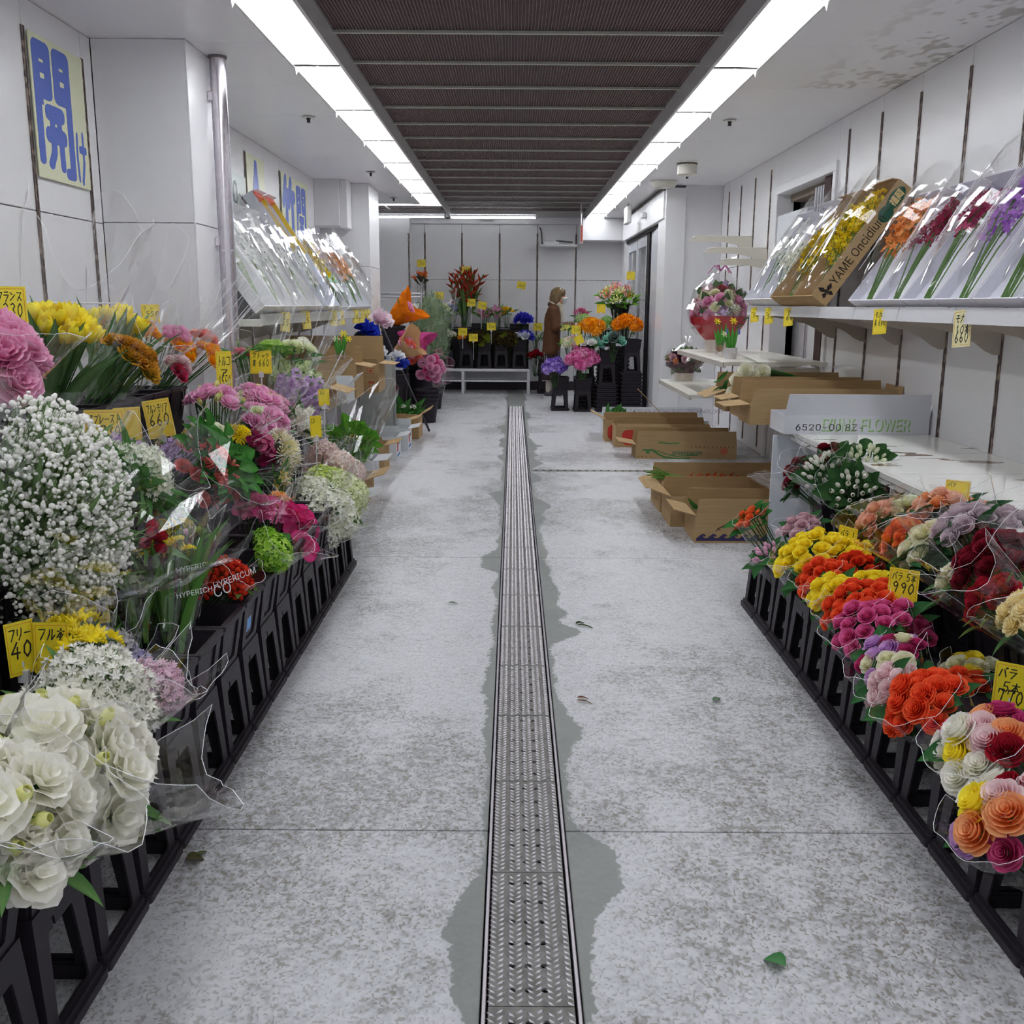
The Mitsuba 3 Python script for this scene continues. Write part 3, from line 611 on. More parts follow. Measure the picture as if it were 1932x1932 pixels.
YEL, ORG, INK = 'e8d32c', 'cf8a2a', '201c1c'
_cards = {}
def card_shapes(w, h, lines, tone):
    key = (w, h, tuple(lines), tone)
    if key not in _cards:
        border = sbox(-w / 2 + 0.05 * w, 0.05 * h, w / 2 - 0.05 * w, 0.95 * h); border = border.difference(border.buffer(-0.018 * w))
        ink = []
        for i, s in enumerate(lines):
            lh = h * (0.22 if i < len(lines) - 1 or len(lines) == 1 else 0.30)
            p, L = strokes(s, lh, 0.75)
            k = min(1.0, 0.80 * w / L)
            from shapely import affinity
            p = affinity.scale(p, k, 1, origin=(0, 0))
            y = h * (0.66 - 0.30 * i) - (0.04 * h if i == len(lines) - 1 and i else 0)
            ink.append(affinity.translate(p, -0.40 * w + (0.12 * w if i and k > 0.9 else 0), max(0.12 * h, y)))
        _cards[key] = (shape(bx(-w / 2, w / 2, 0, h, -0.0012, 0, 0), 'gloss', tone), shape(extr(border, 0.0004), 'paint', ORG), shape(extr(unary_union(ink), 0.0005), 'paint', INK) if ink else None)
    return _cards[key]
def price_card(pos, facing, w, h, lines, label, up=(0, 0, 1), stick=0, tone=YEL, group='yellow price cards', roll=0):
    t = thing('price_card', label, 'price card', group)
    f_ = np.asarray(facing, float); f_ /= np.linalg.norm(f_); u = np.asarray(up, float); x = np.cross(u, f_); x /= np.linalg.norm(x)
    A = frame(pos, f_, x) @ rot([0, 0, 1], roll)
    a, b, c = card_shapes(w, h, lines, tone)
    put(t, 'card', a, A); put(t, 'border', b, A)
    if c: put(t, 'writing', c, A, label='black handwriting')
    if stick:
        p0 = np.array(pos) - 0.004 * f_
        part(t, 'stick', tube([p0 + [0, 0, 0.25 * h], p0 + [0, 0, -stick]], 0.0035, 6), 'gloss', 'd8d8da')
        part(t, 'clip', bx(p0[0] - 0.012, p0[0] + 0.012, p0[1] - 0.006, p0[1] + 0.006, p0[2] - 0.02, p0[2] + 0.01), 'gloss', 'd0d0d2')
    return t

# ------------------------------------------------------------------ signs on the left wall
def rr(x0, y0, x1, y1, r): return sbox(x0, y0, x1, y1).buffer(-r).buffer(r, 6)
def kai():
    """the character 'open' in fat rounded strokes, 1 wide, 1.75 tall"""
    L = unary_union([rr(0, 0.98, 0.44, 1.74, 0.10), sbox(0, 0.9, 0.2, 1.6), rr(0.0, 0.10, 0.15, 1.3, 0.07)])
    L = L.difference(sbox(0.16, 1.46, 0.27, 1.50)).difference(sbox(0.16, 1.25, 0.27, 1.32))
    R = unary_union([rr(0.49, 0.98, 0.93, 1.74, 0.10), rr(0.78, 0.0, 0.93, 1.3, 0.07), rr(0.66, -0.02, 0.93, 0.14, 0.07)])
    R = R.difference(sbox(0.66, 1.46, 0.77, 1.50)).difference(sbox(0.66, 1.25, 0.77, 1.32))
    K = unary_union([rr(0.22, 0.72, 0.71, 0.94, 0.09), rr(0.20, 0.42, 0.74, 0.64, 0.09), sbox(0.32, 0.6, 0.62, 0.8), LineString([(0.40, 0.6), (0.38, 0.3), (0.29, 0.13)]).buffer(0.07, 5), LineString([(0.58, 0.6), (0.59, 0.12)]).buffer(0.065, 5)]).difference(sbox(0.44, 0.66, 0.50, 0.70))
    return unary_union([L, R, K])
def wall_sign(name, y0, y1, z0, z1, polys, label, base='d9dcbc', ink='4a63b8', flip=0):
    t = thing(name, label, 'sign')
    x = XL + 0.008
    part(t, 'board', bx(x, x + 0.006, y0, y1, z0, z1, 0.001), 'gloss', base)
    for nm, p in polys:
        part(t, nm, tf(extr(p, 0.0012), frame([x + 0.0062, y0, z0], [1, 0, 0], [0, 1, 0])), 'gloss', ink)
from shapely import affinity
S = lambda p, sx, sy, dx, dy: affinity.translate(affinity.scale(p, sx, sy, origin=(0, 0)), dx, dy)
wall_sign('hours_sign', 4.655, 5.205, 1.90, 2.515, [('character_open', S(kai(), 0.40, 0.325, 0.018, 0.028)), ('character_small', S(strokes('け', 1.0, 1, 0.17, 0)[0], 0.115, 0.22, 0.408, 0.03))], 'cream sign with big blue Japanese lettering on the near left wall')
A_ = Polygon([(0, 0), (0.36, 1.6), (0.5, 1.6), (0.86, 0), (0.62, 0), (0.43, 0.75), (0.24, 0)])
wall_sign('letter_sign', 8.265, 8.835, 1.90, 2.525, [('letter', S(A_, 0.46, 0.36, 0.08, 0.02))], 'cream sign with one blue pointed character above the leaning white boxes')
wall_sign('opening_sign', 9.47, 10.64, 1.85, 2.53, [('character_bamboo', S(strokes('竹', 1.0, 1, 0.22, 0)[0], 0.50, 0.56, 0.04, 0.06)), ('character_open', S(kai(), 0.48, 0.345, 0.62, 0.03))], 'wide cream sign with two blue characters, farthest on the left wall')
t = thing('clock_sign', 'greenish plate reading 12:00~ between pipe and leaning boxes', 'sign')
part(t, 'plate', bx(XL + 0.008, XL + 0.013, 7.25, 8.22, 2.02, 2.32, 0.001), 'gloss', 'c3d0cb')
part(t, 'lettering', tf(text('12:00~', 0.17, 0.001, True), frame([XL + 0.0135, 7.30, 2.09], [1, 0, 0], [0, 1, 0])), 'gloss', '4c5f62')
t = thing('dark_board', 'dark picture board leaning on the wall behind the tall white boxes', 'board')
part(t, 'panel', bx(XL + 0.008, XL + 0.03, 8.27, 9.4, 1.3, 1.88, 0.003), 'gloss', '2a2730')

# ------------------------------------------------------------------ cartons: walls and floor in one body, each flap a part
def carton(name, label, A, L, W, Hh, flaps=(), mat='cardboard', color=None, group=None, cat_='box', th=0.005, closed=False):
    t = thing(name, label, cat_, group)
    m = cat(bx(0, L, 0, th, 0, Hh), bx(0, L, W - th, W, 0, Hh), bx(0, th, th, W - th, 0, Hh), bx(L - th, L, th, W - th, 0, Hh), bx(0, L, 0, W, 0, th))
    put(t, 'body', shape(m, mat, color), A)
    for side, ln, ang in flaps:
        s, c = math.sin(math.radians(ang)), math.cos(math.radians(ang))
        (o, along, out, n) = {'y0': ([0, 0], [1, 0], [0, -1], L), 'y1': ([0, W], [1, 0], [0, 1], L), 'x0': ([0, 0], [0, 1], [-1, 0], W), 'x1': ([L, 0], [0, 1], [1, 0], W)}[side]
        def q(a, l, d):
            return [o[0] + along[0] * a + out[0] * (l * s + d * c), o[1] + along[1] * a + out[1] * (l * s + d * c), Hh + l * c - d * s]
        k = 0.012
        put(t, 'flap', shape(hull([q(a, l, d) for d in (0, -0.004) for a, l in ((0.002, 0), (n - 0.002, 0), (0.002 + k, ln), (n - 0.002 - k, ln))]), mat, color), A)
    return t
def on_front(t, A, polys, name, color, y=-0.0005, d=0.0005, label=None):
    """flat print on the face that looks along -y of the box: polygons in its x, z"""
    m = polys if isinstance(polys, tuple) else extr(polys, d)
    put(t, name, shape(m, 'paint', color), np.asarray(A) @ frame([0, y, 0], [0, -1, 0], [1, 0, 0]), label=label)
AT = lambda x, y, z, rz=0: frame([x, y, z], [0, 0, 1], [math.cos(math.radians(rz)), math.sin(math.radians(rz)), 0])

# floor boxes on the right
A = AT(1.065, 5.61, 0.0)
t = carton('flower_carton', 'brown carton with a dark blue wave print, nearest box on the right floor', A, 1.02, 0.36, 0.16, [('y0', 0.10, 3), ('y1', 0.10, -4), ('x0', 0.13, 76)])
wave = []
for i in range(12):
    cx = 0.01 + 0.062 * i
    wave.append(Polygon([(cx, 0.02), (cx, 0.028), (cx + 0.018, 0.044), (cx + 0.032, 0.053), (cx + 0.047, 0.05), (cx + 0.053, 0.042), (cx + 0.044, 0.037), (cx + 0.038, 0.044), (cx + 0.036, 0.034), (cx + 0.046, 0.028), (cx + 0.062, 0.028), (cx + 0.062, 0.02)]))
on_front(t, A, unary_union([w_.buffer(0.0005) for w_ in wave] + [sbox(0.006, 0.012, 0.76, 0.026)]), 'wave_print', '3a3157')
on_front(t, A, unary_union([LineString([(0.13, 0.083), (0.17, 0.105), (0.235, 0.118)]).buffer(0.004), LineString([(0.12, 0.072), (0.135, 0.082), (0.145, 0.075)]).buffer(0.003)]), 'bird_print', '5d4335')
carton('flower_carton', 'plain brown carton between the wave print box and the red flower box', AT(0.985, 6.03, 0), 1.08, 0.36, 0.19, [('y1', 0.07, -3), ('x0', 0.14, 70)])
redbox = carton('flower_carton', 'brown carton on the floor holding red heliconia stems', AT(0.985, 6.47, 0), 1.05, 0.44, 0.185, [('y1', 0.085, 2), ('y0', 0.03, -30), ('x0', 0.10, 105)])
# far group of floor boxes
A = AT(1.112, 8.83, 0)
t = carton('flower_carton', 'brown carton printed greenpacks with green swirls and a red sun', A, 0.905, 0.34, 0.125, [('y0', 0.125, 2), ('y1', 0.12, -4), ('x0', 0.16, 80)])
def swirl(x, y, s):
    return unary_union([Point(x, y).buffer(0.014 * s), LineString([(x - 0.03 * s, y + 0.014 * s), (x + 0.03 * s, y + 0.012 * s), (x + 0.07 * s, y - 0.012 * s), (x + 0.12 * s, y - 0.036 * s), (x + 0.2 * s, y - 0.048 * s), (x + 0.30 * s, y - 0.044 * s)]).buffer(0.0065 * s), LineString([(x + 0.02 * s, y + 0.02 * s), (x + 0.10 * s, y - 0.005 * s), (x + 0.2 * s, y - 0.03 * s), (x + 0.36 * s, y - 0.02 * s)]).buffer(0.004 * s)])
on_front(t, A, swirl(0.105, 0.062, 1.25), 'green_swirl', '4f7a48'); on_front(t, A, swirl(0.095, 0.185, 0.95), 'green_swirl', '4f7a48')
on_front(t, A, mv(text('greenpacks', 0.036, 0.0006, True), 0.32, 0.04, 0), 'lettering', '4a6a4e', label='greenpacks lettering')
sun = unary_union([Point(0.79, 0.07).buffer(0.018)] + [affinity.translate(LineString([(0.024, 0), (0.036, 0)]).buffer(0.0045), 0, 0) if False else affinity.rotate(LineString([(0.024, 0), (0.036, 0)]).buffer(0.0045), a, origin=(0, 0)).buffer(0) for a in []])
sun = unary_union([Point(0.79, 0.07).buffer(0.018)] + [affinity.translate(affinity.rotate(LineString([(0.025, 0), (0.036, 0)]).buffer(0.004), a, origin=(0, 0)), 0.79, 0.07) for a in range(0, 360, 30)])
on_front(t, A, sun, 'red_sun', 'c0523c')
on_front(t, A, unary_union([Point(0.02 + 0.037 * i, 0.022).buffer(0.006) for i in range(4)] + [Point(0.50 + 0.037 * i, 0.108).buffer(0.006) for i in range(11)]), 'dot_print', '8a4f38')
on_front(t, A, unary_union([sbox(0.56, 0.165, 0.83, 0.20).difference(sbox(0.563, 0.168, 0.827, 0.197)), affinity.translate(strokes('テカ本コ福束ロ岡', 0.022, 1.1, 0.12, 0)[0], 0.575, 0.171)]), 'stamp', '6b5a3f')
A = AT(1.0, 9.56, 0)
t = carton('flower_carton', 'brown carton with a red round print on its end, behind the greenpacks box', A, 0.92, 0.33, 0.20, [('y1', 0.06, -6), ('y0', 0.03, -20)])
on_front(t, A, sbox(0.06, 0.02, 0.22, 0.17).buffer(-0.06).buffer(0.06, 6), 'red_print', 'bb3a32')
A = AT(0.94, 9.96, 0)
t = carton('flower_carton', 'brown carton half hidden, its side flap leaning into the aisle, right floor', A, 0.98, 0.30, 0.22, [('x0', 0.16, 62), ('y1', 0.05, 0)])
on_front(t, A, sbox(0.02, 0.02, 0.14, 0.17).buffer(-0.05).buffer(0.05, 6), 'red_print', 'bb3a32')
A = AT(0.955, 10.36, 0)
t = carton('flower_carton', 'white carton lettered TAIWAN FLOWER BIOTECHNOLOGY, rearmost on the right floor', A, 1.10, 0.32, 0.17, [('y1', 0.11, 0), ('x0', 0.13, 50)], 'gloss', 'd6dade')
put(t, 'lettering', shape(text('TAIWAN FLOWER BIOTECHNOLOGY', 0.042, 0.0006), 'paint', 'b4a2b5'), A @ frame([0.30, 0.314, 0.215], [0, -1, 0], [1, 0, 0]))
put(t, 'leaf_print', shape(extr(unary_union([affinity.rotate(Polygon([(0, 0), (0.012, 0.05), (0, 0.09), (-0.012, 0.05)]), a, origin=(0, 0)) for a in (-70, -40, -12, 15, 45, 75)]), 0.0006), 'paint', '5e8f5a'), A @ frame([0.10, 0.314, 0.19], [0, -1, 0], [1, 0, 0]))
t = thing('cardboard_sheet', 'loose cardboard strip leaning between the brown boxes and the white panel', 'cardboard')
part(t, 'sheet', hull([[1.58, 9.92, 0.20], [1.585, 9.92, 0.20], [1.25, 9.93, 0.53], [1.255, 9.93, 0.535], [1.58, 9.98, 0.20], [1.585, 9.98, 0.20], [1.25, 9.99, 0.53], [1.255, 9.99, 0.535]]), 'cardboard')

# boxes on the counters, right
A = AT(1.495, 5.44, 0.661)
t = carton('long_carton', 'long white carton lettered IZUMI FLOWER with number 6520-00 8Z-', A, 0.80, 0.30, 0.105, [('y0', 0.12, 14), ('x1', 0.10, 20)], 'gloss', 'd3d5dd', th=0.004)
def fit(s, w_, h, d=0.0004, bold=True):
    v, f = text(s, h, d, bold); v = np.array(v); v[:, 0] -= v[:, 0].min(); v[:, 0] *= w_ / v[:, 0].max(); return v, f
for s, x, w_ in (('IZUMI', 0.20, 0.185), ('FLOWER', 0.42, 0.27)):
    on_front(t, A, mv(fit(s, w_, 0.066), x + 0.008, 0.016, 0), 'lettering', '8fb574', y=-0.0004); on_front(t, A, mv(fit(s, w_, 0.066), x, 0.024, 0.0004), 'letter_face', 'cfd6d3', y=-0.0004)
on_front(t, A, mv(fit('6520-00 8Z-', 0.37, 0.036, bold=False), 0.065, 0.020, 0.0008), 'stamped_number', '2a2735', y=-0.0004)
A = AT(1.405, 5.86, 0.661)
t = carton('long_carton', 'long brown carton with open end flaps, directly behind the white lettered carton', A, 0.885, 0.30, 0.12, [('y0', 0.02, -20), ('y1', 0.125, 3), ('x0', 0.15, 96), ('x1', 0.11, 10)])
put(t, 'fold_panel', shape(hull([[0.0, 0.0, 0.12], [0.88, 0.0, 0.12], [0.0, 0.004, 0.12], [0.88, 0.004, 0.12], [0.03, 0, 0.215], [0.86, 0, 0.215], [0.03, 0.004, 0.215], [0.86, 0.004, 0.215]]), 'cardboard'), A)
A = AT(1.43, 6.24, 0.661)
t = carton('long_carton', 'long brown carton second behind the white lettered carton', A, 0.86, 0.28, 0.13, [('y0', 0.10, 2), ('y1', 0.11, -2), ('x0', 0.12, 100)])
A = AT(1.42, 6.62, 0.661)
leafbox = t = carton('long_carton', 'long brown carton under the cut green leaves, rearmost on the counter', A, 0.87, 0.36, 0.14, [('y0', 0.08, 3), ('y1', 0.10, 0), ('x0', 0.14, 112)])
A = AT(1.345, 6.98, 0.661) 
t = thing('red_label_card', 'small red card with a dark clover print at the end of the brown cartons', 'card')
Ar = AT(1.50, 6.535, 0.661)
put(t, 'card', shape(bx(0, 0.17, 0, 0.012, 0, 0.19, 0.002), 'gloss', 'c0392f'), Ar); on_front(t, Ar, unary_union([Point(0.085 + 0.022 * math.cos(a), 0.10 + 0.022 * math.sin(a)).buffer(0.02) for a in (0.5, 2.6, 4.7)]), 'clover_print', '231d22'); on_front(t, Ar, sbox(0.035, 0.01, 0.17, 0.06), 'buff_corner', 'cfa66a')

# leaning boxes on the right wall shelf
ALR = math.radians(55)
def lean_right(y0, L=0.82):
    x = np.array([math.cos(ALR), 0, math.sin(ALR)]); z = np.array([-math.sin(ALR), 0, math.cos(ALR)])
    return frame([1.835, y0, 1.352], z, x)
for y0, w_, L, lab in ((7.36, 0.42, 0.74, 'white flower box leaning at the far end of the right wall shelf'), (6.93, 0.41, 0.78, 'white flower box leaning second from the far end of the right wall shelf')):
    carton('leaning_carton', lab, lean_right(y0), L, w_, 0.085, [('x1', 0.06, -20)], 'gloss', 'd2d2da', cat_='flower box', th=0.004)
carton('leaning_carton', 'open brown flower box of yellow orchids beside the lettered one, farther from the camera', lean_right(6.36), 0.79, 0.55, 0.105, [('x1', 0.04, -30)], cat_='flower box')
A = lean_right(5.94)
t = carton('leaning_carton', 'brown flower box lettered YAME Oncidium with a butterfly', A, 0.80, 0.41, 0.105, [('x1', 0.04, -25), ('y0', 0.006, 0)], cat_='flower box')
on_front(t, A, mv(fit('YAME Oncidium', 0.46, 0.050, 0.0006, False), 0.125, 0.030, 0), 'lettering', '2d2320')
bf = unary_union([Polygon([(0, 0), (0.012, 0.028), (0.04, 0.04), (0.036, 0.014), (0.012, 0.0)]), Polygon([(0, 0), (0.03, -0.006), (0.03, -0.03), (0.012, -0.026)])])
on_front(t, A, affinity.translate(affinity.rotate(unary_union([bf, affinity.scale(bf, -1, 1, origin=(0, 0)), sbox(-0.003, -0.02, 0.003, 0.016)]), -35, origin=(0, 0)), 0.068, 0.05), 'butterfly', '241c1e')
on_front(t, A, unary_union([affinity.scale(Point(0.705, 0.056).buffer(0.045, 10), 1.7, 0.84), affinity.scale(Point(0.605, 0.048).buffer(0.045, 10), 1.15, 0.9)]), 'green_oval', '22513f')
on_front(t, A, affinity.translate(strokes('福岡', 0.046, 0.95, 0.15, 0.1)[0], 0.662, 0.033), 'lettering', 'd8be86', y=-0.0011)
for i, (y0, w_) in enumerate(((5.05, 0.37), (4.69, 0.35), (4.33, 0.35), (3.97, 0.35), (3.60, 0.36), (3.23, 0.36))):
    carton('leaning_tray', f'pale grey flower tray holding bagged orchids, {ordl[i]} from the lettered brown box towards the camera', lean_right(y0), 0.64, w_, 0.055, [('x1', 0.05, -15)], 'gloss', 'cfcfd9', cat_='flower box', th=0.004)

# leaning boxes on the left wall shelf
def lean_left(y1, al=54):
    a = math.radians(al); x = np.array([-math.cos(a), 0, math.sin(a)]); z = np.array([math.sin(a), 0, math.cos(a)])
    return frame([-1.56, y1, 1.288], z, x)
for i, (y1, w_, L) in enumerate(((6.50, 0.38, 0.84), (7.02, 0.50, 0.84), (7.50, 0.46, 0.84), (7.98, 0.46, 0.84))):
    carton('leaning_carton', f'white flower box with long clear sleeves, {ordl[i]} from the pipe on the left wall shelf', lean_left(y1), L, w_, 0.075, [('x1', 0.05, -10)], 'gloss', 'd8d8da', cat_='flower box', th=0.004)
for i, (y1, w_) in enumerate(((8.36, 0.34), (8.72, 0.32))):
    A = lean_left(y1, 58)
    t = carton('leaning_carton', ('tall white flower box with red and yellow edge, nearer of two, left shelf', 'tall white flower box with red and yellow edge, farther of two, left shelf')[i], A, 1.03, w_, 0.085, [('x1', 0.04, -10)], 'gloss', 'd0d2dc', cat_='flower box', th=0.004)
    put(t, 'yellow_tape', shape(bx(0.52, 1.02, -0.001, 0.006, 0.05, 0.0865), 'gloss', 'd9b93a'), A); put(t, 'red_tape', shape(bx(0.99, 1.031, 0.02, 0.30, 0.02, 0.0865), 'gloss', 'cf5a44'), A)
    put(t, 'pale_blue_panel', shape(bx(0.3, 1.02, w_ - 0.14, w_ - 0.02, 0.0045, 0.006), 'gloss', 'bcc9de'), A)
for i, (y1, w_) in enumerate(((9.30, 0.52), (9.86, 0.50), (10.36, 0.46), (10.78, 0.38))):
    carton('leaning_tray', f'white tray of bagged flowers, {ordl[i]} past the tall taped boxes, left shelf', lean_left(y1), 0.80, w_, 0.06, [], 'gloss', 'd2d4da', cat_='flower box', th=0.004)

# left: low counter with cartons, cabinet side, floor cartons
t = thing('left_counter', 'low white counter under the brown cartons on the left wall', 'counter')
part(t, 'top_board', bx(XL + 0.01, -1.36, 6.6, 9.3, 0.575, 0.60, 0.003), 'gloss', 'd0d0cc')
for y in (6.7, 8.2, 9.2): part(t, 'leg', bx(-1.45, -1.42, y - 0.015, y + 0.015, 0, 0.575), 'steel'); part(t, 'leg', bx(-2.08, -2.05, y - 0.015, y + 0.015, 0, 0.575), 'steel')
t = thing('metal_panel', 'grey sheet metal side panel behind the tall green bouquet', 'panel')
part(t, 'sheet', bx(-1.45, -1.12, 9.34, 9.36, 0, 0.84, 0.003), 'gloss', 'a9ada9'); part(t, 'edge', bx(-1.125, -1.10, 9.33, 9.37, 0, 0.85, 0.003), 'gloss', '8f9490')
A = AT(-2.05, 8.55, 0.601)
t = carton('left_carton', 'large brown carton with red stamps, rearmost on the left counter', A, 0.90, 0.42, 0.25, [('y1', 0.22, 2), ('x1', 0.14, 95), ('y0', 0.05, 30)])
on_front(t, A, unary_union([sbox(0.80, 0.16, 0.86, 0.21).difference(sbox(0.805, 0.165, 0.855, 0.205)), Point(0.83, 0.185).buffer(0.014), sbox(0.81, 0.05, 0.86, 0.06), sbox(0.81, 0.08, 0.86, 0.1)]), 'red_stamp', 'a8553c')
t = carton('left_carton', 'brown carton in front of the large stamped carton on the left counter', AT(-2.02, 8.02, 0.601), 0.76, 0.40, 0.27, [('y1', 0.13, 0), ('x1', 0.12, 100), ('y0', 0.04, 10)])
put(t, 'inner_lid', shape(bx(0.4, 0.755, 0.006, 0.394, 0.262, 0.268), 'cardboard'), AT(-2.02, 8.02, 0.601))
carton('left_carton', 'white carton with a raised side flap on the left counter', AT(-2.0, 7.56, 0.601), 0.74, 0.36, 0.14, [('x1', 0.11, 45), ('y1', 0.05, 0)], 'gloss', 'd3d7da')
carton('left_carton', 'small brown carton nearest the camera on the left counter', AT(-1.98, 7.08, 0.601), 0.66, 0.40, 0.16, [('x1', 0.15, 105), ('y1', 0.10, 10)])
def fc(lab, x1, y0, L, W, h, flaps, mat='cardboard', color=None):
    A = AT(x1 - L, y0, 0); return carton('floor_carton', lab, A, L, W, h, flaps, mat, color), A
fc('brown floor carton holding green cut leaves by the black buckets, left', -0.955, 10.05, 0.62, 0.42, 0.235, [('x1', 0.14, 60), ('y1', 0.06, 0), ('y0', 0.02, 10)])
fc('brown floor carton second from the black buckets, left', -1.06, 9.62, 0.52, 0.36, 0.22, [('x1', 0.16, 72), ('y1', 0.05, 0)])
for i, (x1, y0) in enumerate(((-0.975, 9.20), (-1.015, 8.60))):
    t, A = fc(('white floor carton with red and blue print, farther of two on the left', 'white floor carton with red and blue print, nearer of two on the left')[i], x1, y0, 0.50, 0.34, 0.21, [('x1', 0.10, 80), ('y1', 0.06, 5)], 'gloss', 'cfd3d6')
    put(t, 'red_print', shape(bx(0.5001, 0.501, 0.05, 0.16, 0.07, 0.19), 'paint', 'b8626a'), A); put(t, 'blue_print', shape(bx(0.5001, 0.501, 0.05, 0.27, 0.025, 0.05), 'paint', '5c86b8'), A); put(t, 'hand_hole', shape(bx(0.5001, 0.501, 0.20, 0.225, 0.12, 0.15), 'paint', '2a2522'), A)  # hand hole is a dark patch, its inner shade put into the colour
fc('brown floor carton with a torn flap behind the tall green bouquet', -1.045, 8.0, 0.46, 0.34, 0.22, [('x1', 0.12, 78), ('y0', 0.08, 20)])
fc('pale grey floor carton with a brown flap, beside the tall green bouquet', -1.05, 7.36, 0.44, 0.36, 0.19, [('x1', 0.11, 85), ('y1', 0.08, 0)], 'gloss', 'c3c7cb')
fc('brown floor carton nearest the left crates, its flap torn open', -1.0, 6.66, 0.44, 0.40, 0.17, [('x1', 0.13, 72), ('y0', 0.10, 25)])
fc('low white floor carton wedged behind the white hydrangeas', -0.98, 6.05, 0.40, 0.36, 0.16, [('x1', 0.12, 84)], 'gloss', 'c9cccf')

# far end: white bench, black round buckets, easel, wire rack
t = thing('white_bench', 'white metal bench frame under the flower buckets along the far wall', 'bench')
x0, x1, yb = -1.75, 0.265, 15.33
part(t, 'seat_rail', cat(bx(x0, x1, yb, yb + 0.04, 0.345, 0.385, 0.004), bx(x0, x1, yb + 0.50, yb + 0.54, 0.345, 0.385, 0.004)), 'gloss', 'd8d9dc')
part(t, 'deck', bx(x0, x1, yb + 0.04, yb + 0.50, 0.350, 0.372), 'gloss', 'b9babd')
part(t, 'stretcher', cat(bx(x0, x1, yb + 0.005, yb + 0.03, 0.185, 0.21, 0.003), bx(x0, x1, yb + 0.51, yb + 0.53, 0.185, 0.21, 0.003)), 'gloss', 'd8d9dc')
for x in (x0, -0.79, x1 - 0.045):
    for y in (yb, yb + 0.50): part(t, 'leg', bx(x, x + 0.045, y, y + 0.04, 0.0, 0.345, 0.003), 'gloss', 'd8d9dc')
def round_bucket(x, y, z, r0, r1, h, label, tilt=None, group='round black buckets'):
    t = thing('round_bucket', label, 'bucket', group)
    A = frame([x, y, z], tilt or [0, 0, 1])
    put(t, 'tub', shape(lathe([(0.001, 0.006), (r0 * 0.96, 0.006), (r1 * 0.965, h - 0.002), (r1, h), (r1 + 0.012, h - 0.004), (r1 + 0.012, h - 0.03), (r1 * 0.99, h - 0.032), (r0, 0), (0.001, 0)], 24), 'plastic', BLACK, smooth=35), A)
    put(t, 'ridge', shape(lathe([(r0 + (r1 - r0) * 0.8, h * 0.8), (r0 + (r1 - r0) * 0.8 + 0.008, h * 0.805), (r0 + (r1 - r0) * 0.82 + 0.008, h * 0.83), (r0 + (r1 - r0) * 0.82, h * 0.835)], 24), 'plastic', BLACK), A)
for z, n_ in ((0, 'lowest'), (0.045, 'middle'), (0.09, 'top')): round_bucket(-1.00, 11.55, z, 0.10, 0.14, 0.30, f'{n_} round black bucket of the short nested stack on the aisle floor, left far end', group='nested black buckets on the aisle floor')
for z, n_ in ((0, 'lowest'), (0.05, 'middle'), (0.10, 'top')): round_bucket(-1.12, 12.15, z + 0.001, 0.12, 0.165, 0.60, f'{n_} tall round black bucket of the nested stack behind the short stack', group='nested tall black buckets')
round_bucket(-1.36, 11.55, 0.0, 0.11, 0.15, 0.56, 'tall round black bucket below the orange wrapped bouquet, on the floor')
round_bucket(-1.43, 11.97, 0.661, 0.105, 0.14, 0.44, 'round black bucket holding the orange wrapped bouquet')
round_bucket(-1.35, 12.65, 0.0, 0.13, 0.17, 0.85, 'tall round black bucket behind the pink wrapped bouquets')
t = thing('crate_plinth', 'black crate plinth under the orange bouquet bucket', 'crate')
part(t, 'box', bx(-1.58, -1.29, 11.82, 12.14, 0.62, 0.66, 0.004), 'plastic', BLACK); part(t, 'core', bx(-1.56, -1.31, 11.86, 12.1, 0.0, 0.62, 0.004), 'plastic', BLACK)
t = thing('folding_easel', 'black folding easel with a white tray of blue ribbon, by the left far buckets', 'easel')
part(t, 'front_leg', tube([[-1.48, 10.85, 1.26], [-0.90, 10.70, 0.0]], 0.012, 8), 'gloss', '2a2a33')
part(t, 'back_leg', tube([[-1.48, 10.85, 1.26], [-1.35, 11.35, 0.0]], 0.012, 8), 'gloss', '2a2a33')
part(t, 'tray', bx(-1.52, -1.18, 10.66, 10.84, 0.66, 0.685, 0.004), 'gloss', 'd3d7df'); part(t, 'tray_front', bx(-1.52, -1.30, 10.64, 10.66, 0.66, 0.82, 0.004), 'gloss', 'c9cfda')
part(t, 'brace', tube([[-1.52, 10.84, 0.672], [-1.40, 11.15, 0.5]], 0.008, 6), 'gloss', '2a2a33')
t = thing('wire_rack', 'chrome wire rack beside the asparagus fern at the left far end', 'rack')
for x in (-1.92, -1.18):
    for y in (13.0, 13.4): part(t, 'post', tube([[x, y, 0], [x, y, 1.52]], 0.013, 8), 'steel')
for z in (1.485, 1.44): part(t, 'rail', cat(tube([[-1.92, 13.0, z], [-1.18, 13.0, z]], 0.007, 6), tube([[-1.92, 13.4, z], [-1.18, 13.4, z]], 0.007, 6)), 'steel')
part(t, 'wire_deck', cat(*[tube([[-1.92 + 0.037 * i, 13.0, 1.47], [-1.92 + 0.037 * i, 13.4, 1.47]], 0.003, 4) for i in range(21)]), 'steel')
# white wire basket rail behind the left back row
t = thing('wire_basket', 'white wire basket rail on the near left wall behind the tulips', 'rack')
for z in (1.345, 1.29): part(t, 'rail', tube([[-2.02, 2.6, z], [-2.02, 5.3, z]], 0.005, 6), 'gloss', 'dfe0e0')
for i in range(10): part(t, 'wire', tube([[-2.13, 2.62 + 0.295 * i, 1.22], [-2.02, 2.62 + 0.295 * i, 1.29], [-2.02, 2.62 + 0.295 * i, 1.345]], 0.004, 5), 'gloss', 'dfe0e0')

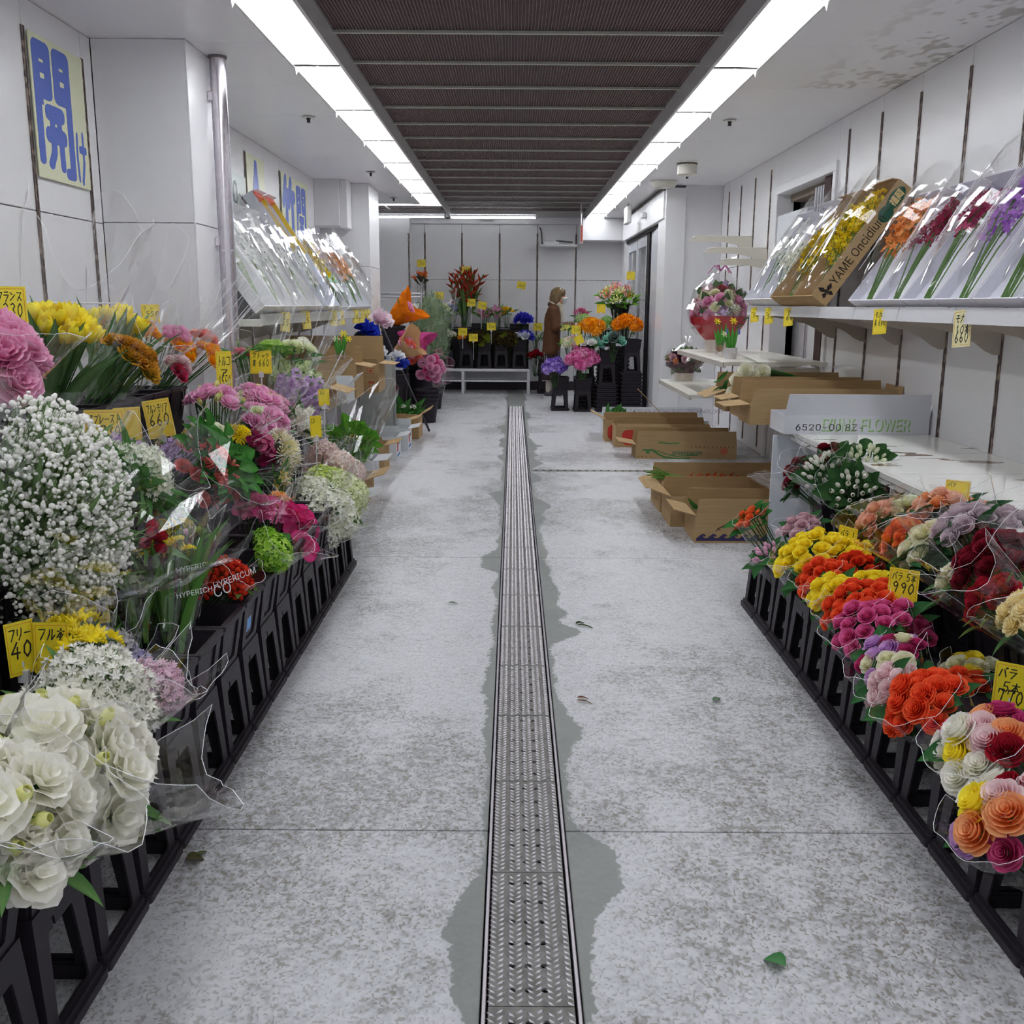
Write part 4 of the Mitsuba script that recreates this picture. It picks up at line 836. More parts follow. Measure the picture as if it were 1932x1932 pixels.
# ------------------------------------------------------------------ blooms: every one is built around +z, about one unit in radius
class Bloom:
    """collects pieces with a palette row and a share of the second colour per vertex"""
    def __init__(s): s.V, s.F, s.U, s.n = [], [], [], 0
    def add(s, m, row, share):
        v, f = np.asarray(m[0], float), np.asarray(m[1], int)
        s.V.append(v); s.F.append(f + s.n); s.n += len(v)
        s.U.append(np.stack([np.full(len(v), row + 0.5), np.broadcast_to(np.clip(share, 0, 1), (len(v),))], 1))
    def shape(s, mat='petal', smooth=True): return shape((np.vstack(s.V), np.vstack(s.F)), mat, smooth=smooth, uv=np.vstack(s.U))

def petal_ring(B, row, n, r0, r1, z0, z1, width, rng, phase=0.0, power=1.0, curl=0.0, cup=0.12, ruffle=0.0, nu=4, nv=3, tint=(0.0, 1.0), point=0.0):
    """n petals from radius r0, height z0 to r1, z1; curl bends the tip down; width in radians"""
    u = np.linspace(-1, 1, nu + 1)[None, :]; v = np.linspace(0, 1, nv + 1)[:, None]
    for k in range(n):
        a = phase + 2 * PI * k / n + rng.uniform(-0.12, 0.12); s = rng.uniform(0.92, 1.06)
        wv = (0.35 + 0.65 * np.sqrt(v)) * (1 - point * v ** 2)
        r = (r0 + (r1 * s - r0) * v ** power) * (1 - cup * u ** 2 * v)
        z = z0 + (z1 * s - z0) * v - curl * v ** 3 - 0.10 * (r1 - r0) * u ** 2 * v ** 2 * (1 - point)
        th = a + u * width * 0.5 * wv
        if ruffle:
            w_ = ruffle * v ** 2 * np.sin(u * 7 + k * 2.1); z = z + w_; r = r + 0.6 * ruffle * v ** 2 * np.cos(u * 9 + k)
        P_ = np.stack([r * np.cos(th), r * np.sin(th), z + 0 * th], -1)
        share = tint[0] + (tint[1] - tint[0]) * (v ** 2 + 0 * u) + rng.uniform(-0.10, 0.14)
        B.add(grid(P_), row, share.ravel())
def ball(B, row, c, r, share=0.5, sub=1, sz=1.0):
    m = trimesh.creation.icosphere(subdivisions=sub, radius=1.0)
    B.add((np.array(m.vertices) * [r, r, r * sz] + c, m.faces), row, share)
def floret(B, row, c, d, r, n, rng, share, lift=0.35):
    """n small pointed petals around direction d"""
    A = frame(c, d, None, r) @ rot([0, 0, 1], rng.uniform(0, 360))
    v, f = [[0, 0, 0]], []
    for k in range(n):
        a = 2 * PI * k / n; w_ = PI / n * 0.85
        i = len(v); v += [[0.6 * math.cos(a - w_), 0.6 * math.sin(a - w_), lift * 0.6], [math.cos(a), math.sin(a), lift], [0.6 * math.cos(a + w_), 0.6 * math.sin(a + w_), lift * 0.6]]
        f += [[0, i, i + 1], [0, i + 1, i + 2]]
    B.add(tf((np.array(v), np.array(f)), A), row, share)
GREEN = ('3f6b35', '5d8a4a')
_bl = {}
def bloom(kind, a, b=None, seed=0):
    key = (kind, a, b, seed)
    if key in _bl: return _bl[key]
    rng = np.random.default_rng(abs(hash_(key)) % 2 ** 31); B = Bloom(); p = pal(a, b or a); g = _green()
    R = lambda *q, **k: petal_ring(B, p, *q, rng, **k)
    smooth = True
    if kind in ('rose', 'rose_small'):
        lo = kind == 'rose_small'
        R(3, 0.02, 0.15, 0.25, 0.72, 2.4, cup=0.0, nu=3, nv=2)
        R(4, 0.06, 0.30, 0.12, 0.76, 2.1, phase=0.5, cup=0.05, nu=3, nv=2)
        nu, nv = (3, 2) if lo else (4, 3)
        R(4, 0.09, 0.44, 0.05, 0.78, 1.9, phase=0.2, power=0.75, curl=0.04, nu=nu, nv=nv)
        R(5, 0.11, 0.58, 0.0, 0.76, 1.7, phase=0.9, power=0.65, curl=0.08, nu=nu, nv=nv)
        R(5, 0.13, 0.74, -0.06, 0.68, 1.6, phase=0.3, power=0.6, curl=0.12, nu=nu, nv=nv)
        R(5, 0.14, 0.90, -0.10, 0.56, 1.5, phase=0.8, power=0.6, curl=0.17, nu=nu, nv=nv, point=0.1)
        if not lo: R(5, 0.15, 1.02, -0.14, 0.40, 1.4, phase=0.1, power=0.6, curl=0.2, nu=nu, nv=nv, point=0.12)
        B.add(lathe([(0.001, -0.32), (0.13, -0.25), (0.2, -0.08)], 6), g, 0.4)
    elif kind == 'lisianthus':
        R(4, 0.03, 0.28, 0.15, 0.78, 2.0, ruffle=0.05); R(5, 0.06, 0.58, 0.05, 0.80, 1.7, phase=0.4, ruffle=0.07, power=0.8, curl=0.05)
        R(5, 0.10, 0.85, -0.05, 0.66, 1.6, phase=0.9, ruffle=0.08, power=0.75, curl=0.10); R(6, 0.12, 1.02, -0.1, 0.42, 1.35, phase=0.1, ruffle=0.09, power=0.7, curl=0.12)
        B.add(lathe([(0.001, -0.35), (0.10, -0.25), (0.16, -0.08)], 6), g, 0.6)
    elif kind == 'carnation':
        for i, (r, z) in enumerate(((0.25, 0.75), (0.45, 0.72), (0.65, 0.62), (0.85, 0.48), (1.0, 0.28))):
            R(7, 0.05, r, 0.0, z, 1.15, phase=i * 0.5, ruffle=0.10, power=0.85, nu=4, nv=2)
        B.add(lathe([(0.001, -0.5), (0.14, -0.4), (0.18, -0.05)], 6), g, 0.6)
    elif kind == 'ranunculus':
        ball(B, g, [0, 0, 0.45], 0.13, 0.8, 1, 0.6)
        for i, (r, z) in enumerate(((0.24, 0.62), (0.40, 0.66), (0.56, 0.64), (0.72, 0.56), (0.87, 0.42), (1.0, 0.24))):
            R(7, 0.08 + 0.5 * r, r, -0.1 + 0.1 * i / 6, z, 1.25, phase=i * 0.45, power=0.55, cup=0.05, nu=3, nv=3, curl=0.02 + 0.02 * i, ruffle=0.02)
    elif kind == 'peony':
        for i, (r, z) in enumerate(((0.25, 0.85), (0.45, 0.86), (0.65, 0.80), (0.85, 0.62), (1.0, 0.38), (1.02, 0.1))):
            R(6, 0.05, r, -0.1, z, 1.5, phase=i * 0.55, ruffle=0.06, power=0.75, nu=5, nv=4)
    elif kind == 'mum':
        for i, (r, z) in enumerate(((0.4, 0.5), (0.65, 0.42), (0.85, 0.3), (1.0, 0.15))):
            R(14, 0.05, r, 0.1, z, 0.34, phase=i * 0.23, nu=2, nv=2, power=0.8, point=0.3, curl=0.05)
    elif kind == 'spider_mum':
        for i, (r, z) in enumerate(((0.5, 0.75), (0.8, 0.5), (1.0, 0.2))):
            R(16, 0.04, r, 0.1, z, 0.16, phase=i * 0.2, nu=1, nv=3, power=0.8, point=0.2, curl=-0.08)
        ball(B, g, [0, 0, 0.2], 0.12, 0.9, 1)
    elif kind in ('gerbera', 'sunflower'):
        R(15, 0.16, 1.0, 0.05, 0.22, 0.40, nu=2, nv=2, point=0.25, curl=0.10); R(15, 0.16, 0.86, 0.08, 0.32, 0.36, phase=0.2, nu=2, nv=2, point=0.25, curl=0.08)
        c = pal('2a1a12', '4a3018') if kind == 'sunflower' else p
        B.add(lathe([(0.001, 0.16), (0.16, 0.15), (0.3 if kind == 'sunflower' else 0.2, 0.06)], 10), c, 0.4)
    elif kind == 'tulip':
        for ph, s in ((0, 1.0), (PI / 3, 0.9)):
            u = np.linspace(-1, 1, 5)[None, :]; v = np.linspace(0, 1, 6)[:, None]
            for k in range(3):
                r = s * (0.12 + 0.55 * np.sin(PI * (0.08 + 0.68 * v))) * (1 - 0.06 * u ** 2); th = ph + k * 2 * PI / 3 + u * 1.15 * np.sin(PI * np.clip(0.15 + 0.8 * v, 0, 0.98)) ** 0.6 * (1 - 0.5 * v ** 3)
                P_ = np.stack([r * np.cos(th), r * np.sin(th), 1.7 * v + 0 * th - 0.3], -1)
                B.add(grid(P_), p, (v + 0 * u).ravel() * 0.9 + rng.uniform(-0.1, 0.1))
    elif kind in ('bud', 'green_bud'):
        for k in range(3):
            u = np.linspace(-1, 1, 4)[None, :]; v = np.linspace(0, 1, 4)[:, None]
            r = 0.08 + 0.40 * np.sin(PI * (0.1 + 0.75 * v)); th = k * 2 * PI / 3 + u * 1.2
            B.add(grid(np.stack([r * np.cos(th), r * np.sin(th), 1.6 * v + 0 * th - 0.3], -1)), p, (v + 0 * u).ravel())
        for k in range(4):
            a = k * PI / 2 + 0.4; w_ = 0.35
            B.add((np.array([[0.1 * math.cos(a), 0.1 * math.sin(a), -0.36], [0.46 * math.cos(a - w_), 0.46 * math.sin(a - w_), 0.2], [0.50 * math.cos(a), 0.50 * math.sin(a), 0.75], [0.46 * math.cos(a + w_), 0.46 * math.sin(a + w_), 0.2]]), tri([[0, 1, 2, 3]])), g, 0.5)
    elif kind == 'calla':                       # rolled funnel seen from above
        u = np.linspace(0, 1, 15)[None, :]; v = np.linspace(0, 1, 5)[:, None]
        th = u * 2 * PI * 1.08; r = (0.22 + 0.62 * v ** 1.4) * (1 + 0.10 * np.cos(th) * v); z = -0.6 + 1.1 * v + 0.25 * v * np.cos(th)
        B.add(grid(np.stack([r * np.cos(th), r * np.sin(th), z + 0 * th], -1)), p, (1 - v + 0 * u).ravel())
        B.add(tube([[0, 0, -0.5], [0, 0, 0.25]], 0.07, 5), p, 0.1)
    elif kind == 'daffodil':
        R(6, 0.05, 1.0, 0.1, 0.22, 0.95, nu=2, nv=2, point=0.6)
        B.add(lathe([(0.2, 0.1), (0.26, 0.35), (0.38, 0.5)], 10), p, 1.0)
    elif kind in ('lily', 'star'):
        R(6, 0.05, 1.0, -0.2, 0.55, 0.72, nu=2, nv=3, point=0.55, curl=0.15 if kind == 'lily' else 0.0)
        if kind == 'lily': B.add(cat(*[tube([[0, 0, 0], [0.25 * math.cos(t_), 0.25 * math.sin(t_), 0.6]], 0.02, 3) for t_ in (0, 2.1, 4.2)]), g, 1.0)
    elif kind == 'hydrangea':
        n = 95
        for i in range(n):
            z = 1 - 1.55 * (i + 0.5) / n; r = math.sqrt(max(0, 1 - z * z)); t_ = i * 2.39996
            d = np.array([r * math.cos(t_), r * math.sin(t_), z]); s = rng.uniform(0.86, 1.0)
            floret(B, p, d * s * [1, 1, 0.85], d + rng.normal(0, 0.25, 3), 0.21, 4, rng, rng.uniform(0, 1), 0.25)
        smooth = False
    elif kind == 'umbel':                       # head of small six-pointed stars
        for i in range(15):
            z = 1 - 1.1 * (i + 0.5) / 15; r = math.sqrt(1 - z * z); t_ = i * 2.39996
            d = np.array([r * math.cos(t_), r * math.sin(t_), z]); floret(B, p, d * rng.uniform(0.7, 0.95), d + rng.normal(0, 0.2, 3), 0.36, 6, rng, rng.uniform(0.4, 1), 0.5)
            B.add(tube([[0, 0, -0.3], d * 0.8], 0.025, 3), g, 0.5)
        smooth = False
    elif kind == 'stock':                       # column of ruffled florets
        for i in range(46):
            z = (i + 0.5) / 46 * 2.6 - 1.2; r = 0.50 * (1 - 0.25 * ((z + 1.2) / 2.6) ** 2) * rng.uniform(0.8, 1); t_ = i * 2.39996
            d = np.array([math.cos(t_), math.sin(t_), 0.35]); floret(B, p, [r * d[0], r * d[1], z], d + rng.normal(0, 0.25, 3), 0.34, 5, rng, rng.uniform(0, 1), 0.2)
        for i in range(8): ball(B, g, [rng.normal(0, 0.12), rng.normal(0, 0.12), 1.35 + rng.uniform(0, 0.3)], 0.09, 0.9, 0)
        smooth = False
    elif kind == 'orchid':                      # spike of flat five-petalled flowers
        for i in range(13):
            z = i / 12 * 3.4 - 1.5; t_ = i * 2.39996; s = 1.0 if i < 9 else 0.75 - 0.1 * (i - 9)
            d = np.array([math.cos(t_), math.sin(t_), 0.25]); floret(B, p, [0.34 * s * d[0], 0.34 * s * d[1], z], d + rng.normal(0, 0.2, 3), 0.52 * s, 5, rng, rng.uniform(0, 1), 0.12)
        B.add(tube([[0, 0, -1.8], [0, 0, 2.0]], 0.04, 4), g, 0.3); smooth = False
    elif kind == 'oncidium':                    # loose spray of many small skirted flowers
        for i in range(75):
            z = rng.uniform(-1.5, 2.0); r = 0.62 * math.sqrt(rng.uniform(0.05, 1)) * (1 - 0.22 * abs(z)); t_ = rng.uniform(0, 2 * PI)
            floret(B, p, [r * math.cos(t_), r * math.sin(t_), z], rng.normal(0, 1, 3) + [0, 0, 0.2], 0.20, 3, rng, rng.uniform(0, 1), 0.15)
        for i in range(9): B.add(tube([[0, 0, -1.8 + 0.3 * i], [rng.normal(0, 0.35), rng.normal(0, 0.35), -1.0 + 0.35 * i]], 0.022, 3), g, 0.6)
        smooth = False
    elif kind == 'freesia':                     # arched comb of buds, two open
        for i in range(7):
            t_ = i / 6; c = np.array([-0.2 + 1.3 * t_, 0, 0.55 + 0.45 * math.sin(t_ * 2.2)]); r = 0.20 - 0.02 * i
            if i < 3: floret(B, p, c, [0.1, 0, 1], 0.55, 6, rng, rng.uniform(0.3, 1), 0.8)
            else: ball(B, p, c + [0, 0, 0.15], r, 0.8 - 0.15 * (i - 3), 1, 2.0)
        B.add(tube([[-0.2, 0, -0.4], [-0.1, 0, 0.4], [0.4, 0, 0.75], [1.1, 0, 0.85]], 0.05, 4), g, 0.7)
    elif kind == 'buds_green':                  # comb of narrow green buds
        for i in range(16):
            t_ = i * 2.39996; r = 0.25 + 0.6 * i / 16
            B.add(tf(sc(hull(trimesh.creation.icosphere(subdivisions=1).vertices), 0.11, 0.11, 0.34), frame([r * math.cos(t_) * 0.7, r * math.sin(t_) * 0.7, 0.5 - 0.3 * r], [math.cos(t_) * 0.8, math.sin(t_) * 0.8, 1])), p, rng.uniform(0, 1))
        B.add(tube([[0, 0, -0.8], [0, 0, 0.3]], 0.06, 4), g, 0.5)
    elif kind == 'berries':
        for i in range(22):
            z = 1 - 1.5 * (i + 0.5) / 22; r = math.sqrt(max(0.0, 1 - z * z)); t_ = i * 2.39996
            d = np.array([r * math.cos(t_), r * math.sin(t_), z]) * rng.uniform(0.75, 1.0); ball(B, p, d, 0.24, rng.uniform(0, 1), 1, 1.2)
            B.add(tube([[0, 0, -0.6], d * 0.8], 0.03, 3), g, 0.3)
    elif kind == 'heliconia':
        for i in range(8):
            sgn = 1 if i % 2 else -1; z = -1.2 + 0.36 * i; L = 1.0 - 0.07 * i
            m = hull([[0, -0.10, z], [0, 0.10, z], [0, 0, z + 0.34], [sgn * L * 0.5, -0.10, z + 0.32], [sgn * L * 0.5, 0.10, z + 0.32], [sgn * L, 0, z + 0.75]])
            m = tf(m, rot([0, 0, 1], 35 * i)); B.add(m, p, np.clip(np.hypot(m[0][:, 0], m[0][:, 1]) / L, 0, 1) * 0.9)
        B.add(tube([[0, 0, -2.2], [0, 0, 1.8]], 0.06, 4), g, 0.3); smooth = False
    elif kind == 'paradise':
        B.add(hull([[0, 0, -1.0], [0.12, 0.06, -0.9], [0.1, -0.06, 0], [-0.1, 0.06, 0], [1.3, 0, 0.35], [0.2, 0, -0.1]]), pal('4b3a3c', '56603f'), 0.4)
        for i in range(6):
            a = -0.5 + 0.28 * i; L = 1.1 + 0.15 * (i % 3)
            B.add(hull([[0, -0.03, 0], [0, 0.03, 0], [0.5 * L * math.sin(a) - 0.06, 0.05 * (i - 2), 0.55 * L], [0.5 * L * math.sin(a) + 0.1, 0.05 * (i - 2) + 0.02, 0.5 * L], [L * math.sin(a), 0.09 * (i - 2), L * math.cos(a)]]), p, rng.uniform(0, 1))
        B.add(hull([[0, 0, 0], [0.05, 0.02, 0], [0.8, 0, 0.7], [0.75, 0.03, 0.62]]), pal('3b3f86'), 0); smooth = False
    elif kind == 'crumple':                     # crumpled tissue or ribbon
        for i in range(5): R(5, 0.05, 0.5 + 0.12 * i, 0.0, 0.9 - 0.16 * i, 1.3, phase=i, ruffle=0.22, nu=3, nv=2)
        smooth = False
    elif kind == 'plush':                       # feathery dyed plume
        for i in range(60):
            z = 1 - 1.4 * (i + 0.5) / 60; r = math.sqrt(max(0.0, 1 - z * z)); t_ = i * 2.39996
            d = np.array([r * math.cos(t_), r * math.sin(t_), z]); floret(B, p, d * rng.uniform(0.5, 0.85), d + rng.normal(0, 0.5, 3), 0.34, 5, rng, rng.uniform(0, 1), 0.6)
        smooth = False
    _bl[key] = B.shape('petal', smooth)
    return _bl[key]
def hash_(key):
    h = 7
    for ch in repr(key): h = (h * 131 + ord(ch)) % (2 ** 61 - 1)
    return h
_gr = []
def _green():
    if not _gr: _gr.append(pal(*GREEN))
    return _gr[0]
_lf = {}
def leaf_shape(kind, a, b):
    key = (kind, a, b)
    if key not in _lf:
        v = np.linspace(0, 1, 7)[:, None]; u = np.linspace(-1, 1, 5)[None, :]
        w_ = {'leaf': 0.42 * np.sin(PI * v ** 0.8) ** 0.9, 'blade': 0.075 * np.sin(PI * np.clip(0.2 + 0.8 * v, 0, 1)) ** 0.8, 'narrow': 0.16 * np.sin(PI * v ** 0.75)}[kind]
        z = 0.18 * np.abs(u) * w_ / 0.3 - 0.28 * v ** 2
        P_ = np.stack([u * w_ , v + 0 * u, z + 0 * v], -1)
        P_ = P_[:, :, [0, 2, 1]] * [1, -1, 1]       # grows along +z, upper face towards +y... -y is outward
        B = Bloom(); B.add(grid(P_), pal(a, b), (1 - np.abs(u) * 0.8 + 0 * v).ravel() * 0.6); _lf[key] = B.shape('leaf', True)
    return _lf[key]

# ------------------------------------------------------------------ bouquets
def crinkle(P_, amp, freq, seed):
    q = np.asarray(P_) * freq
    n = np.stack([meshkit.noise(q + 17 * k, seed + k) for k in range(3)], -1) - 0.5
    n2_ = np.stack([meshkit.noise(q * 2.7 + 5 * k, seed + 9 + k) for k in range(3)], -1) - 0.5
    return P_ + amp * (n + 0.5 * n2_)
def sleeve(base, head, R, rng, ext=0.28, flare=1.14, peaks=2, rb=0.35, n=26, m=9, amp=0.018, wrap=0.62, full=False):
    """open cone of film from the stem ends to beyond the blooms, its rim drawn out into points"""
    ax = head - base; L = np.linalg.norm(ax); A = frame(base, ax); ph = rng.uniform(0, 2 * PI)
    aisle = np.array([-np.sign(base[0]), -0.7, 0.2]); mid = math.atan2(aisle @ A[:3, 1], aisle @ A[:3, 0])      # the sheet's overlap lies at the back, towards the wall
    w_ = PI if full else PI * wrap
    th = mid + np.linspace(-w_, w_, n)[None, :]; v = np.linspace(0.0, 1, m)[:, None]
    pk = np.abs(np.cos(peaks / 2 * th + ph)) ** 1.6
    top = L + ext * (0.35 + 0.75 * pk)
    z = v * top
    rad = R * (rb + (flare - rb) * np.clip(z / L, 0, 1.6) ** 0.9) * (1 + 0.10 * (pk - 0.4) * v ** 3)
    rad = rad * (1 + 0.05 * np.sin(th * 7 + ph * 3) * v)
    P_ = np.stack([rad * np.cos(th), rad * np.sin(th), z + 0 * th], -1)
    P_ = crinkle(P_, amp, 16.0, int(rng.integers(1, 9999)))
    return tf(grid(P_), A)
NB = [0]
def bouquet(name, label, base, head, R, kinds, leaves=(0, 'leaf', '3d6a3c', '5b8a55', 0.09), wrap=True, cat_='bouquet', group=None, dome=0.35, spread=0.7, mix_=True, ext=0.22, flare=1.15, peaks=2, paper=None, stems=True, rb=0.35, sq=1.0, sticks=None, amp=0.018, lift=0.0):
    """kinds: (part name, bloom kind, colour, colour, how many, size). The flower mass is a dome of radius R round head, facing away from base."""
    NB[0] += 1; rng = np.random.default_rng(1000 + NB[0])
    base, head = np.asarray(base, float), np.asarray(head, float)
    t = thing(name, label, cat_, group); ax = (head - base) / np.linalg.norm(head - base); A = frame([0, 0, 0], ax)
    ex, ey = A[:3, 0], A[:3, 1]
    todo = [k for k in kinds for _ in range(k[4])]
    if mix_: rng.shuffle(todo) if False else None
    order = rng.permutation(len(todo)) if mix_ else np.arange(len(todo))
    n = len(todo); st = []
    for i in range(n):
        pn, kind, a, b, _, size = todo[order[i]]
        r = R * math.sqrt((i + 0.4) / n); th = i * 2.39996 + rng.uniform(-0.2, 0.2)
        rad = math.cos(th) * ex + math.sin(th) * ey * sq
        pos = head + rad * r + ax * (dome * R * (1 - 1.6 * (r / R) ** 2) + rng.normal(0, 0.08) * R)
        d = ax + rad * spread * (r / R) + rng.normal(0, 0.12, 3); d /= np.linalg.norm(d); s = size * rng.uniform(0.88, 1.1)
        put(t, pn, bloom(kind, a, b, int(i % 2)), frame(pos - d * s * 0.4, d, None, s) @ rot([0, 0, 1], rng.uniform(0, 360)))
        if stems: st.append(tube([base + 0.18 * R * rad * (r / R), base * 0.45 + pos * 0.55 + 0.05 * R * rad, pos - d * s * 0.5], 0.0028, 4, cap=False))
    nl, lk, la, lb, ls = leaves
    for i in range(nl):
        th = i * 2.39996 + 0.4; rad = math.cos(th) * ex + math.sin(th) * ey; f_ = rng.uniform(0.25, 1.0); q = rng.uniform(0.35, 0.98)
        pos = head + rad * R * q - ax * R * (0.1 + f_ * 0.75 - lift)
        d = ax * rng.uniform(0.2, 1.0) + rad * rng.uniform(0.5, 1.0); s = ls * rng.uniform(0.8, 1.25)
        if lk == 'blade': pos = head + rad * R * q * 0.8 - ax * s * rng.uniform(0.75, 1.15); d = ax + rad * rng.uniform(0.02, 0.22)
        put(t, 'leaf', leaf_shape(lk, la, lb), frame(pos, d, np.cross(rad, ax), s))
    if st: part(t, 'stems', cat(*st), 'leaf', '4a7040', kind='stuff')
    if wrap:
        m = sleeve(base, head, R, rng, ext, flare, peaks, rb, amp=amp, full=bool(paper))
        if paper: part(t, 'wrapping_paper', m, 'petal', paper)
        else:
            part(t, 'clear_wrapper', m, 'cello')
            q = m[0].reshape(-1, 26, 3); part(t, 'film_edge', tube(np.vstack([q[4:-1, 0], q[-1], q[-2:3:-1, -1]]), 0.0008, 3, cap=False), 'gloss', 'e2e5e7')  # opaque pale thread paints the bright glint along the film rim
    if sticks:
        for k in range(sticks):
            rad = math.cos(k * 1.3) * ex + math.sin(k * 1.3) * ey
            part(t, 'film_fold', tube([head + rad * R * 1.05, head + rad * R * 1.15 + ax * ext * 1.2], 0.0016, 4), 'gloss', 'dfe2e4')  # pale rods painting the bright streaks light makes on creased film
    return t

# ------------------------------------------------------------------ the cut flowers. colours: (base of the petal, rim of the petal)
C = {'yellow': ('f2dc00', 'fff352'), 'gold': ('ee9c08', 'f9bd1c'), 'orange_red': ('df3a18', 'fb7448'), 'red_orange': ('cb2c16', 'f25a36'), 'hot_pink': ('cc2a78', 'f07fb8'), 'deep_pink': ('a81f52', 'd65a8c'), 'lilac': ('b573c9', 'e4bde8'), 'magenta': ('a3174e', 'd04a86'),
     'cream': ('e6e6b8', 'f2f0dc'), 'white': ('eeeedd', 'f6f4ee'), 'blush': ('eac6cf', 'f5e4e4'), 'peach': ('ecaf8a', 'f4cdb8'), 'orange': ('e8632c', 'f58a52'), 'apricot': ('e8843a', 'f6bd8a'), 'mauve': ('bfa8b8', 'dccdd2'), 'dark_red': ('4a0a16', '8c2434'), 'crimson': ('8c1426', 'b02536'),
     'dusty_pink': ('cfa6b4', 'dfbfc6'), 'pink': ('e39ac2', 'f2c3dc'), 'rose_pink': ('db86b8', 'f6c6e2'), 'coral': ('e8695c', 'f29482'), 'lemon': ('dfe07a', 'eef0a8'), 'lime': ('86b52e', 'c3e07a'), 'pale_green': ('c4d68e', 'e6edcf'), 'lavender': ('b79ccb', 'd8c3e2'), 'violet': ('6a49b0', '9f7fd2'), 'blue': ('2a2a9c', '4d4dc4'),
     'ivory_green': ('dfe8b4', 'f1f3e0'), 'burgundy': ('6e1a3f', '9a2f60'), 'berry': ('b3261c', 'd9452c'), 'green': ('4c7a34', '7ba24e'), 'salmon': ('d65f5c', 'ea8b84'), 'rust': ('a8551e', 'd8922e')}
def K(part_name, kind, col, n, size): return (part_name, kind, *C[col], int(round(n * (1.25 if kind.startswith('rose') else 1.0))), size * (1.2 if kind.startswith('rose') else 1.0))
RL = (7, 'leaf', '2f5c36', '4c7d4b', 0.075)

# --- right front row
def rf(name, label, head, R, kinds, leaves=RL, **k):
    h = np.array(head); b = [1.36 + 0.25 * (h[0] - 1.15), h[1] + 0.03, 0.03]
    return bouquet(name, label, b, h, R, kinds, leaves, group='rose bouquets of the right front row' if 'rose' in name else None, **{**dict(ext=0.025, flare=1.08, rb=0.3), **k})
rf('rose_bouquet', 'small orange spray roses with large green leaves at the far aisle corner', (1.120, 4.580, 0.376), 0.075, [K('rose', 'rose_small', 'orange', 8, 0.024)], (12, 'leaf', '2f6a34', '4f8a48', 0.075))
rf('rose_bouquet', 'dusty pink roses behind the yellow roses, in front of the wave box', (1.250, 4.208, 0.421), 0.095, [K('rose', 'rose', 'dusty_pink', 9, 0.030)], dome=0.25)
rf('rose_bouquet', 'pale pink rosebuds hanging over the far end of the right front row', (1.100, 4.161, 0.301), 0.07, [K('rosebud', 'bud', 'pink', 12, 0.020)])
rf('rose_bouquet', 'wide bunch of yellow roses at the far end of the right front row', (1.150, 3.767, 0.423), 0.14, [K('rose', 'rose', 'yellow', 22, 0.029)], dome=0.3)
rf('rose_bouquet', 'yellow roses beside the blank yellow card, behind the wide yellow bunch', (1.300, 3.692, 0.442), 0.09, [K('rose', 'rose', 'yellow', 10, 0.028)])
rf('rose_bouquet', 'bright orange-red roses just in front of the wide yellow bunch', (1.150, 3.584, 0.376), 0.095, [K('rose', 'rose', 'orange_red', 12, 0.028)])
rf('rose_bouquet', 'deep red-orange roses against the dark buckets of the back row', (1.280, 3.581, 0.399), 0.10, [K('rose', 'rose', 'red_orange', 14, 0.027)])
rf('rose_bouquet', 'yellow roses between two orange-red bunches, aisle side', (1.120, 3.391, 0.374), 0.085, [K('rose', 'rose', 'yellow', 11, 0.028)])
rf('rose_bouquet', 'yellow roses behind the big orange-red bunch', (1.260, 3.366, 0.398), 0.10, [K('rose', 'rose', 'yellow', 12, 0.029)])
rf('rose_bouquet', 'big bunch of orange-red roses right behind the hot pink bunch', (1.130, 3.148, 0.405), 0.125, [K('rose', 'rose', 'orange_red', 18, 0.029)], dome=0.3)
rf('rose_bouquet', 'big bunch of hot pink roses, middle of the right front row', (1.130, 3.015, 0.375), 0.125, [K('rose', 'rose', 'hot_pink', 18, 0.029)])
rf('rose_bouquet', 'deep pink roses below the card priced 990', (1.270, 3.063, 0.333), 0.085, [K('rose', 'rose', 'deep_pink', 9, 0.028)])
rf('rose_bouquet', 'mixed bunch of magenta, lilac and cream roses in front of the hot pink bunch', (1.100, 2.758, 0.348), 0.105, [K('rose', 'rose', 'lilac', 5, 0.031), K('rose', 'rose', 'magenta', 5, 0.028), K('rose', 'rose', 'cream', 4, 0.028)])
rf('rose_bouquet', 'pale pink and white roses on the aisle side of the vermilion bunch', (1.060, 2.642, 0.311), 0.075, [K('rose', 'rose', 'blush', 8, 0.029)])
rf('rose_bouquet', 'vermilion roses in a clear sleeve leaning into the aisle, nearest plain orange bunch', (1.100, 2.510, 0.327), 0.11, [K('rose', 'rose', 'orange_red', 14, 0.031)])
rf('rose_bouquet', 'vermilion roses standing between the yellow mix and the card priced 770', (1.300, 2.726, 0.273), 0.08, [K('rose', 'rose', 'orange_red', 8, 0.031)])
rf('rose_bouquet', 'yellow, cream and lilac roses left of the card priced 770', (1.380, 2.816, 0.295), 0.085, [K('rose', 'rose', 'yellow', 5, 0.031), K('rose', 'rose', 'cream', 4, 0.030), K('rose', 'rose', 'lilac', 2, 0.030)], (3, 'leaf', '2f5c36', '4c7d4b', 0.07))
rf('rose_bouquet', 'many-coloured rose bunch, second nearest at the right edge', (1.100, 2.162, 0.361), 0.120, [K('rose', 'rose', 'white', 4, 0.044), K('rose', 'rose', 'blush', 2, 0.041), K('rose', 'rose', 'magenta', 2, 0.040), K('rose', 'rose', 'lilac', 1, 0.040), K('rose', 'rose', 'apricot', 2, 0.041), K('rose', 'rose', 'crimson', 1, 0.040), K('rose', 'rose', 'yellow', 1, 0.044), K('rose', 'rose', 'mauve', 1, 0.040)], (4, 'leaf', '2f5c36', '4c7d4b', 0.08), dome=0.4)
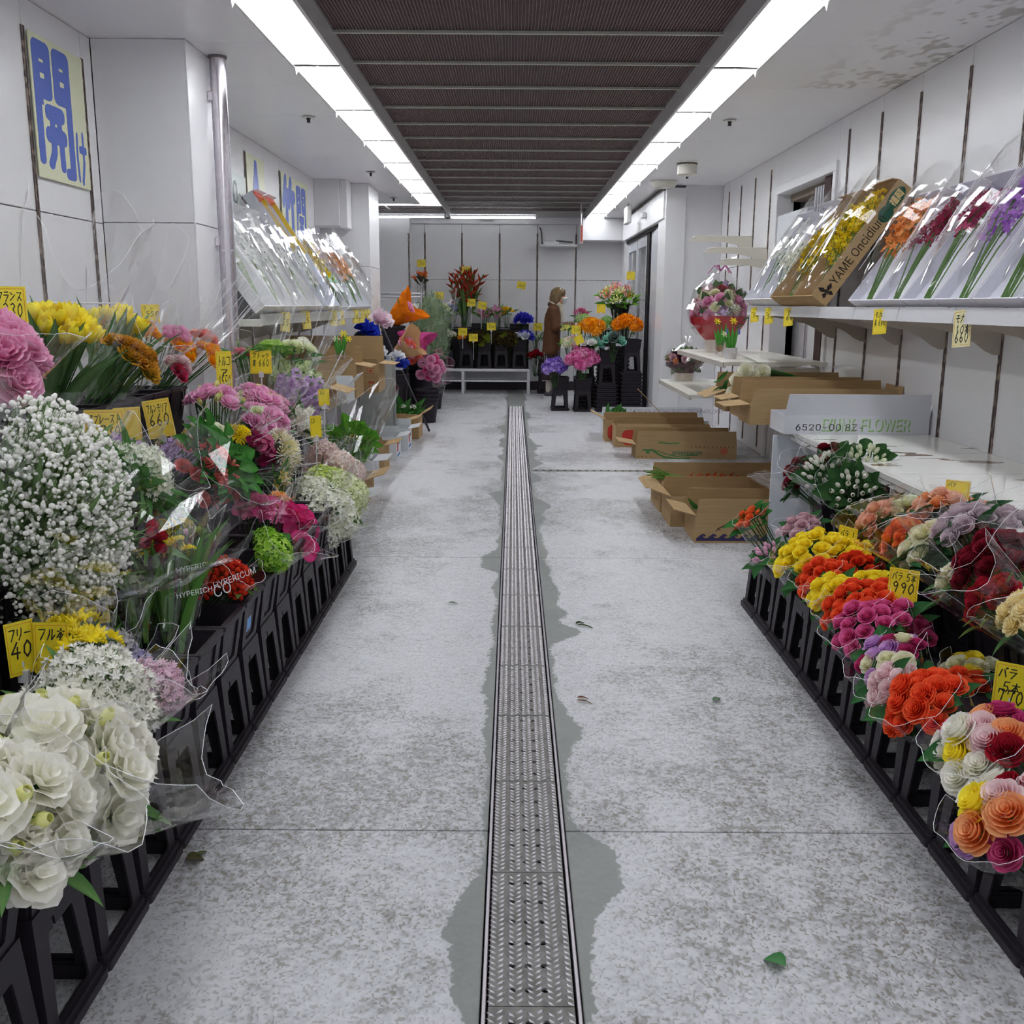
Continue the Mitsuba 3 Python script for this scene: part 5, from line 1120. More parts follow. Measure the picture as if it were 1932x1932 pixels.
rf('rose_bouquet', 'many-coloured rose bunch nearest the camera at the right edge', (1.050, 1.934, 0.296), 0.120, [K('rose', 'rose', 'white', 3, 0.044), K('rose', 'rose', 'blush', 2, 0.044), K('rose', 'rose', 'lilac', 1, 0.043), K('rose', 'rose', 'apricot', 2, 0.044), K('rose', 'rose', 'deep_pink', 1, 0.039), K('rose', 'rose', 'yellow', 1, 0.044), K('rose', 'rose', 'crimson', 1, 0.037)], (3, 'leaf', '2f5c36', '4c7d4b', 0.08), dome=0.4)

# --- right back row
def rbk(name, label, head, R, kinds, leaves=(10, 'leaf', '2b5433', '477348', 0.085), **k):
    h = np.array(head); b = [1.68, h[1] - 0.10, 0.275]
    return bouquet(name, label, b, h, R, kinds, leaves, **{**dict(ext=0.10, flare=1.18, rb=0.28, amp=0.014), **k})
rbk('rose_bouquet', 'peach roses in film at the far corner of the right back row', (1.420, 3.807, 0.543), 0.10, [K('rose', 'rose', 'peach', 12, 0.032)])
rbk('rose_bouquet', 'pale green-cream roses behind the orange roses, right back row', (1.500, 3.794, 0.574), 0.10, [K('rose', 'rose', 'ivory_green', 11, 0.033)])
rbk('rose_bouquet', 'bright orange roses in film between peach and cream roses, right back row', (1.420, 3.524, 0.544), 0.10, [K('rose', 'rose', 'orange', 14, 0.030)])
rbk('rose_bouquet', 'peach and salmon roses by the yellow card under the counter edge', (1.560, 3.581, 0.646), 0.11, [K('rose', 'rose', 'peach', 8, 0.035), K('rose', 'rose', 'apricot', 4, 0.033)])
rbk('rose_bouquet', 'small orange and pink roses right of the yellow card under the counter', (1.660, 3.519, 0.632), 0.09, [K('rose', 'rose', 'apricot', 5, 0.030), K('rose', 'rose', 'pink', 4, 0.030)])
rbk('rose_bouquet', 'greyish mauve roses in film, the nearer mauve bunch', (1.460, 3.167, 0.663), 0.11, [K('rose', 'rose', 'mauve', 11, 0.037)])
rbk('rose_bouquet', 'greyish mauve roses in film at the right edge, the farther mauve bunch', (1.620, 3.195, 0.658), 0.10, [K('rose', 'rose', 'mauve', 9, 0.036)])
rbk('rose_bouquet', 'cream white roses with big dark leaves hanging below, right back row', (1.380, 3.250, 0.576), 0.105, [K('rose', 'rose', 'cream', 11, 0.036)], (22, 'leaf', '2b5434', '4a7a4c', 0.10), ext=0.14)
rbk('eustoma_bouquet', 'single large cream eustoma bloom below the mauve roses', (1.380, 2.974, 0.531), 0.06, [K('bloom', 'lisianthus', 'cream', 3, 0.050)], (8, 'narrow', '4c7a4a', '7da06a', 0.09))
rbk('rose_bouquet', 'dark crimson roses filling the right edge, nearer of two', (1.440, 2.895, 0.625), 0.135, [K('rose', 'rose', 'dark_red', 22, 0.034)], (14, 'narrow', '46683c', '6d8c50', 0.085))
rbk('rose_bouquet', 'dark crimson roses at the right edge behind the nearer dark bunch', (1.600, 3.029, 0.609), 0.11, [K('rose', 'rose', 'dark_red', 14, 0.034)])
rbk('rose_bouquet', 'red roses inside hazy film below the dark crimson bunch', (1.360, 2.728, 0.549), 0.085, [K('rose', 'rose', 'crimson', 10, 0.030)], (10, 'narrow', '5c7a3e', '8fa258', 0.09), ext=0.13)
rbk('carnation_bouquet', 'cream yellow ruffled carnations at the right edge under the dark roses', (1.340, 2.502, 0.570), 0.075, [('carnation', 'carnation', 'f0dc8c', 'f7edbf', 8, 0.038)], (3, 'narrow', '4c7a4a', '7da06a', 0.08))
tall_base = np.array((1.660, 4.729, 0.254)); 
for i, (lab, hd, R, kinds) in enumerate((('dark red roses in film, leftmost tall bunch before the counter', (1.400, 4.772, 0.561), 0.12, [K('rose', 'rose_small', 'dark_red', 18, 0.030)]),
        ('dark red roses in film behind the white rosebuds', (1.520, 4.667, 0.661), 0.09, [K('rose', 'rose_small', 'dark_red', 9, 0.030)]),
        ('white rosebuds in film, beside the dark red bunch', (1.440, 4.534, 0.614), 0.105, [K('rosebud', 'bud', 'white', 26, 0.022)]),
        ('white rosebuds in film, lowest of the tall bunches', (1.460, 4.183, 0.579), 0.10, [K('rosebud', 'bud', 'white', 26, 0.022)]),
        ('white rosebuds in film, rightmost and highest of the tall bunches', (1.620, 4.505, 0.661), 0.105, [K('rosebud', 'bud', 'ivory_green', 26, 0.022)]))):
    b_ = tall_base + [0.02 * i - 0.04, 0.03 * i - 0.06, 0]; b_[2] = 0.30
    bouquet('tall_rose_bouquet', lab, b_, hd, R, kinds, (14, 'leaf', '2c4f2e', '46683c', 0.085), ext=0.13, flare=1.2, rb=0.2, dome=0.5)
crate_stand(1.64, 4.71, 0.0, 'black crate stand under the tall dark red and white bunches', 'stands under the tall rose bunches'); flower_bucket(1.64, 4.71, SH, 'black bucket of the tall dark red and white bunches', 'buckets of the tall rose bunches')
# price cards, right side
price_card((1.620, 3.552, 0.659), [-0.75, -1, 0.25], 0.085, 0.075, ['バラ'], 'yellow price card in front of the counter edge, top right', stick=0.25)
price_card((1.300, 3.758, 0.377), [-1, -0.45, 0.1], 0.10, 0.135, ['バラ 1', '770'], 'yellow price card beside the yellow roses, steeply turned to the aisle', stick=0.2)
price_card((1.250, 3.052, 0.417), [-0.85, -1, 0.1], 0.095, 0.115, ['バラ 5本', '990'], 'yellow price card reading 990 over the deep pink roses', stick=0.25)
price_card((1.320, 2.468, 0.307), [-0.7, -1, 0.1], 0.085, 0.125, ['バラ', '5本', '770'], 'yellow price card reading 770 at the right edge', stick=0.3)

# --- left front row (aisle side)
GL_ = (6, 'narrow', '4f7d45', '83a968', 0.09)
def lf(name, label, head, R, kinds, leaves=(0, 'leaf', '3d6a3c', '5b8a55', 0.09), row=1, dy=0.04, **k):
    h = np.array(head); bx_, bz = {1: (-1.03, 0.275), 2: (-1.42, 0.54), 3: (-1.79, 0.80)}[row]
    b = [bx_ - 0.15 * (h[0] - bx_), min(h[1] + dy, (9, 5.02, 5.86, 4.9)[row]), bz]
    kinds = [(q[0], q[1], q[2], q[3], q[4] if q[1] == 'hydrangea' else int(round(q[4] * 1.3)), q[5] * (1.06 if q[1] == 'hydrangea' else 1.12)) for q in kinds]
    return bouquet(name, label, b, h, R, kinds, leaves, **{**dict(ext=0.14, flare=1.15, rb=0.3), **k})
lf('eustoma_bouquet', 'white ruffled eustoma nearest the camera at the bottom left edge', (-0.840, 1.545, 0.531), 0.135, [K('bloom', 'lisianthus', 'white', 9, 0.056), K('green_bud', 'bud', 'lemon', 3, 0.026), ('bloom', 'carnation', 'e4e88c', 'f3f5c8', 2, 0.045)], GL_, dome=0.4)
lf('eustoma_bouquet', 'white ruffled eustoma in film flaring over the aisle, left front row', (-0.800, 1.761, 0.506), 0.14, [K('bloom', 'lisianthus', 'white', 11, 0.058), K('green_bud', 'bud', 'lemon', 4, 0.024)], GL_, dome=0.35, ext=0.24, flare=1.25, amp=0.025, peaks=2)
lf('eustoma_bouquet', 'yellow-green eustoma buds on tall stems behind the nearest white blooms', (-0.920, 1.806, 0.534), 0.10, [K('green_bud', 'bud', 'lemon', 9, 0.033)], (6, 'narrow', '4f7d45', '83a968', 0.07), ext=0.18)
lf('eustoma_bouquet', 'white carnation-like eustoma at the very corner, half out of the frame', (-0.840, 1.500, 0.488), 0.08, [('bloom', 'carnation', 'eeeedd', 'f6f4ee', 6, 0.055)], GL_)
lf('star_flower_bouquet', 'dense white star flowers behind the white eustoma', (-0.880, 2.014, 0.533), 0.125, [K('umbel', 'umbel', 'white', 26, 0.036)], (6, 'narrow', '4f7d45', '7fa568', 0.08), ext=0.20, dome=0.5)
lf('star_flower_bouquet', 'pink star flowers at the rim beside the dense white ones', (-0.800, 2.149, 0.494), 0.062, [('umbel', 'umbel', 'dca0c4', 'f3d8e6', 10, 0.028)], ext=0.12)
lf('star_flower_bouquet', 'pale violet star flowers above the dense white ones', (-0.960, 2.363, 0.465), 0.055, [('umbel', 'umbel', 'a9a0d8', 'd5d0ee', 8, 0.028)], ext=0.10)
lf('freesia_bouquet', 'small yellow freesias in front of the card priced 770', (-1.020, 2.231, 0.584), 0.065, [K('freesia', 'freesia', 'yellow', 12, 0.030), K('green_bud', 'bud', 'white', 5, 0.012)], (4, 'blade', '4f7d45', '7fa568', 0.14))
lf('filler_bouquet', 'grey-white filler flowers beside the small yellow freesias', (-1.000, 2.340, 0.515), 0.06, [('umbel', 'umbel', 'cfc8cf', 'efecee', 10, 0.024)], ext=0.14)
def sleeve_bunch(name, label, foot, head, R, kinds, leaves, ext=0.10, flare=1.2):
    return bouquet(name, label, foot, head, R, kinds, leaves, ext=ext, flare=flare, rb=0.75, dome=0.3, amp=0.010, spread=0.4, peaks=4)
sleeve_bunch('freesia_bouquet', 'tall narrow sleeve of yellow freesias standing in the front row', (-0.980, 2.695, 0.394), (-1.020, 2.829, 0.626), 0.065, [K('freesia', 'freesia', 'yellow', 14, 0.032)], (10, 'blade', '3d6a2f', '6a9448', 0.26))
sleeve_bunch('freesia_bouquet', 'tall narrow sleeve of pink-white freesia buds with green tips', (-0.950, 2.744, 0.402), (-0.970, 2.952, 0.650), 0.045, [K('green_bud', 'buds_green', 'green', 5, 0.045), ('freesia', 'tulip', 'cf9ac4', 'efd3e4', 5, 0.014)], (12, 'blade', '3d6a2f', '6a9448', 0.24), flare=1.5)
sleeve_bunch('freesia_bouquet', 'tall narrow sleeve of greenish closed buds beside the card priced 770', (-1.050, 2.654, 0.393), (-1.100, 2.701, 0.565), 0.06, [('green_bud', 'buds_green', '55703c', '98a86a', 6, 0.045)], (6, 'blade', '3d6a2f', '6a9448', 0.18))
hy = lf('berry_bouquet', 'red berry sprays in a black film sleeve lettered HYPERICUM, nearer the aisle', (-0.880, 3.023, 0.508), 0.065, [K('berry_cluster', 'berries', 'berry', 9, 0.030)], (6, 'leaf', '3f5c2c', '6d8a44', 0.05), ext=0.05)
hy2 = lf('berry_bouquet', 'red berry sprays in a lettered sleeve behind the pink freesia sleeve', (-0.980, 2.994, 0.507), 0.08, [K('berry_cluster', 'berries', 'berry', 10, 0.032)], (6, 'leaf', '3f5c2c', '6d8a44', 0.05), ext=0.05)
def sleeve_text(t, lines, o, xdir, ndir, h, color='d9dadd'):
    for i, s in enumerate(lines):
        A = frame(np.array(o) + [0, 0, -1.15 * h * i * (1.0 if i == 0 else 1.25)], ndir, xdir)
        put(t, 'lettering', shape(text(s, h * (1.0 if i == 0 else 1.7), 0.0006), 'gloss', color), A)
sleeve_text(hy, ['HYPERICUM', 'CO'], (-0.885, 2.837, 0.516), [0.62, 0.78, 0.12], [0.78, -0.62, 0.2], 0.019)
sleeve_text(hy2, ['HYPERICH'], (-0.960, 2.740, 0.591), [0.8, 0.6, 0.05], [0.6, -0.8, 0.2], 0.015)
sleeve_text(hy2, ['HYPERICH'], (-0.950, 2.698, 0.528), [0.8, 0.6, 0.05], [0.6, -0.8, 0.2], 0.015)
t = thing('blue_bag', 'bright blue printed film bag showing through the crate opening, left front row', 'bag')
part(t, 'film', hull([[-0.855, 3.03, 0.31], [-0.855, 3.10, 0.31], [-0.848, 3.05, 0.41], [-0.848, 3.12, 0.41], [-0.865, 3.03, 0.31], [-0.860, 3.12, 0.41]]), 'gloss', '2f7fc4')
lf('hydrangea_bouquet', 'bright lime green hydrangea head hanging over the aisle', (-0.840, 3.401, 0.515), 0.068, [('head', 'hydrangea', '6fa91f', 'c9ea6e', 1, 0.080), ('head', 'hydrangea', '5f9a1f', 'a9d455', 2, 0.052)], (4, 'leaf', '3f6b35', '5d8a4a', 0.07), dome=0.1, ext=0.08, flare=1.3)
lf('gerbera_bouquet', 'hot pink gerberas in cupped film above the lime hydrangea', (-0.920, 4.140, 0.450), 0.10, [('gerbera', 'calla', 'd8327e', 'f08fbe', 9, 0.040), ('gerbera', 'gerbera', 'd84a8e', 'ee86b8', 4, 0.036)], ext=0.09, peaks=6)
lf('gerbera_bouquet', 'rose pink gerberas in film at the left of the hot pink ones', (-1.000, 3.863, 0.559), 0.085, [('gerbera', 'calla', 'c93f80', 'e691b8', 7, 0.040), ('gerbera', 'gerbera', 'd2608f', 'e69ab9', 3, 0.036)], ext=0.10, peaks=6)
lf('gerbera_bouquet', 'orange gerberas in film between the pink ones', (-1.020, 4.212, 0.523), 0.07, [('gerbera', 'gerbera', 'ea8a2c', 'f5b05a', 6, 0.038)], ext=0.12, peaks=6)
lf('gerbera_bouquet', 'few hot pink gerberas lowest over the crate rim', (-0.820, 3.882, 0.393), 0.06, [('gerbera', 'calla', 'd8327e', 'f08fbe', 4, 0.036)], ext=0.08, peaks=6)
for (u, lab, hd, R) in ((0, 'white hydrangea heads in film, nearest of three white bunches over the aisle', (-0.880, 4.538, 0.347), 0.085), (1, 'white hydrangea heads in film, the leftmost of the three white bunches', (-0.980, 4.811, 0.447), 0.10), (2, 'white hydrangea heads in film, farthest of three white bunches over the aisle', (-0.800, 4.603, 0.392), 0.085)):
    lf('hydrangea_bouquet', lab, hd, R, [('head', 'hydrangea', 'e6ead0', 'f8f8f0', 3, 0.085)], (4, 'leaf', '3f5f35', '5d7f4a', 0.09), ext=0.10, dome=0.2)
lf('hydrangea_bouquet', 'pale cream-green hydrangea heads at the far end of the left front row', (-0.800, 4.929, 0.426), 0.08, [('head', 'hydrangea', 'cfdc9c', 'f0f3d8', 3, 0.080)], ext=0.10)
lf('hydrangea_bouquet', 'lime and cream hydrangea heads behind the white bunches', (-0.950, 5.085, 0.480), 0.09, [('head', 'hydrangea', 'b9d24a', 'e3eeb0', 3, 0.078)], ext=0.12)
lf('hydrangea_bouquet', 'blush pink hydrangea heads behind the lime and cream ones', (-1.050, 5.445, 0.499), 0.10, [('head', 'hydrangea', 'e6c8c4', 'f4e6e0', 4, 0.080)], ext=0.12)
lf('hydrangea_bouquet', 'blush pink hydrangea heads nearest the tall green bouquet', (-0.900, 5.333, 0.468), 0.09, [('head', 'hydrangea', 'e8cfc8', 'f6ebe4', 3, 0.080)], ext=0.12)
round_bucket(-1.05, 5.55, 0.0, 0.11, 0.15, 0.24, 'round black bucket of the tall green and white bouquet')
bouquet('tall_green_bouquet', 'tall film sleeve of green leaves, white filler and small yellow flowers', [-1.05, 5.55, 0.05], (-1.000, 6.218, 0.535), 0.125, [('umbel', 'umbel', 'e6ecd8', 'f5f6ec', 14, 0.036), K('bloom', 'gerbera', 'yellow', 6, 0.022)], (60, 'leaf', '3f8a2a', '8cc44e', 0.085), ext=0.45, flare=1.15, peaks=2, dome=0.5)

# --- left middle row
MB = 'left'
def babys_breath(c, r, n, label):
    t = thing('babys_breath', label, 'bouquet'); rng = np.random.default_rng(5); c = np.array(c); r = np.array(r)
    oct_ = trimesh.creation.icosphere(subdivisions=1); ov, of = np.array(oct_.vertices), np.array(oct_.faces)
    base = np.array([-1.42, c[1] - 0.02, 0.56]); V, S = [], []
    for i in range(n):
        d = rng.normal(0, 1, 3); d /= np.linalg.norm(d); d[0] = abs(d[0]) * (1 if rng.uniform() < 0.85 else -1)
        p = c + d * r * rng.uniform(0.62, 1.0)
        s = rng.choice([0.0034, 0.0046, 0.006, 0.0074], p=[0.3, 0.3, 0.27, 0.13])
        V.append((ov * s * rng.uniform(0.75, 1.25, 3) + p, of))
        if i % 2 == 0:
            q = p + (base - p) * rng.uniform(0.05, 0.16) + rng.normal(0, 0.008, 3); S.append(tube([q, p], 0.0009, 3, cap=False))
    for i in range(520):
        d = rng.normal(0, 1, 3); d /= np.linalg.norm(d); d[0] = abs(d[0]); p = c + d * r * rng.uniform(0.5, 0.9)
        q = c * 0.6 + base * 0.4 + (p - c) * 0.25
        S.append(tube([q, (p + q) / 2 + rng.normal(0, 0.012, 3), p], 0.0011, 3, cap=False))
    part(t, 'white_blossoms', cat(*V), 'petal', 'fbfaf6', kind='stuff'); part(t, 'fine_stems', cat(*S), 'leaf', '7f9a68', kind='stuff')
    for i in range(70):
        d = rng.normal(0, 1, 3); d /= np.linalg.norm(d); d[0] = abs(d[0])
        put(t, 'leaf', leaf_shape('blade', '5f7d4c', '86a070'), frame(c + d * r * rng.uniform(0.2, 0.55), d + [0, 0, 0.4], None, 0.16))
    part(t, 'clear_wrapper', sleeve(base, c + [0.08, -0.02, 0.04], 0.27, np.random.default_rng(8), 0.25, 1.12, 2, 0.35, 34, 12, 0.03, full=True), 'cello')
babys_breath((-1.170, 2.390, 0.831), [0.23, 0.22, 0.31], 4600, 'huge cloud of white babys breath in film at the left edge')
lf('star_flower_bouquet', 'pale pink tiny star flowers at the lower right of the babys breath', (-1.080, 2.552, 0.761), 0.075, [('umbel', 'umbel', 'e6cfd4', 'f7efee', 12, 0.028)], row=2, ext=0.05, wrap=False)
lf('bouvardia_bouquet', 'long leaning sleeve of tiny white flowers on green stems beside the babys breath', (-1.140, 3.042, 0.843), 0.115, [('umbel', 'umbel', 'dfe6c4', 'f6f7ec', 22, 0.030)], (46, 'narrow', '3f7a3a', '7fae68', 0.13), row=2, dy=-0.12, ext=0.10, flare=1.25, dome=0.4)
lf('stock_bouquet', 'lavender blooms behind the long leaning white sleeve, left of the orange cards', (-1.320, 3.292, 0.842), 0.075, [K('bloom', 'stock', 'lavender', 6, 0.042)], row=2, ext=0.16)
lf('stock_bouquet', 'pale lavender blooms between the white sleeve and the salmon flowers', (-1.280, 3.717, 0.766), 0.065, [K('bloom', 'stock', 'lavender', 5, 0.040)], row=2, ext=0.14)
lf('tulip_bouquet', 'red tulips lying low inside the long leaning sleeve', (-1.030, 2.751, 0.688), 0.05, [K('tulip', 'tulip', 'crimson', 5, 0.022)], (5, 'narrow', '4f7d45', '7fa568', 0.09), row=2, ext=0.05, wrap=False)
lf('alstroemeria_bouquet', 'salmon red alstroemerias among broad green leaves', (-1.120, 3.661, 0.741), 0.15, [K('bloom', 'lisianthus', 'salmon', 12, 0.029), K('bloom', 'lily', 'salmon', 6, 0.034)], (64, 'leaf', '2f6a2c', '5f9a4a', 0.075), row=2, lift=0.75, dome=0.45, ext=0.14)
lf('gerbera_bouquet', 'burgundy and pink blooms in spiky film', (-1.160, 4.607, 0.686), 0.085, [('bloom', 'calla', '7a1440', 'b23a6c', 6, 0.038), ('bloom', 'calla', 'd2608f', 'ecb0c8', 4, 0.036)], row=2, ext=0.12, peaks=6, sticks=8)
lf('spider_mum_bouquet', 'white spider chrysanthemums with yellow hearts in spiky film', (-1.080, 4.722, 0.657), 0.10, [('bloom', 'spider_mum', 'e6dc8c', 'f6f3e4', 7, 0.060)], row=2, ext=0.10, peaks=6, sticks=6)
lf('lily_bouquet', 'few yellow lilies below the spider chrysanthemums', (-1.040, 4.439, 0.565), 0.055, [('bloom', 'lily', 'e6c22c', 'f2e2a4', 4, 0.035)], (10, 'narrow', '3f6f35', '6f9a58', 0.09), row=2, ext=0.06)
lf('mum_bouquet', 'bright yellow chrysanthemum in film above the salmon alstroemerias', (-1.280, 4.677, 0.752), 0.062, [('bloom', 'mum', 'f0d80c', 'fbee3a', 4, 0.052)], row=2, ext=0.14)
lf('eustoma_bouquet', 'cream filler blooms between the yellow chrysanthemum and the cards', (-1.340, 4.381, 0.796), 0.085, [K('bloom', 'rose', 'ivory_green', 6, 0.028)], row=2, ext=0.16)

# --- left back row
lf('peony_bouquet', 'large pink peonies cut by the left edge of the frame', (-1.500, 2.963, 1.218), 0.12, [('peony', 'peony', 'e58fbb', 'f3c0da', 5, 0.075)], row=3, ext=0.18)
lf('tulip_bouquet', 'yellow tulips standing tall in film, left of two yellow bunches', (-1.660, 3.712, 1.269), 0.12, [K('tulip', 'tulip', 'yellow', 15, 0.040)], (26, 'blade', '4a6f40', '86a478', 0.34), row=3, ext=0.42, flare=1.2, dome=0.2, dy=0.0)
lf('tulip_bouquet', 'yellow tulips standing tall in film, right of two yellow bunches', (-1.700, 4.357, 1.268), 0.10, [K('tulip', 'tulip', 'yellow', 11, 0.038)], (20, 'blade', '4a6f40', '86a478', 0.34), row=3, ext=0.46, flare=1.4, dome=0.2, dy=-0.1)
lf('ranunculus_bouquet', 'rust and green frilled ranunculus in a leaning sleeve', (-1.550, 4.127, 1.148), 0.105, [('bloom', 'carnation', '5e7a24', 'd59a34', 6, 0.050), ('bloom', 'carnation', 'a8631e', 'dca640', 5, 0.048)], row=3, ext=0.16, dy=-0.12)
lf('ranunculus_bouquet', 'orange ranunculus just above the rust and green frilled ones', (-1.680, 4.603, 1.228), 0.06, [K('bloom', 'ranunculus', 'gold', 4, 0.040)], row=3, ext=0.16)
lf('ranunculus_bouquet', 'orange ranunculus, left of a pair behind the card priced 1550', (-1.620, 4.931, 1.144), 0.075, [K('bloom', 'ranunculus', 'gold', 5, 0.044)], row=3, ext=0.18)
lf('ranunculus_bouquet', 'orange ranunculus, right of a pair behind the card priced 1550', (-1.500, 5.029, 1.109), 0.075, [K('bloom', 'ranunculus', 'gold', 5, 0.046)], row=3, ext=0.18)
lf('ranunculus_bouquet', 'one white and crimson ranunculus at the bucket rim', (-1.550, 4.654, 1.058), 0.05, [('bloom', 'peony', 'c03048', 'f0e4e4', 2, 0.042), ('bloom', 'rose', 'a81f42', 'cf3f62', 2, 0.036)], row=3, ext=0.06)
lf('ranunculus_bouquet', 'pale pink ranunculus in tall film behind the orange pair', (-1.640, 4.940, 1.205), 0.075, [K('bloom', 'ranunculus', 'pink', 6, 0.036)], row=3, ext=0.3, peaks=4)
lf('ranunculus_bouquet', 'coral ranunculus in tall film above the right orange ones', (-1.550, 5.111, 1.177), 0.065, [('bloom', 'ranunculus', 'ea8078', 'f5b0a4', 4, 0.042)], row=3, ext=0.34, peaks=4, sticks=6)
lf('eustoma_bouquet', 'pink ruffled eustoma with yellow-green buds beside the card priced 1550', (-1.400, 4.641, 0.930), 0.11, [K('bloom', 'lisianthus', 'rose_pink', 9, 0.05), K('green_bud', 'bud', 'lemon', 5, 0.024)], GL_, row=2, ext=0.10)
lf('eustoma_bouquet', 'large bunch of pink eustoma with many lemon buds, below the card priced 660', (-1.340, 5.235, 0.858), 0.155, [K('bloom', 'lisianthus', 'rose_pink', 15, 0.047), K('green_bud', 'rose', 'lemon', 7, 0.024)], GL_, row=2, ext=0.12)
lf('eustoma_bouquet', 'pink and cream eustoma drooping lowest of the pink bunches', (-1.240, 5.026, 0.775), 0.125, [K('bloom', 'lisianthus', 'rose_pink', 13, 0.046), K('green_bud', 'rose', 'ivory_green', 5, 0.026)], GL_, row=2, ext=0.10)
lf('stock_bouquet', 'lilac stock spikes behind the pink eustoma', (-1.200, 5.690, 0.847), 0.15, [('bloom', 'stock', 'b592c4', 'e0cae8', 15, 0.045)], row=2, ext=0.18)
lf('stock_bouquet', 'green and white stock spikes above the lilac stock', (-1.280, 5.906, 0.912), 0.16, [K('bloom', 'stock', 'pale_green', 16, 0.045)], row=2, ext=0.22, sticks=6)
lf('stock_bouquet', 'white stock spike in film hanging beside the lower cards', (-1.120, 5.352, 0.725), 0.075, [K('bloom', 'stock', 'white', 5, 0.045)], (8, 'narrow', '3a5a34', '587a4c', 0.12), row=2, ext=0.10)
lf('green_bouquet', 'fresh green leafy bunch in film under the left shelf edge', (-1.400, 5.813, 1.110), 0.085, [K('bloom', 'hydrangea', 'lime', 4, 0.045)], (16, 'leaf', '4f8f35', '8fc05e', 0.07), row=2, ext=0.28, dy=-0.1)
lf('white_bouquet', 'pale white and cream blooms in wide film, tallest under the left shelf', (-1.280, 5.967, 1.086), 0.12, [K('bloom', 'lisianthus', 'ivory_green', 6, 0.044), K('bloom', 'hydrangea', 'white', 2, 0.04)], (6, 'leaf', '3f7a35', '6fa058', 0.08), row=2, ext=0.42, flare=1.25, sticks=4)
lf('tulip_bouquet', 'pink tulip buds between the orange ranunculus and the card priced 660', (-1.500, 5.506, 1.076), 0.05, [('tulip', 'tulip', 'c2405c', 'e58a9a', 7, 0.018)], (12, 'narrow', '3a6f35', '5f9a50', 0.11), row=2, ext=0.06)
# price cards, left side
price_card((-1.660, 3.316, 1.255), [0.6, -1, 0.1], 0.12, 0.145, ['ラフランス', 'テ 330'], 'yellow price card behind the pink peonies at the left edge', stick=0.3)
price_card((-1.760, 4.900, 1.256), [0.4, -1, 0.1], 0.085, 0.085, ['ラナン', '550'], 'yellow price card behind the rust ranunculus', stick=0.3)
price_card((-1.420, 4.908, 0.914), [0.25, -1, 0.1], 0.075, 0.205, ['トルコ', 'ア', '1550'], 'narrow yellow price card reading 1550', stick=0.2)
price_card((-1.380, 5.473, 0.972), [0.1, -1, 0.05], 0.115, 0.125, ['ストック', '束 660'], 'square yellow price card reading 660', stick=0.15)
price_card((-1.460, 6.102, 0.945), [0.3, -1, 0.05], 0.085, 0.135, ['モカ', '本'], 'pale price card behind the square one reading 660', stick=0.2, tone='d9cf86')
price_card((-1.050, 5.528, 0.794), [0.9, -1, 0.05], 0.07, 0.09, ['スト'], 'yellow price card at the right of the lilac stock', stick=0.2)
price_card((-1.000, 5.023, 0.682), [0.9, -1, 0.05], 0.065, 0.11, ['ロ'], 'yellow price card below the white stock', stick=0.25)
price_card((-1.400, 3.382, 0.850), [0.25, -1, 0.12], 0.13, 0.14, ['スプレースト', '本 730'], 'yellow price card left of the narrow blank one, over the lavender', stick=0.2, tone='dfc23a')
price_card((-1.420, 3.651, 0.821), [0.9, -1, 0.1], 0.10, 0.15, [], 'narrow blank yellow card between two written cards', stick=0.2, tone='dcc14a')
price_card((-1.420, 4.003, 0.814), [0.45, -1, 0.12], 0.105, 0.155, ['フルンモリア', '660'], 'tilted yellow price card reading 660 over the leaning white sleeve', stick=0.2, tone='dfc23a', roll=8)
price_card((-1.120, 3.218, 0.517), [0.2, -1, 0.1], 0.11, 0.13, ['スカプン', '0'], 'yellow price card behind the freesia sleeves', stick=0.2)
price_card((-1.100, 2.480, 0.521), [0.45, -1, 0.12], 0.095, 0.155, ['アストランチア', 'コン本', '770'], 'yellow price card reading 770 under the babys breath', stick=0.2, roll=4)
price_card((-1.120, 2.156, 0.510), [0.95, -0.75, 0.1], 0.066, 0.125, ['フリー', '40'], 'yellow price card on a white stick, leftmost', stick=0.30)
price_card((-1.060, 2.166, 0.509), [0.05, -1, 0.1], 0.080, 0.12, ['フル本'], 'yellow price card right of the leftmost one', stick=0.05)

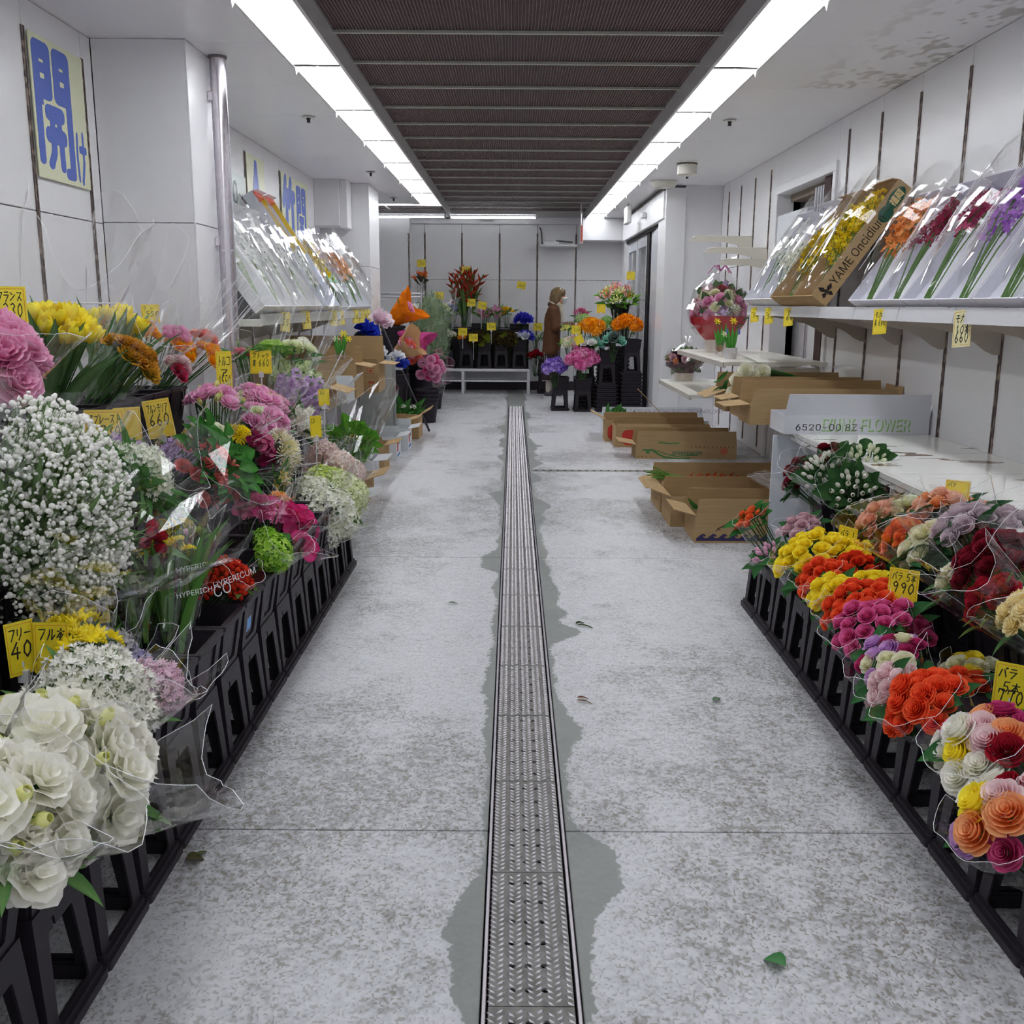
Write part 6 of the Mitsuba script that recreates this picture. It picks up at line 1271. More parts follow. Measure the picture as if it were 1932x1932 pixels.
# ------------------------------------------------------------------ bagged orchids in the leaning trays
def film_bag(L0, L1, w, h, seed, amp=0.016):
    """a long flat tube of film along x from L0 to L1, gathered at the foot, open and flaring at the top"""
    th = np.linspace(-0.15, PI + 0.15, 15)[None, :]; v = np.linspace(0, 1, 12)[:, None]      # the side that lies on the tray is left to the tray
    k = (0.35 + 0.75 * np.clip(v / 0.55, 0, 1) ** 0.8)
    P_ = np.stack([L0 + (L1 - L0) * v + 0.03 * np.cos(3 * th) * v ** 4, w / 2 * k * np.cos(th), h * 0.5 + h / 2 * k * np.sin(th)], -1)
    return grid(crinkle(P_, amp, 22.0, seed))
NO = [0]
def orchid_bag(A, W, label, kind, a, b, n, size, reach=(0.36, 0.62), bag=0.80, depth=0.10, name='orchid_bunch', part_name='flower_spike', up=0.02, stem='6f8f58'):
    NO[0] += 1; rng = np.random.default_rng(50 + NO[0]); t = thing(name, label, 'bouquet'); st = []
    for i in range(n):
        y = W * (0.2 + 0.6 * (i + 0.5) / n) + rng.normal(0, 0.012); x = rng.uniform(*reach); z = depth * rng.uniform(0.45, 0.8) + up
        d = np.array([1.0, rng.normal(0, 0.10), rng.normal(0.06, 0.06)])
        put(t, part_name, bloom(kind, a, b, i % 2), A @ frame([x, y, z], d, None, size * rng.uniform(0.9, 1.12)) @ rot([0, 0, 1], rng.uniform(0, 360)))
        st.append(tube([[0.03, W / 2 + (y - W / 2) * 0.35, 0.02], [x * 0.5, (y + W / 2) / 2, z * 0.7], [x - size, y, z]], 0.0032, 5))
    put(t, 'stems', shape(cat(*st), 'leaf', stem), A, kind='stuff')
    put(t, 'clear_bag', shape(film_bag(0.02, bag, W * 0.95, depth * 1.5 + up * 2, NO[0] * 7), 'cello'), A)
    put(t, 'bag_fold', shape(cat(*[tube([[0.10 + 0.08 * q, W * (0.3 + 0.07 * q), depth * 1.35 + up], [0.5 + 0.05 * q, W * (0.28 + 0.1 * q), depth * 1.5 + up]], 0.0012, 4) for q in range(4)]), 'gloss', 'e6e8ea'), A)  # pale threads laid over the bag as painted glints on its creases
    return t
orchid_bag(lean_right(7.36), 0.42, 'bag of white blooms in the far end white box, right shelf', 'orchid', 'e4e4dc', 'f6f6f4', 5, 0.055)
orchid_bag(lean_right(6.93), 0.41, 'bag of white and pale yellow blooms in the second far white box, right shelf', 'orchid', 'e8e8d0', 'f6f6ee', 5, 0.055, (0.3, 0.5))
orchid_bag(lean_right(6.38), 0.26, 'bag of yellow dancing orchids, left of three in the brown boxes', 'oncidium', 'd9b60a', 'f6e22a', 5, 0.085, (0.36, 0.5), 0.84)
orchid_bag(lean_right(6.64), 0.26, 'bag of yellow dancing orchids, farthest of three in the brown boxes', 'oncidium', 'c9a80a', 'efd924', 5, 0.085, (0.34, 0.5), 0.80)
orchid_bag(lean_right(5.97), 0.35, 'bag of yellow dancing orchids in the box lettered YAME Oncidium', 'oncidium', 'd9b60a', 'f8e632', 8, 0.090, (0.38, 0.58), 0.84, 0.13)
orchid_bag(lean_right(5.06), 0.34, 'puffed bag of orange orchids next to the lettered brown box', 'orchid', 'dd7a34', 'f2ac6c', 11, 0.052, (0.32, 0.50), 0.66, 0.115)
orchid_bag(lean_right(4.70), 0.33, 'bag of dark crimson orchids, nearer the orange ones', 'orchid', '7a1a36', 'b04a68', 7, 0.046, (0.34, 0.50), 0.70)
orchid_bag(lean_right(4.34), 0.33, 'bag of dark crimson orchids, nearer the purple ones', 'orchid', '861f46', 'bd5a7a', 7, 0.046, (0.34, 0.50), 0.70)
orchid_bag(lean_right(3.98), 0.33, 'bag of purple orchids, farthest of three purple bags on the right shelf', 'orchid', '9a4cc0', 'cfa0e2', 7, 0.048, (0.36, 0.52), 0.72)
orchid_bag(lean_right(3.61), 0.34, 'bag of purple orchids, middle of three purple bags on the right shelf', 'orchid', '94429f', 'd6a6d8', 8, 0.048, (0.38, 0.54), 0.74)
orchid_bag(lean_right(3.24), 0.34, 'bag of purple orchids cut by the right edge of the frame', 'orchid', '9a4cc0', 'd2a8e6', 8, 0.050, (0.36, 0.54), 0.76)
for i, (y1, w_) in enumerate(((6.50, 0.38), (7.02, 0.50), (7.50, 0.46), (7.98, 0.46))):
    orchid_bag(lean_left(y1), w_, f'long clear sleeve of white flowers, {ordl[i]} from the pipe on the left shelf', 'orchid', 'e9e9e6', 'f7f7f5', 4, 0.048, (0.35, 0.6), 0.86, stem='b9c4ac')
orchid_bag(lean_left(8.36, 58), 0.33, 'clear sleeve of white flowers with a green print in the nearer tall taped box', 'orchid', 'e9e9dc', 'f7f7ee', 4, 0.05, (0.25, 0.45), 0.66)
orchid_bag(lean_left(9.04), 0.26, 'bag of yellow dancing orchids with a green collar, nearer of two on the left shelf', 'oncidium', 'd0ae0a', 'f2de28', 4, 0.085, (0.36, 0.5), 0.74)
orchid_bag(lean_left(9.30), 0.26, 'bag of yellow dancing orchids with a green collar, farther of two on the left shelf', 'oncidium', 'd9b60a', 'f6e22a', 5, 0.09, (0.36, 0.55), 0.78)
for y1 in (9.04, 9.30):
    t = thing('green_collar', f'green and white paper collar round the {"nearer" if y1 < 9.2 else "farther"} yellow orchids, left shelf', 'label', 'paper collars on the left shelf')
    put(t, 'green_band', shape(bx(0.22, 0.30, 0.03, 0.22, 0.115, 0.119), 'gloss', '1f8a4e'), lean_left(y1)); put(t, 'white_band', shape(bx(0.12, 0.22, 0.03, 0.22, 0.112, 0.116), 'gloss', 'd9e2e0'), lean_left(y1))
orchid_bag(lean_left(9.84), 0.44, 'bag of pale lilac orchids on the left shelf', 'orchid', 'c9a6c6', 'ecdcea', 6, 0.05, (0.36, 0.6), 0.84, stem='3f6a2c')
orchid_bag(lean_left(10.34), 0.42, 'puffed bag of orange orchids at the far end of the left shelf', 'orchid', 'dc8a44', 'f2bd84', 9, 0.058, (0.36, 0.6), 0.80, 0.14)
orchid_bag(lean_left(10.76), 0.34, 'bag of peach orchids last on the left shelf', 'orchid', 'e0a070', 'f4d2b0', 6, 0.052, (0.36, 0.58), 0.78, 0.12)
# hanging price tags along the shelf rails
for (y, h_, lab, lines, tone) in ((4.93, 0.125, 'yellow tag reading 660 hanging below the orange orchids, right shelf', ['モカラ', '本 660'], YEL), (4.02, 0.150, 'pale wrinkled tag reading 660 hanging below the purple orchids, right shelf', ['モカラ', '10本', '660'], 'ddd7a6'),
        (6.58, 0.12, 'yellow tag hanging below the brown orchid boxes', ['オン', '66'], YEL), (7.08, 0.115, 'yellow tag hanging second from the far end of the right shelf', ['コ', '55'], YEL), (7.50, 0.11, 'yellow tag hanging at the far end of the right shelf rail', ['コ', '55'], YEL)):
    price_card([1.792, y, 1.345 - h_], [-1, -0.75, 0.25], 0.075, h_, lines, lab, up=(-0.2, 0, 1), tone=tone, group='tags hanging from the right shelf rail')
for i, u_y in enumerate((6.72, 7.45, 8.55, 8.95, 9.75, 10.15, 10.35, 10.6)):
    price_card([-1.522, u_y, 1.285 - 0.12], [0.8, -1, 0.1], 0.07, 0.13, ['コ', '55'], f'yellow tag hanging from the left shelf rail, {ordl[i]} from the pipe', tone='e2d36a', group='tags hanging from the left shelf rail', roll=(-6, 4, 0, 5, -3, 8, 0, 3)[i])

# ------------------------------------------------------------------ wrapped baskets and bulb pots on the cream shelves
def gift_basket(c, R, hgt, label, kinds, pot_r, pot_h, wrap_col, seed, foliage='3a5536', bow=None):
    rng = np.random.default_rng(seed); t = thing('flower_basket', label, 'flower basket'); c = np.array(c, float)
    part(t, 'pot', tf(lathe([(0.001, 0), (pot_r * 0.9, 0), (pot_r, pot_h), (pot_r * 0.9, pot_h), (0.001, pot_h * 0.9)], 18), frame(c, [0, 0, 1])), 'gloss', 'd8cfc4')
    bowl = lathe([(pot_r * 0.8, pot_h * 0.7), (R * 0.62, pot_h + hgt * 0.10), (R * 0.95, pot_h + hgt * 0.26), (R * 1.0, pot_h + hgt * 0.36)], 18)
    part(t, 'tissue', (crinkle(bowl[0], 0.03, 14, seed) + c, bowl[1]), 'petal', wrap_col)
    todo = [k for k in kinds for _ in range(k[4])]; o = rng.permutation(len(todo)); n = len(todo)
    for i in range(n):
        pn, kd, a, b, _, s = todo[o[i]]
        z = 1 - 1.15 * (i + 0.5) / n; r = math.sqrt(max(0, 1 - z * z)); th = i * 2.39996
        d = np.array([r * math.cos(th), r * math.sin(th), z]); p = c + [0, 0, pot_h + hgt * 0.40] + d * [R * 0.92, R * 0.92, hgt * 0.42]
        put(t, pn, bloom(kd, a, b, i % 2), frame(p - d * s * 0.4, d + rng.normal(0, 0.15, 3), None, s) @ rot([0, 0, 1], rng.uniform(0, 360)))
    for i in range(26):
        d = rng.normal(0, 1, 3); d[2] = d[2] * 0.7 + 0.1; d /= np.linalg.norm(d)
        put(t, 'leaf', leaf_shape('leaf', foliage, '6f8a5c'), frame(c + [0, 0, pot_h + hgt * 0.40] + d * [R * 0.8, R * 0.8, hgt * 0.36], d, None, R * 0.36))
    prof = [(pot_r * 1.1, 0.0), (pot_r * 1.2, pot_h), (R * 1.02, pot_h + hgt * 0.22), (R * 1.12, pot_h + hgt * 0.45), (R * 0.85, pot_h + hgt * 0.78), (R * 0.28, pot_h + hgt * 1.02), (R * 0.22, pot_h + hgt * 1.08), (R * 0.55, pot_h + hgt * 1.28)]
    b = lathe(prof, 26)
    part(t, 'clear_bag', (crinkle(b[0], 0.035, 11, seed + 3) + c, b[1]), 'cello')
    if bow:
        top = c + [0, 0, pot_h + hgt * 1.05]
        part(t, 'ribbon', cat(*[tube([top, top + np.array([math.cos(a) * 0.05, math.sin(a) * 0.05, 0.05]), top + np.array([math.cos(a) * 0.11, math.sin(a) * 0.11, -0.02 + 0.06 * (i % 2)])], 0.005, 5) for i, a in enumerate((0.3, 1.6, 2.9, 4.2, 5.3))]), 'gloss', bow)
gift_basket((1.807, 8.900, 0.951), 0.255, 0.56, 'big wrapped basket of pink flowers in red tissue on the upper cream shelf', [K('bloom', 'rose', 'pink', 9, 0.05), K('bloom', 'hydrangea', 'dusty_pink', 5, 0.075), K('bloom', 'lily', 'deep_pink', 5, 0.06), K('bloom', 'rose', 'cream', 6, 0.038), K('bloom', 'stock', 'lavender', 5, 0.05), K('bloom', 'rose', 'crimson', 2, 0.045), ('bloom', 'berries', 'd6d8b4', 'f0f0dc', 5, 0.035), K('bloom', 'hydrangea', 'pale_green', 3, 0.06)], 0.11, 0.11, 'b8343f', 4, bow='b45a9a')
gift_basket((1.703, 9.932, 0.621), 0.185, 0.27, 'small wrapped basket of dark plum and orange flowers on the low cream shelf', [('bloom', 'rose', '3c1a26', '6e3040', 8, 0.045), K('bloom', 'rose', 'apricot', 5, 0.038), K('bloom', 'rose', 'dusty_pink', 4, 0.036), K('bloom', 'hydrangea', 'green', 4, 0.05), ('bloom', 'berries', 'c8683c', 'e39a62', 2, 0.03)], 0.10, 0.08, '4a2230', 9)
def bulb_pot(c, r, h, label, glass, flowers):
    t = thing('bulb_pot', label, 'potted plant'); c = np.array(c, float); rng = np.random.default_rng(int(c[1] * 100))
    part(t, 'pot', mv(lathe([(0.001, 0), (r * 0.85, 0), (r, h), (r * 0.94, h), (r * 0.8, 0.012), (0.001, 0.012)], 18), *c), 'glass' if glass else 'gloss', None if glass else 'cfcccf', smooth=40)
    part(t, 'bulb', mv(sc(hull(trimesh.creation.icosphere(subdivisions=1).vertices), 0.028, 0.028, 0.035), c[0], c[1], c[2] + h * 0.6), 'paint', '8a6a42')
    for i in range(9):
        a = i * 2.4; put(t, 'leaf', leaf_shape('blade', '3f8a35', '74b85a'), frame(c + [0.012 * math.cos(a), 0.012 * math.sin(a), h * 0.6], [0.25 * math.cos(a), 0.25 * math.sin(a), 1], None, 0.2 * rng.uniform(0.7, 1)))
    for kd, a, b, dx, dz, s in flowers:
        p = c + [dx, 0, h + dz]; part(t, 'stalk', tube([c + [0, 0, h * 0.6], c + [dx * 0.6, 0, h + dz * 0.5], p], 0.003, 5), 'leaf', '5f9a48')
        put(t, 'flower', bloom(kd, a, b, 0), frame(p, [0.2, -0.9, 0.5] if kd == 'daffodil' else [0, 0, 1], None, s))
bulb_pot((1.677, 8.143, 0.951), 0.038, 0.115, 'glass vase with one small daffodil in front of the big basket', True, [('daffodil', 'f0d810', 'f9ec48', -0.03, 0.16, 0.032)])
bulb_pot((1.677, 7.740, 0.951), 0.056, 0.085, 'grey marbled pot with daffodils and blue grape hyacinths beside the big basket', False, [('daffodil', 'f0d810', 'f9ec48', 0.012, 0.20, 0.034), ('daffodil', 'e9e4b0', 'f7f3d8', -0.05, 0.10, 0.028), ('stock', '4a58b8', '8c96dc', -0.03, 0.12, 0.016), ('stock', '4a58b8', '8c96dc', 0.06, 0.12, 0.016)])
bulb_pot([-1.40, 8.12, 0.870], 0.045, 0.10, 'glass vase with daffodils on the left cartons', True, [('daffodil', 'f0d810', 'f9ec48', 0.03, 0.14, 0.035), ('daffodil', 'f2efc8', 'f9f6e0', -0.03, 0.10, 0.03), ('daffodil', 'f0d810', 'f9ec48', 0.07, 0.10, 0.03)])
# greens lying on and in the cartons
t = thing('leaf_bundle', 'bundle of long dark green leaves lying on the rear brown carton', 'leaves'); rng = np.random.default_rng(3)
for i in range(46):
    put(t, 'leaf', leaf_shape('blade', '2f6f2c', '5fa24a'), frame([1.52 + rng.uniform(0, 0.12), 6.72 + rng.uniform(-0.08, 0.1), 0.895 + rng.uniform(0, 0.03)], [1, rng.normal(0, 0.06), rng.normal(0.0, 0.02)], [0, -1, 0], rng.uniform(0.32, 0.5)))
part(t, 'clear_film', tf(grid(crinkle(np.stack([*np.meshgrid(np.linspace(0.0, 0.75, 10), np.linspace(-0.16, 0.16, 7), indexing='ij'), np.zeros((10, 7))], -1), 0.02, 14, 5)), frame([1.5, 6.74, 0.955], [0, 0, 1], [1, 0, 0])), 'cello')
t = thing('white_lily_bunch', 'white blooms in film at the end of the brown cartons, above the red card', 'bouquet')
for i, (dx, dz) in enumerate(((0.0, 0.0), (0.10, 0.02), (0.05, 0.06), (-0.02, -0.09), (0.16, 0.05))):
    put(t, 'bloom', bloom('peony', 'eeeed8', 'f6f5ea', i % 2), frame([1.49 + dx, 6.60, 0.87 + dz], [-0.3, -0.8, 0.5], None, 0.055))
part(t, 'stems', cat(*[tube([[1.50 + 0.04 * i, 6.60, 0.86], [1.75 + 0.05 * i, 6.66, 0.79]], 0.004, 5) for i in range(5)]), 'leaf', '5f8a4c', kind='stuff')
part(t, 'clear_wrapper', sleeve(np.array([1.95, 6.62, 0.80]), np.array([1.50, 6.58, 0.89]), 0.11, np.random.default_rng(21), 0.16, 1.2, 2, 0.4, amp=0.02), 'cello')
t = thing('heliconia_bundle', 'red heliconia stems with long green stalks lying in the floor carton', 'bouquet'); rng = np.random.default_rng(12)
for i in range(7):
    d = np.array([1.0, rng.normal(0, 0.12), rng.normal(0.02, 0.05)])
    put(t, 'bract', bloom('heliconia', '9a1f1c', 'd8683a', i % 2), frame([1.18 + 0.055 * i, 6.58 + 0.035 * (i % 5), 0.185 + 0.01 * (i % 3)], d, None, 0.062) @ rot([0, 0, 1], 50 * i))
part(t, 'stalks', cat(*[tube([[0.90 + rng.uniform(0, 0.08), 6.54 + 0.02 * i, 0.20 + rng.uniform(0, 0.06)], [1.10, 6.57 + 0.015 * i, 0.205], [1.3 + rng.uniform(0, 0.2), 6.6 + 0.01 * i, 0.17]], 0.0045, 5) for i in range(14)]), 'leaf', '6f9a4a', kind='stuff')
def leafy(name, label, x0, x1, y, z, n, seed, L=0.2, white=0):
    t = thing(name, label, 'leaves'); rng = np.random.default_rng(seed)
    for i in range(n):
        put(t, 'leaf', leaf_shape('narrow', '2c5c2c', '57904a'), frame([rng.uniform(x0, x1), y + rng.uniform(-0.12, 0.12), z + rng.uniform(-0.02, 0.05)], [rng.normal(0.5, 0.5), rng.normal(0, 0.4), rng.uniform(0.0, 0.5)], None, L * rng.uniform(0.7, 1.2)))
    for i in range(white): put(t, 'bloom', bloom('umbel', 'dfe3d4', 'f4f4ec', 0), frame([x1 - 0.05 * i, y - 0.05, z + 0.07], [0, -0.5, 1], None, 0.028))
leafy('cut_greens', 'cut green branches heaped in the brown carton by the black buckets', -1.45, -1.02, 10.25, 0.24, 40, 6, 0.19, 3)
leafy('cut_greens', 'short green leaves showing in the white lettered floor carton', 0.98, 1.25, 10.5, 0.19, 16, 7, 0.14)
leafy('cut_greens', 'few green sprigs at the open end of the wave print carton', 1.09, 1.16, 5.8, 0.14, 7, 8, 0.10)
leafy('cut_greens', 'green sprigs at the aisle end of the rear counter carton', 1.34, 1.44, 6.8, 0.80, 9, 9, 0.10)
t = thing('tissue_scrap', 'crumpled white tissue in the left floor cartons', 'paper'); put(t, 'tissue', bloom('crumple', 'd6d8da', 'efefef', 0), AT(-1.25, 8.25, 0.20) @ np.diag([0.12, 0.12, 0.12, 1])); put(t, 'tissue', bloom('crumple', 'd6d8da', 'efefef', 1), AT(-1.16, 7.55, 0.18) @ np.diag([0.10, 0.10, 0.14, 1]))

# ------------------------------------------------------------------ far end, left: wrapped bouquets over round buckets
bouquet('wrapped_bouquet', 'pink bouquet in bright orange paper standing in the top black bucket', (-1.450, 11.930, 1.151), (-1.250, 11.900, 1.288), 0.125, [K('rose', 'rose', 'pink', 9, 0.05), K('bloom', 'lily', 'blush', 4, 0.06)], (8, 'narrow', '4c6a3c', '7a9a5c', 0.13), paper='e27a1c', ext=0.16, flare=1.25, peaks=2, rb=0.5, amp=0.03)
bouquet('wrapped_bouquet', 'pink roses in magenta and brown paper pointing to the aisle, below the orange paper', (-1.337, 11.750, 1.021), (-1.066, 11.680, 0.927), 0.085, [K('rose', 'rose', 'hot_pink', 6, 0.045)], paper='c7508e', ext=0.12, flare=1.3, rb=0.3, amp=0.025)
bouquet('wrapped_bouquet', 'pink carnations in kraft paper pointing to the aisle, middle of the left far group', (-1.368, 11.450, 0.766), (-1.174, 11.350, 0.891), 0.115, [K('carnation', 'carnation', 'coral', 8, 0.055), K('rose', 'rose', 'pink', 5, 0.045)], paper='c9a277', ext=0.14, flare=1.15, peaks=2, rb=0.3, amp=0.02)
bouquet('wrapped_bouquet', 'coral pink blooms in film behind the nested black buckets', [-1.25, 12.2, 0.45], (-1.161, 12.000, 0.740), 0.10, [K('carnation', 'carnation', 'coral', 8, 0.055)], ext=0.12)
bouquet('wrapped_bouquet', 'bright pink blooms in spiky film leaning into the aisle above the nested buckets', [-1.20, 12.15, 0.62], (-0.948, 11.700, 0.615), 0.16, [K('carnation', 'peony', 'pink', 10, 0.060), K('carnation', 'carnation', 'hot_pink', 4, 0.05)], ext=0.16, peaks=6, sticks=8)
bouquet('wrapped_bouquet', 'small crimson bouquet in the shade under the easel tray', [-1.45, 11.3, 0.30], [-1.46, 11.15, 0.50], 0.06, [K('rose', 'rose', 'deep_pink', 5, 0.04)], ext=0.06)
t = thing('ribbon_heap', 'heap of blue ribbon and silver foil on the easel tray', 'ribbon')
for i, (p, c_, s) in enumerate((([-1.22, 10.72, 0.70], ('23308f', '3c50c8'), 0.08), ([-1.25, 10.78, 0.78], ('c9ccd2', 'f2f3f5'), 0.09), ([-1.18, 10.76, 0.72], ('2a2f8a', '4556c0'), 0.07))): put(t, 'ribbon', bloom('crumple', *c_, i % 2), frame(p, [0.3, -0.6, 1], None, s))
t = thing('gift_wrap_heap', 'blue and pink wrapping stacked above the stamped left carton', 'wrapping paper')
for i, (p, c_, s) in enumerate((([-1.50, 10.3, 1.06], ('1d2a9c', '3046cc'), 0.13), ([-1.38, 10.45, 1.16], ('d8b6c4', 'f2e2ea'), 0.14), ([-1.52, 10.5, 0.95], ('23262f', '454a58'), 0.15), ([-1.42, 10.4, 0.86], ('c4c7cc', 'eceef0'), 0.11), ([-1.44, 10.42, 0.76], ('23262f', '50566a'), 0.12))): put(t, 'wrap', bloom('crumple', *c_, i % 2), frame(p, [0.4, -0.6, 1], None, s))
t = thing('wrap_stand', 'dark crate stack holding the wrapping paper behind the metal panel', 'crate'); part(t, 'body', bx(-1.62, -1.34, 10.28, 10.62, 0, 0.74, 0.006), 'plastic', BLACK); part(t, 'lid', bx(-1.64, -1.32, 10.26, 10.64, 0.74, 0.76, 0.004), 'plastic', BLACK)
t = thing('asparagus_fern', 'tall cloud of pale green asparagus fern in film at the left far end', 'bouquet'); rng = np.random.default_rng(77); S = []
for i in range(3000):
    d = rng.normal(0, 1, 3); d /= np.linalg.norm(d); p = np.array([-1.06, 13.1, 0.96]) + d * [0.24, 0.22, 0.56] * rng.uniform(0.75, 1.0)
    q = p + rng.normal(0, 0.035, 3) + [0, 0, 0.02]; w_ = rng.normal(0, 0.004, 3); S.append((np.array([p - w_, p + w_, q]), np.array([[0, 1, 2]])))
core = trimesh.creation.icosphere(subdivisions=3); cv = np.array(core.vertices) * [0.20, 0.18, 0.50]
part(t, 'foliage', cat(*S, (crinkle(cv, 0.06, 9, 3) + [-1.06, 13.1, 0.96], core.faces)), 'leaf', '7d9270', kind='stuff')
part(t, 'stems', tube([[-1.06, 13.1, 0.1], [-1.06, 13.1, 0.6]], 0.05, 8), 'leaf', '4f6a3c', kind='stuff')
part(t, 'clear_wrapper', sleeve(np.array([-1.06, 13.1, 0.2]), np.array([-1.06, 13.1, 1.3]), 0.30, np.random.default_rng(31), 0.25, 1.0, 2, 0.5, amp=0.03), 'cello')
round_bucket(-1.06, 13.1, 0.0, 0.11, 0.15, 0.30, 'round black bucket of the asparagus fern')
round_bucket(-1.15, 14.2, 0.0, 0.12, 0.16, 0.84, 'tall round black bucket of the white and yellow-green lilies'); round_bucket(-1.42, 13.85, 0.0, 0.12, 0.16, 0.84, 'tall round black bucket of the white lilies by the wire rack')
bouquet('lily_bouquet', 'white and yellow-green lilies above the asparagus fern', [-1.15, 14.2, 0.82], (-1.007, 14.200, 1.322), 0.15, [K('bloom', 'lily', 'lemon', 9, 0.075), K('bloom', 'lily', 'white', 5, 0.07)], (14, 'narrow', '4c7a3c', '8cb068', 0.16), ext=0.18)
bouquet('lily_bouquet', 'white lilies behind the orange wrapped bouquet', [-1.42, 13.85, 0.82], (-1.290, 13.800, 1.307), 0.12, [K('bloom', 'lily', 'white', 9, 0.07)], (5, 'narrow', '4c7a3c', '8cb068', 0.12), ext=0.12)

# ------------------------------------------------------------------ far wall display on the bench
BY = 15.45
for i, x in enumerate((-1.55, -1.28, -1.02, -0.72, -0.44, -0.18, 0.10)):
    crate_stand(x, BY + 0.12, 0.386, f'black crate stand on the white bench, {ordl[i]} from the left', 'stands on the white bench', rz=PI / 2)
    if i > 2: flower_bucket(x, BY + 0.12, 0.386 + SH, f'black bucket in the front row on the white bench, {ordl[i - 3]} from the left', 'front buckets on the white bench', rz=PI / 2)
for i, x in enumerate((-1.43, -1.125, -0.82, -0.515, -0.21, 0.095)):
    t = thing('display_box', f'tall black display box behind the bench buckets, {ordl[i]} from the left', 'crate', 'tall black display boxes on the bench')
    part(t, 'box', bx(x - 0.15, x + 0.15, BY + 0.33, BY + 0.53, 0.373, 0.97 + 0.09 * (i % 2), 0.006), 'plastic', BLACK); part(t, 'rim', bx(x - 0.153, x + 0.153, BY + 0.325, BY + 0.535, 0.94 + 0.09 * (i % 2), 0.955 + 0.09 * (i % 2), 0.004), 'plastic', BLACK)
t = thing('black_rail', 'thin black rail shelf behind the front bench buckets', 'shelf'); part(t, 'rail', bx(-1.25, 0.2, BY + 0.29, BY + 0.325, 0.985, 1.005), 'plastic', BLACK)
for x in (-1.2, -0.58, 0.15): part(t, 'post', bx(x - 0.01, x + 0.01, BY + 0.295, BY + 0.32, 0.373, 0.985), 'plastic', BLACK)
def fw(name, label, head, R, kinds, leaves=(6, 'narrow', '3f6f35', '7a9a58', 0.12), dz=0.36, **k):
    h = np.array(head); return bouquet(name, label, [h[0], h[1] + 0.06, h[2] - dz], h, R, kinds, leaves, **{**dict(ext=0.12, flare=1.1, rb=0.5, dome=0.3, wrap=False), **k})
fw('paradise_bouquet', 'bird of paradise flowers standing high at the left of the far wall', (-1.412, 15.700, 1.782), 0.11, [('bird_of_paradise', 'paradise', 'd9491c', 'f0812c', 5, 0.10)], (0, 'leaf', '3d6a3c', '5b8a55', 0.09), dz=0.75, wrap=False)
fw('heliconia_bouquet', 'tall red heliconias with green tips against the far wall', (-0.742, 15.700, 1.626), 0.22, [('heliconia', 'heliconia', '8a1f1c', 'c8583a', 11, 0.16)], (22, 'blade', '4c6a3c', '7f9a5c', 0.36), dz=0.6, wrap=False, spread=0.5)
fw('aster_bouquet', 'violet flowers with white-green foliage in film on the bench', (-0.957, 15.700, 1.288), 0.12, [('bloom', 'umbel', '7d80d0', 'b4b4e8', 16, 0.045)], (16, 'leaf', '5f7a60', 'c3cdbc', 0.07), dz=0.4)
fw('aster_bouquet', 'pale lilac flowers in film between the violets and the heliconias', (-0.767, 15.850, 1.370), 0.10, [('bloom', 'lily', 'a898c0', 'd8cce4', 10, 0.055)], (6, 'leaf', '5f7a60', 'a3b59c', 0.07), dz=0.4)
fw('leucadendron_bouquet', 'pink flowers with green tops in film, left of two on the far bench', (-0.439, 15.700, 1.227), 0.11, [('bloom', 'stock', 'd884b4', 'f0bcd6', 9, 0.05)], (16, 'narrow', '5c9a48', '94c070', 0.14), dz=0.36)
fw('leucadendron_bouquet', 'pink flowers with green tops in film, right of two on the far bench', (-0.250, 15.720, 1.244), 0.10, [('bloom', 'stock', 'd884b4', 'f0bcd6', 9, 0.05)], (18, 'narrow', '5c9a48', '94c070', 0.16), dz=0.36)
fw('sunflower_bouquet', 'sunflowers with dark centres standing on the far bench', (-0.110, 15.750, 1.293), 0.12, [('sunflower', 'sunflower', 'e8a80c', 'f7d224', 9, 0.058)], dz=0.3)
fw('blue_wrapped_bunch', 'shiny deep blue wrapped bunch at the right end of the bench', (0.162, 15.600, 1.151), 0.12, [('foil', 'crumple', '1f1f96', '4a4ad0', 7, 0.09)], (0, 'leaf', '3d6a3c', '5b8a55', 0.09), dz=0.3, ext=0.1)
fw('blue_wrapped_bunch', 'blue and silver foil wrapped bunch below the deep blue one', (0.179, 15.450, 0.897), 0.11, [('foil', 'crumple', '23239a', '5a5ad0', 4, 0.085), ('foil', 'crumple', 'c4c8d4', 'f4f5f8', 2, 0.08)], (0, 'leaf', '3d6a3c', '5b8a55', 0.09), dz=0.3, ext=0.1)
fw('white_bunch', 'white blossoms in film at the left end of the bench', (-1.029, 15.500, 0.920), 0.13, [K('bloom', 'carnation', 'white', 14, 0.05)], dz=0.3)
fw('orange_bunch', 'orange gerberas in film next to the white blossoms', (-0.784, 15.500, 0.890), 0.12, [('gerbera', 'gerbera', 'd9701c', 'f09a3c', 12, 0.052)], dz=0.3)
for i, u in enumerate((0, 1)):
    fw('moss_bunch', ('dark bushy green filler with yellow-green tips, left of two on the bench', 'dark bushy green filler with yellow-green tips, right of two on the bench')[i], ((-0.515, 15.500, 0.859), (-0.090, 15.500, 0.862))[i], 0.19, [('tip', 'plush', '5f6f24', '8f9c3c', 12, 0.06), ('tip', 'plush', '332a1c', '54482c', 14, 0.09)], (30, 'narrow', '3a3a1f', '5c5c30', 0.10), dz=0.26, wrap=False)
fw('dark_bunch', 'dark red and green bunch in film on the floor crates right of the bench', (0.346, 15.500, 0.606), 0.12, [K('bloom', 'rose', 'crimson', 8, 0.05)], (16, 'narrow', '2f4030', '4a5f44', 0.12), dz=0.35)
for z in (0, SH): crate_stand(0.50, 15.62, z, f'{"upper" if z else "lower"} black crate stand right of the bench, behind the person', 'stands right of the bench', rz=PI / 2)
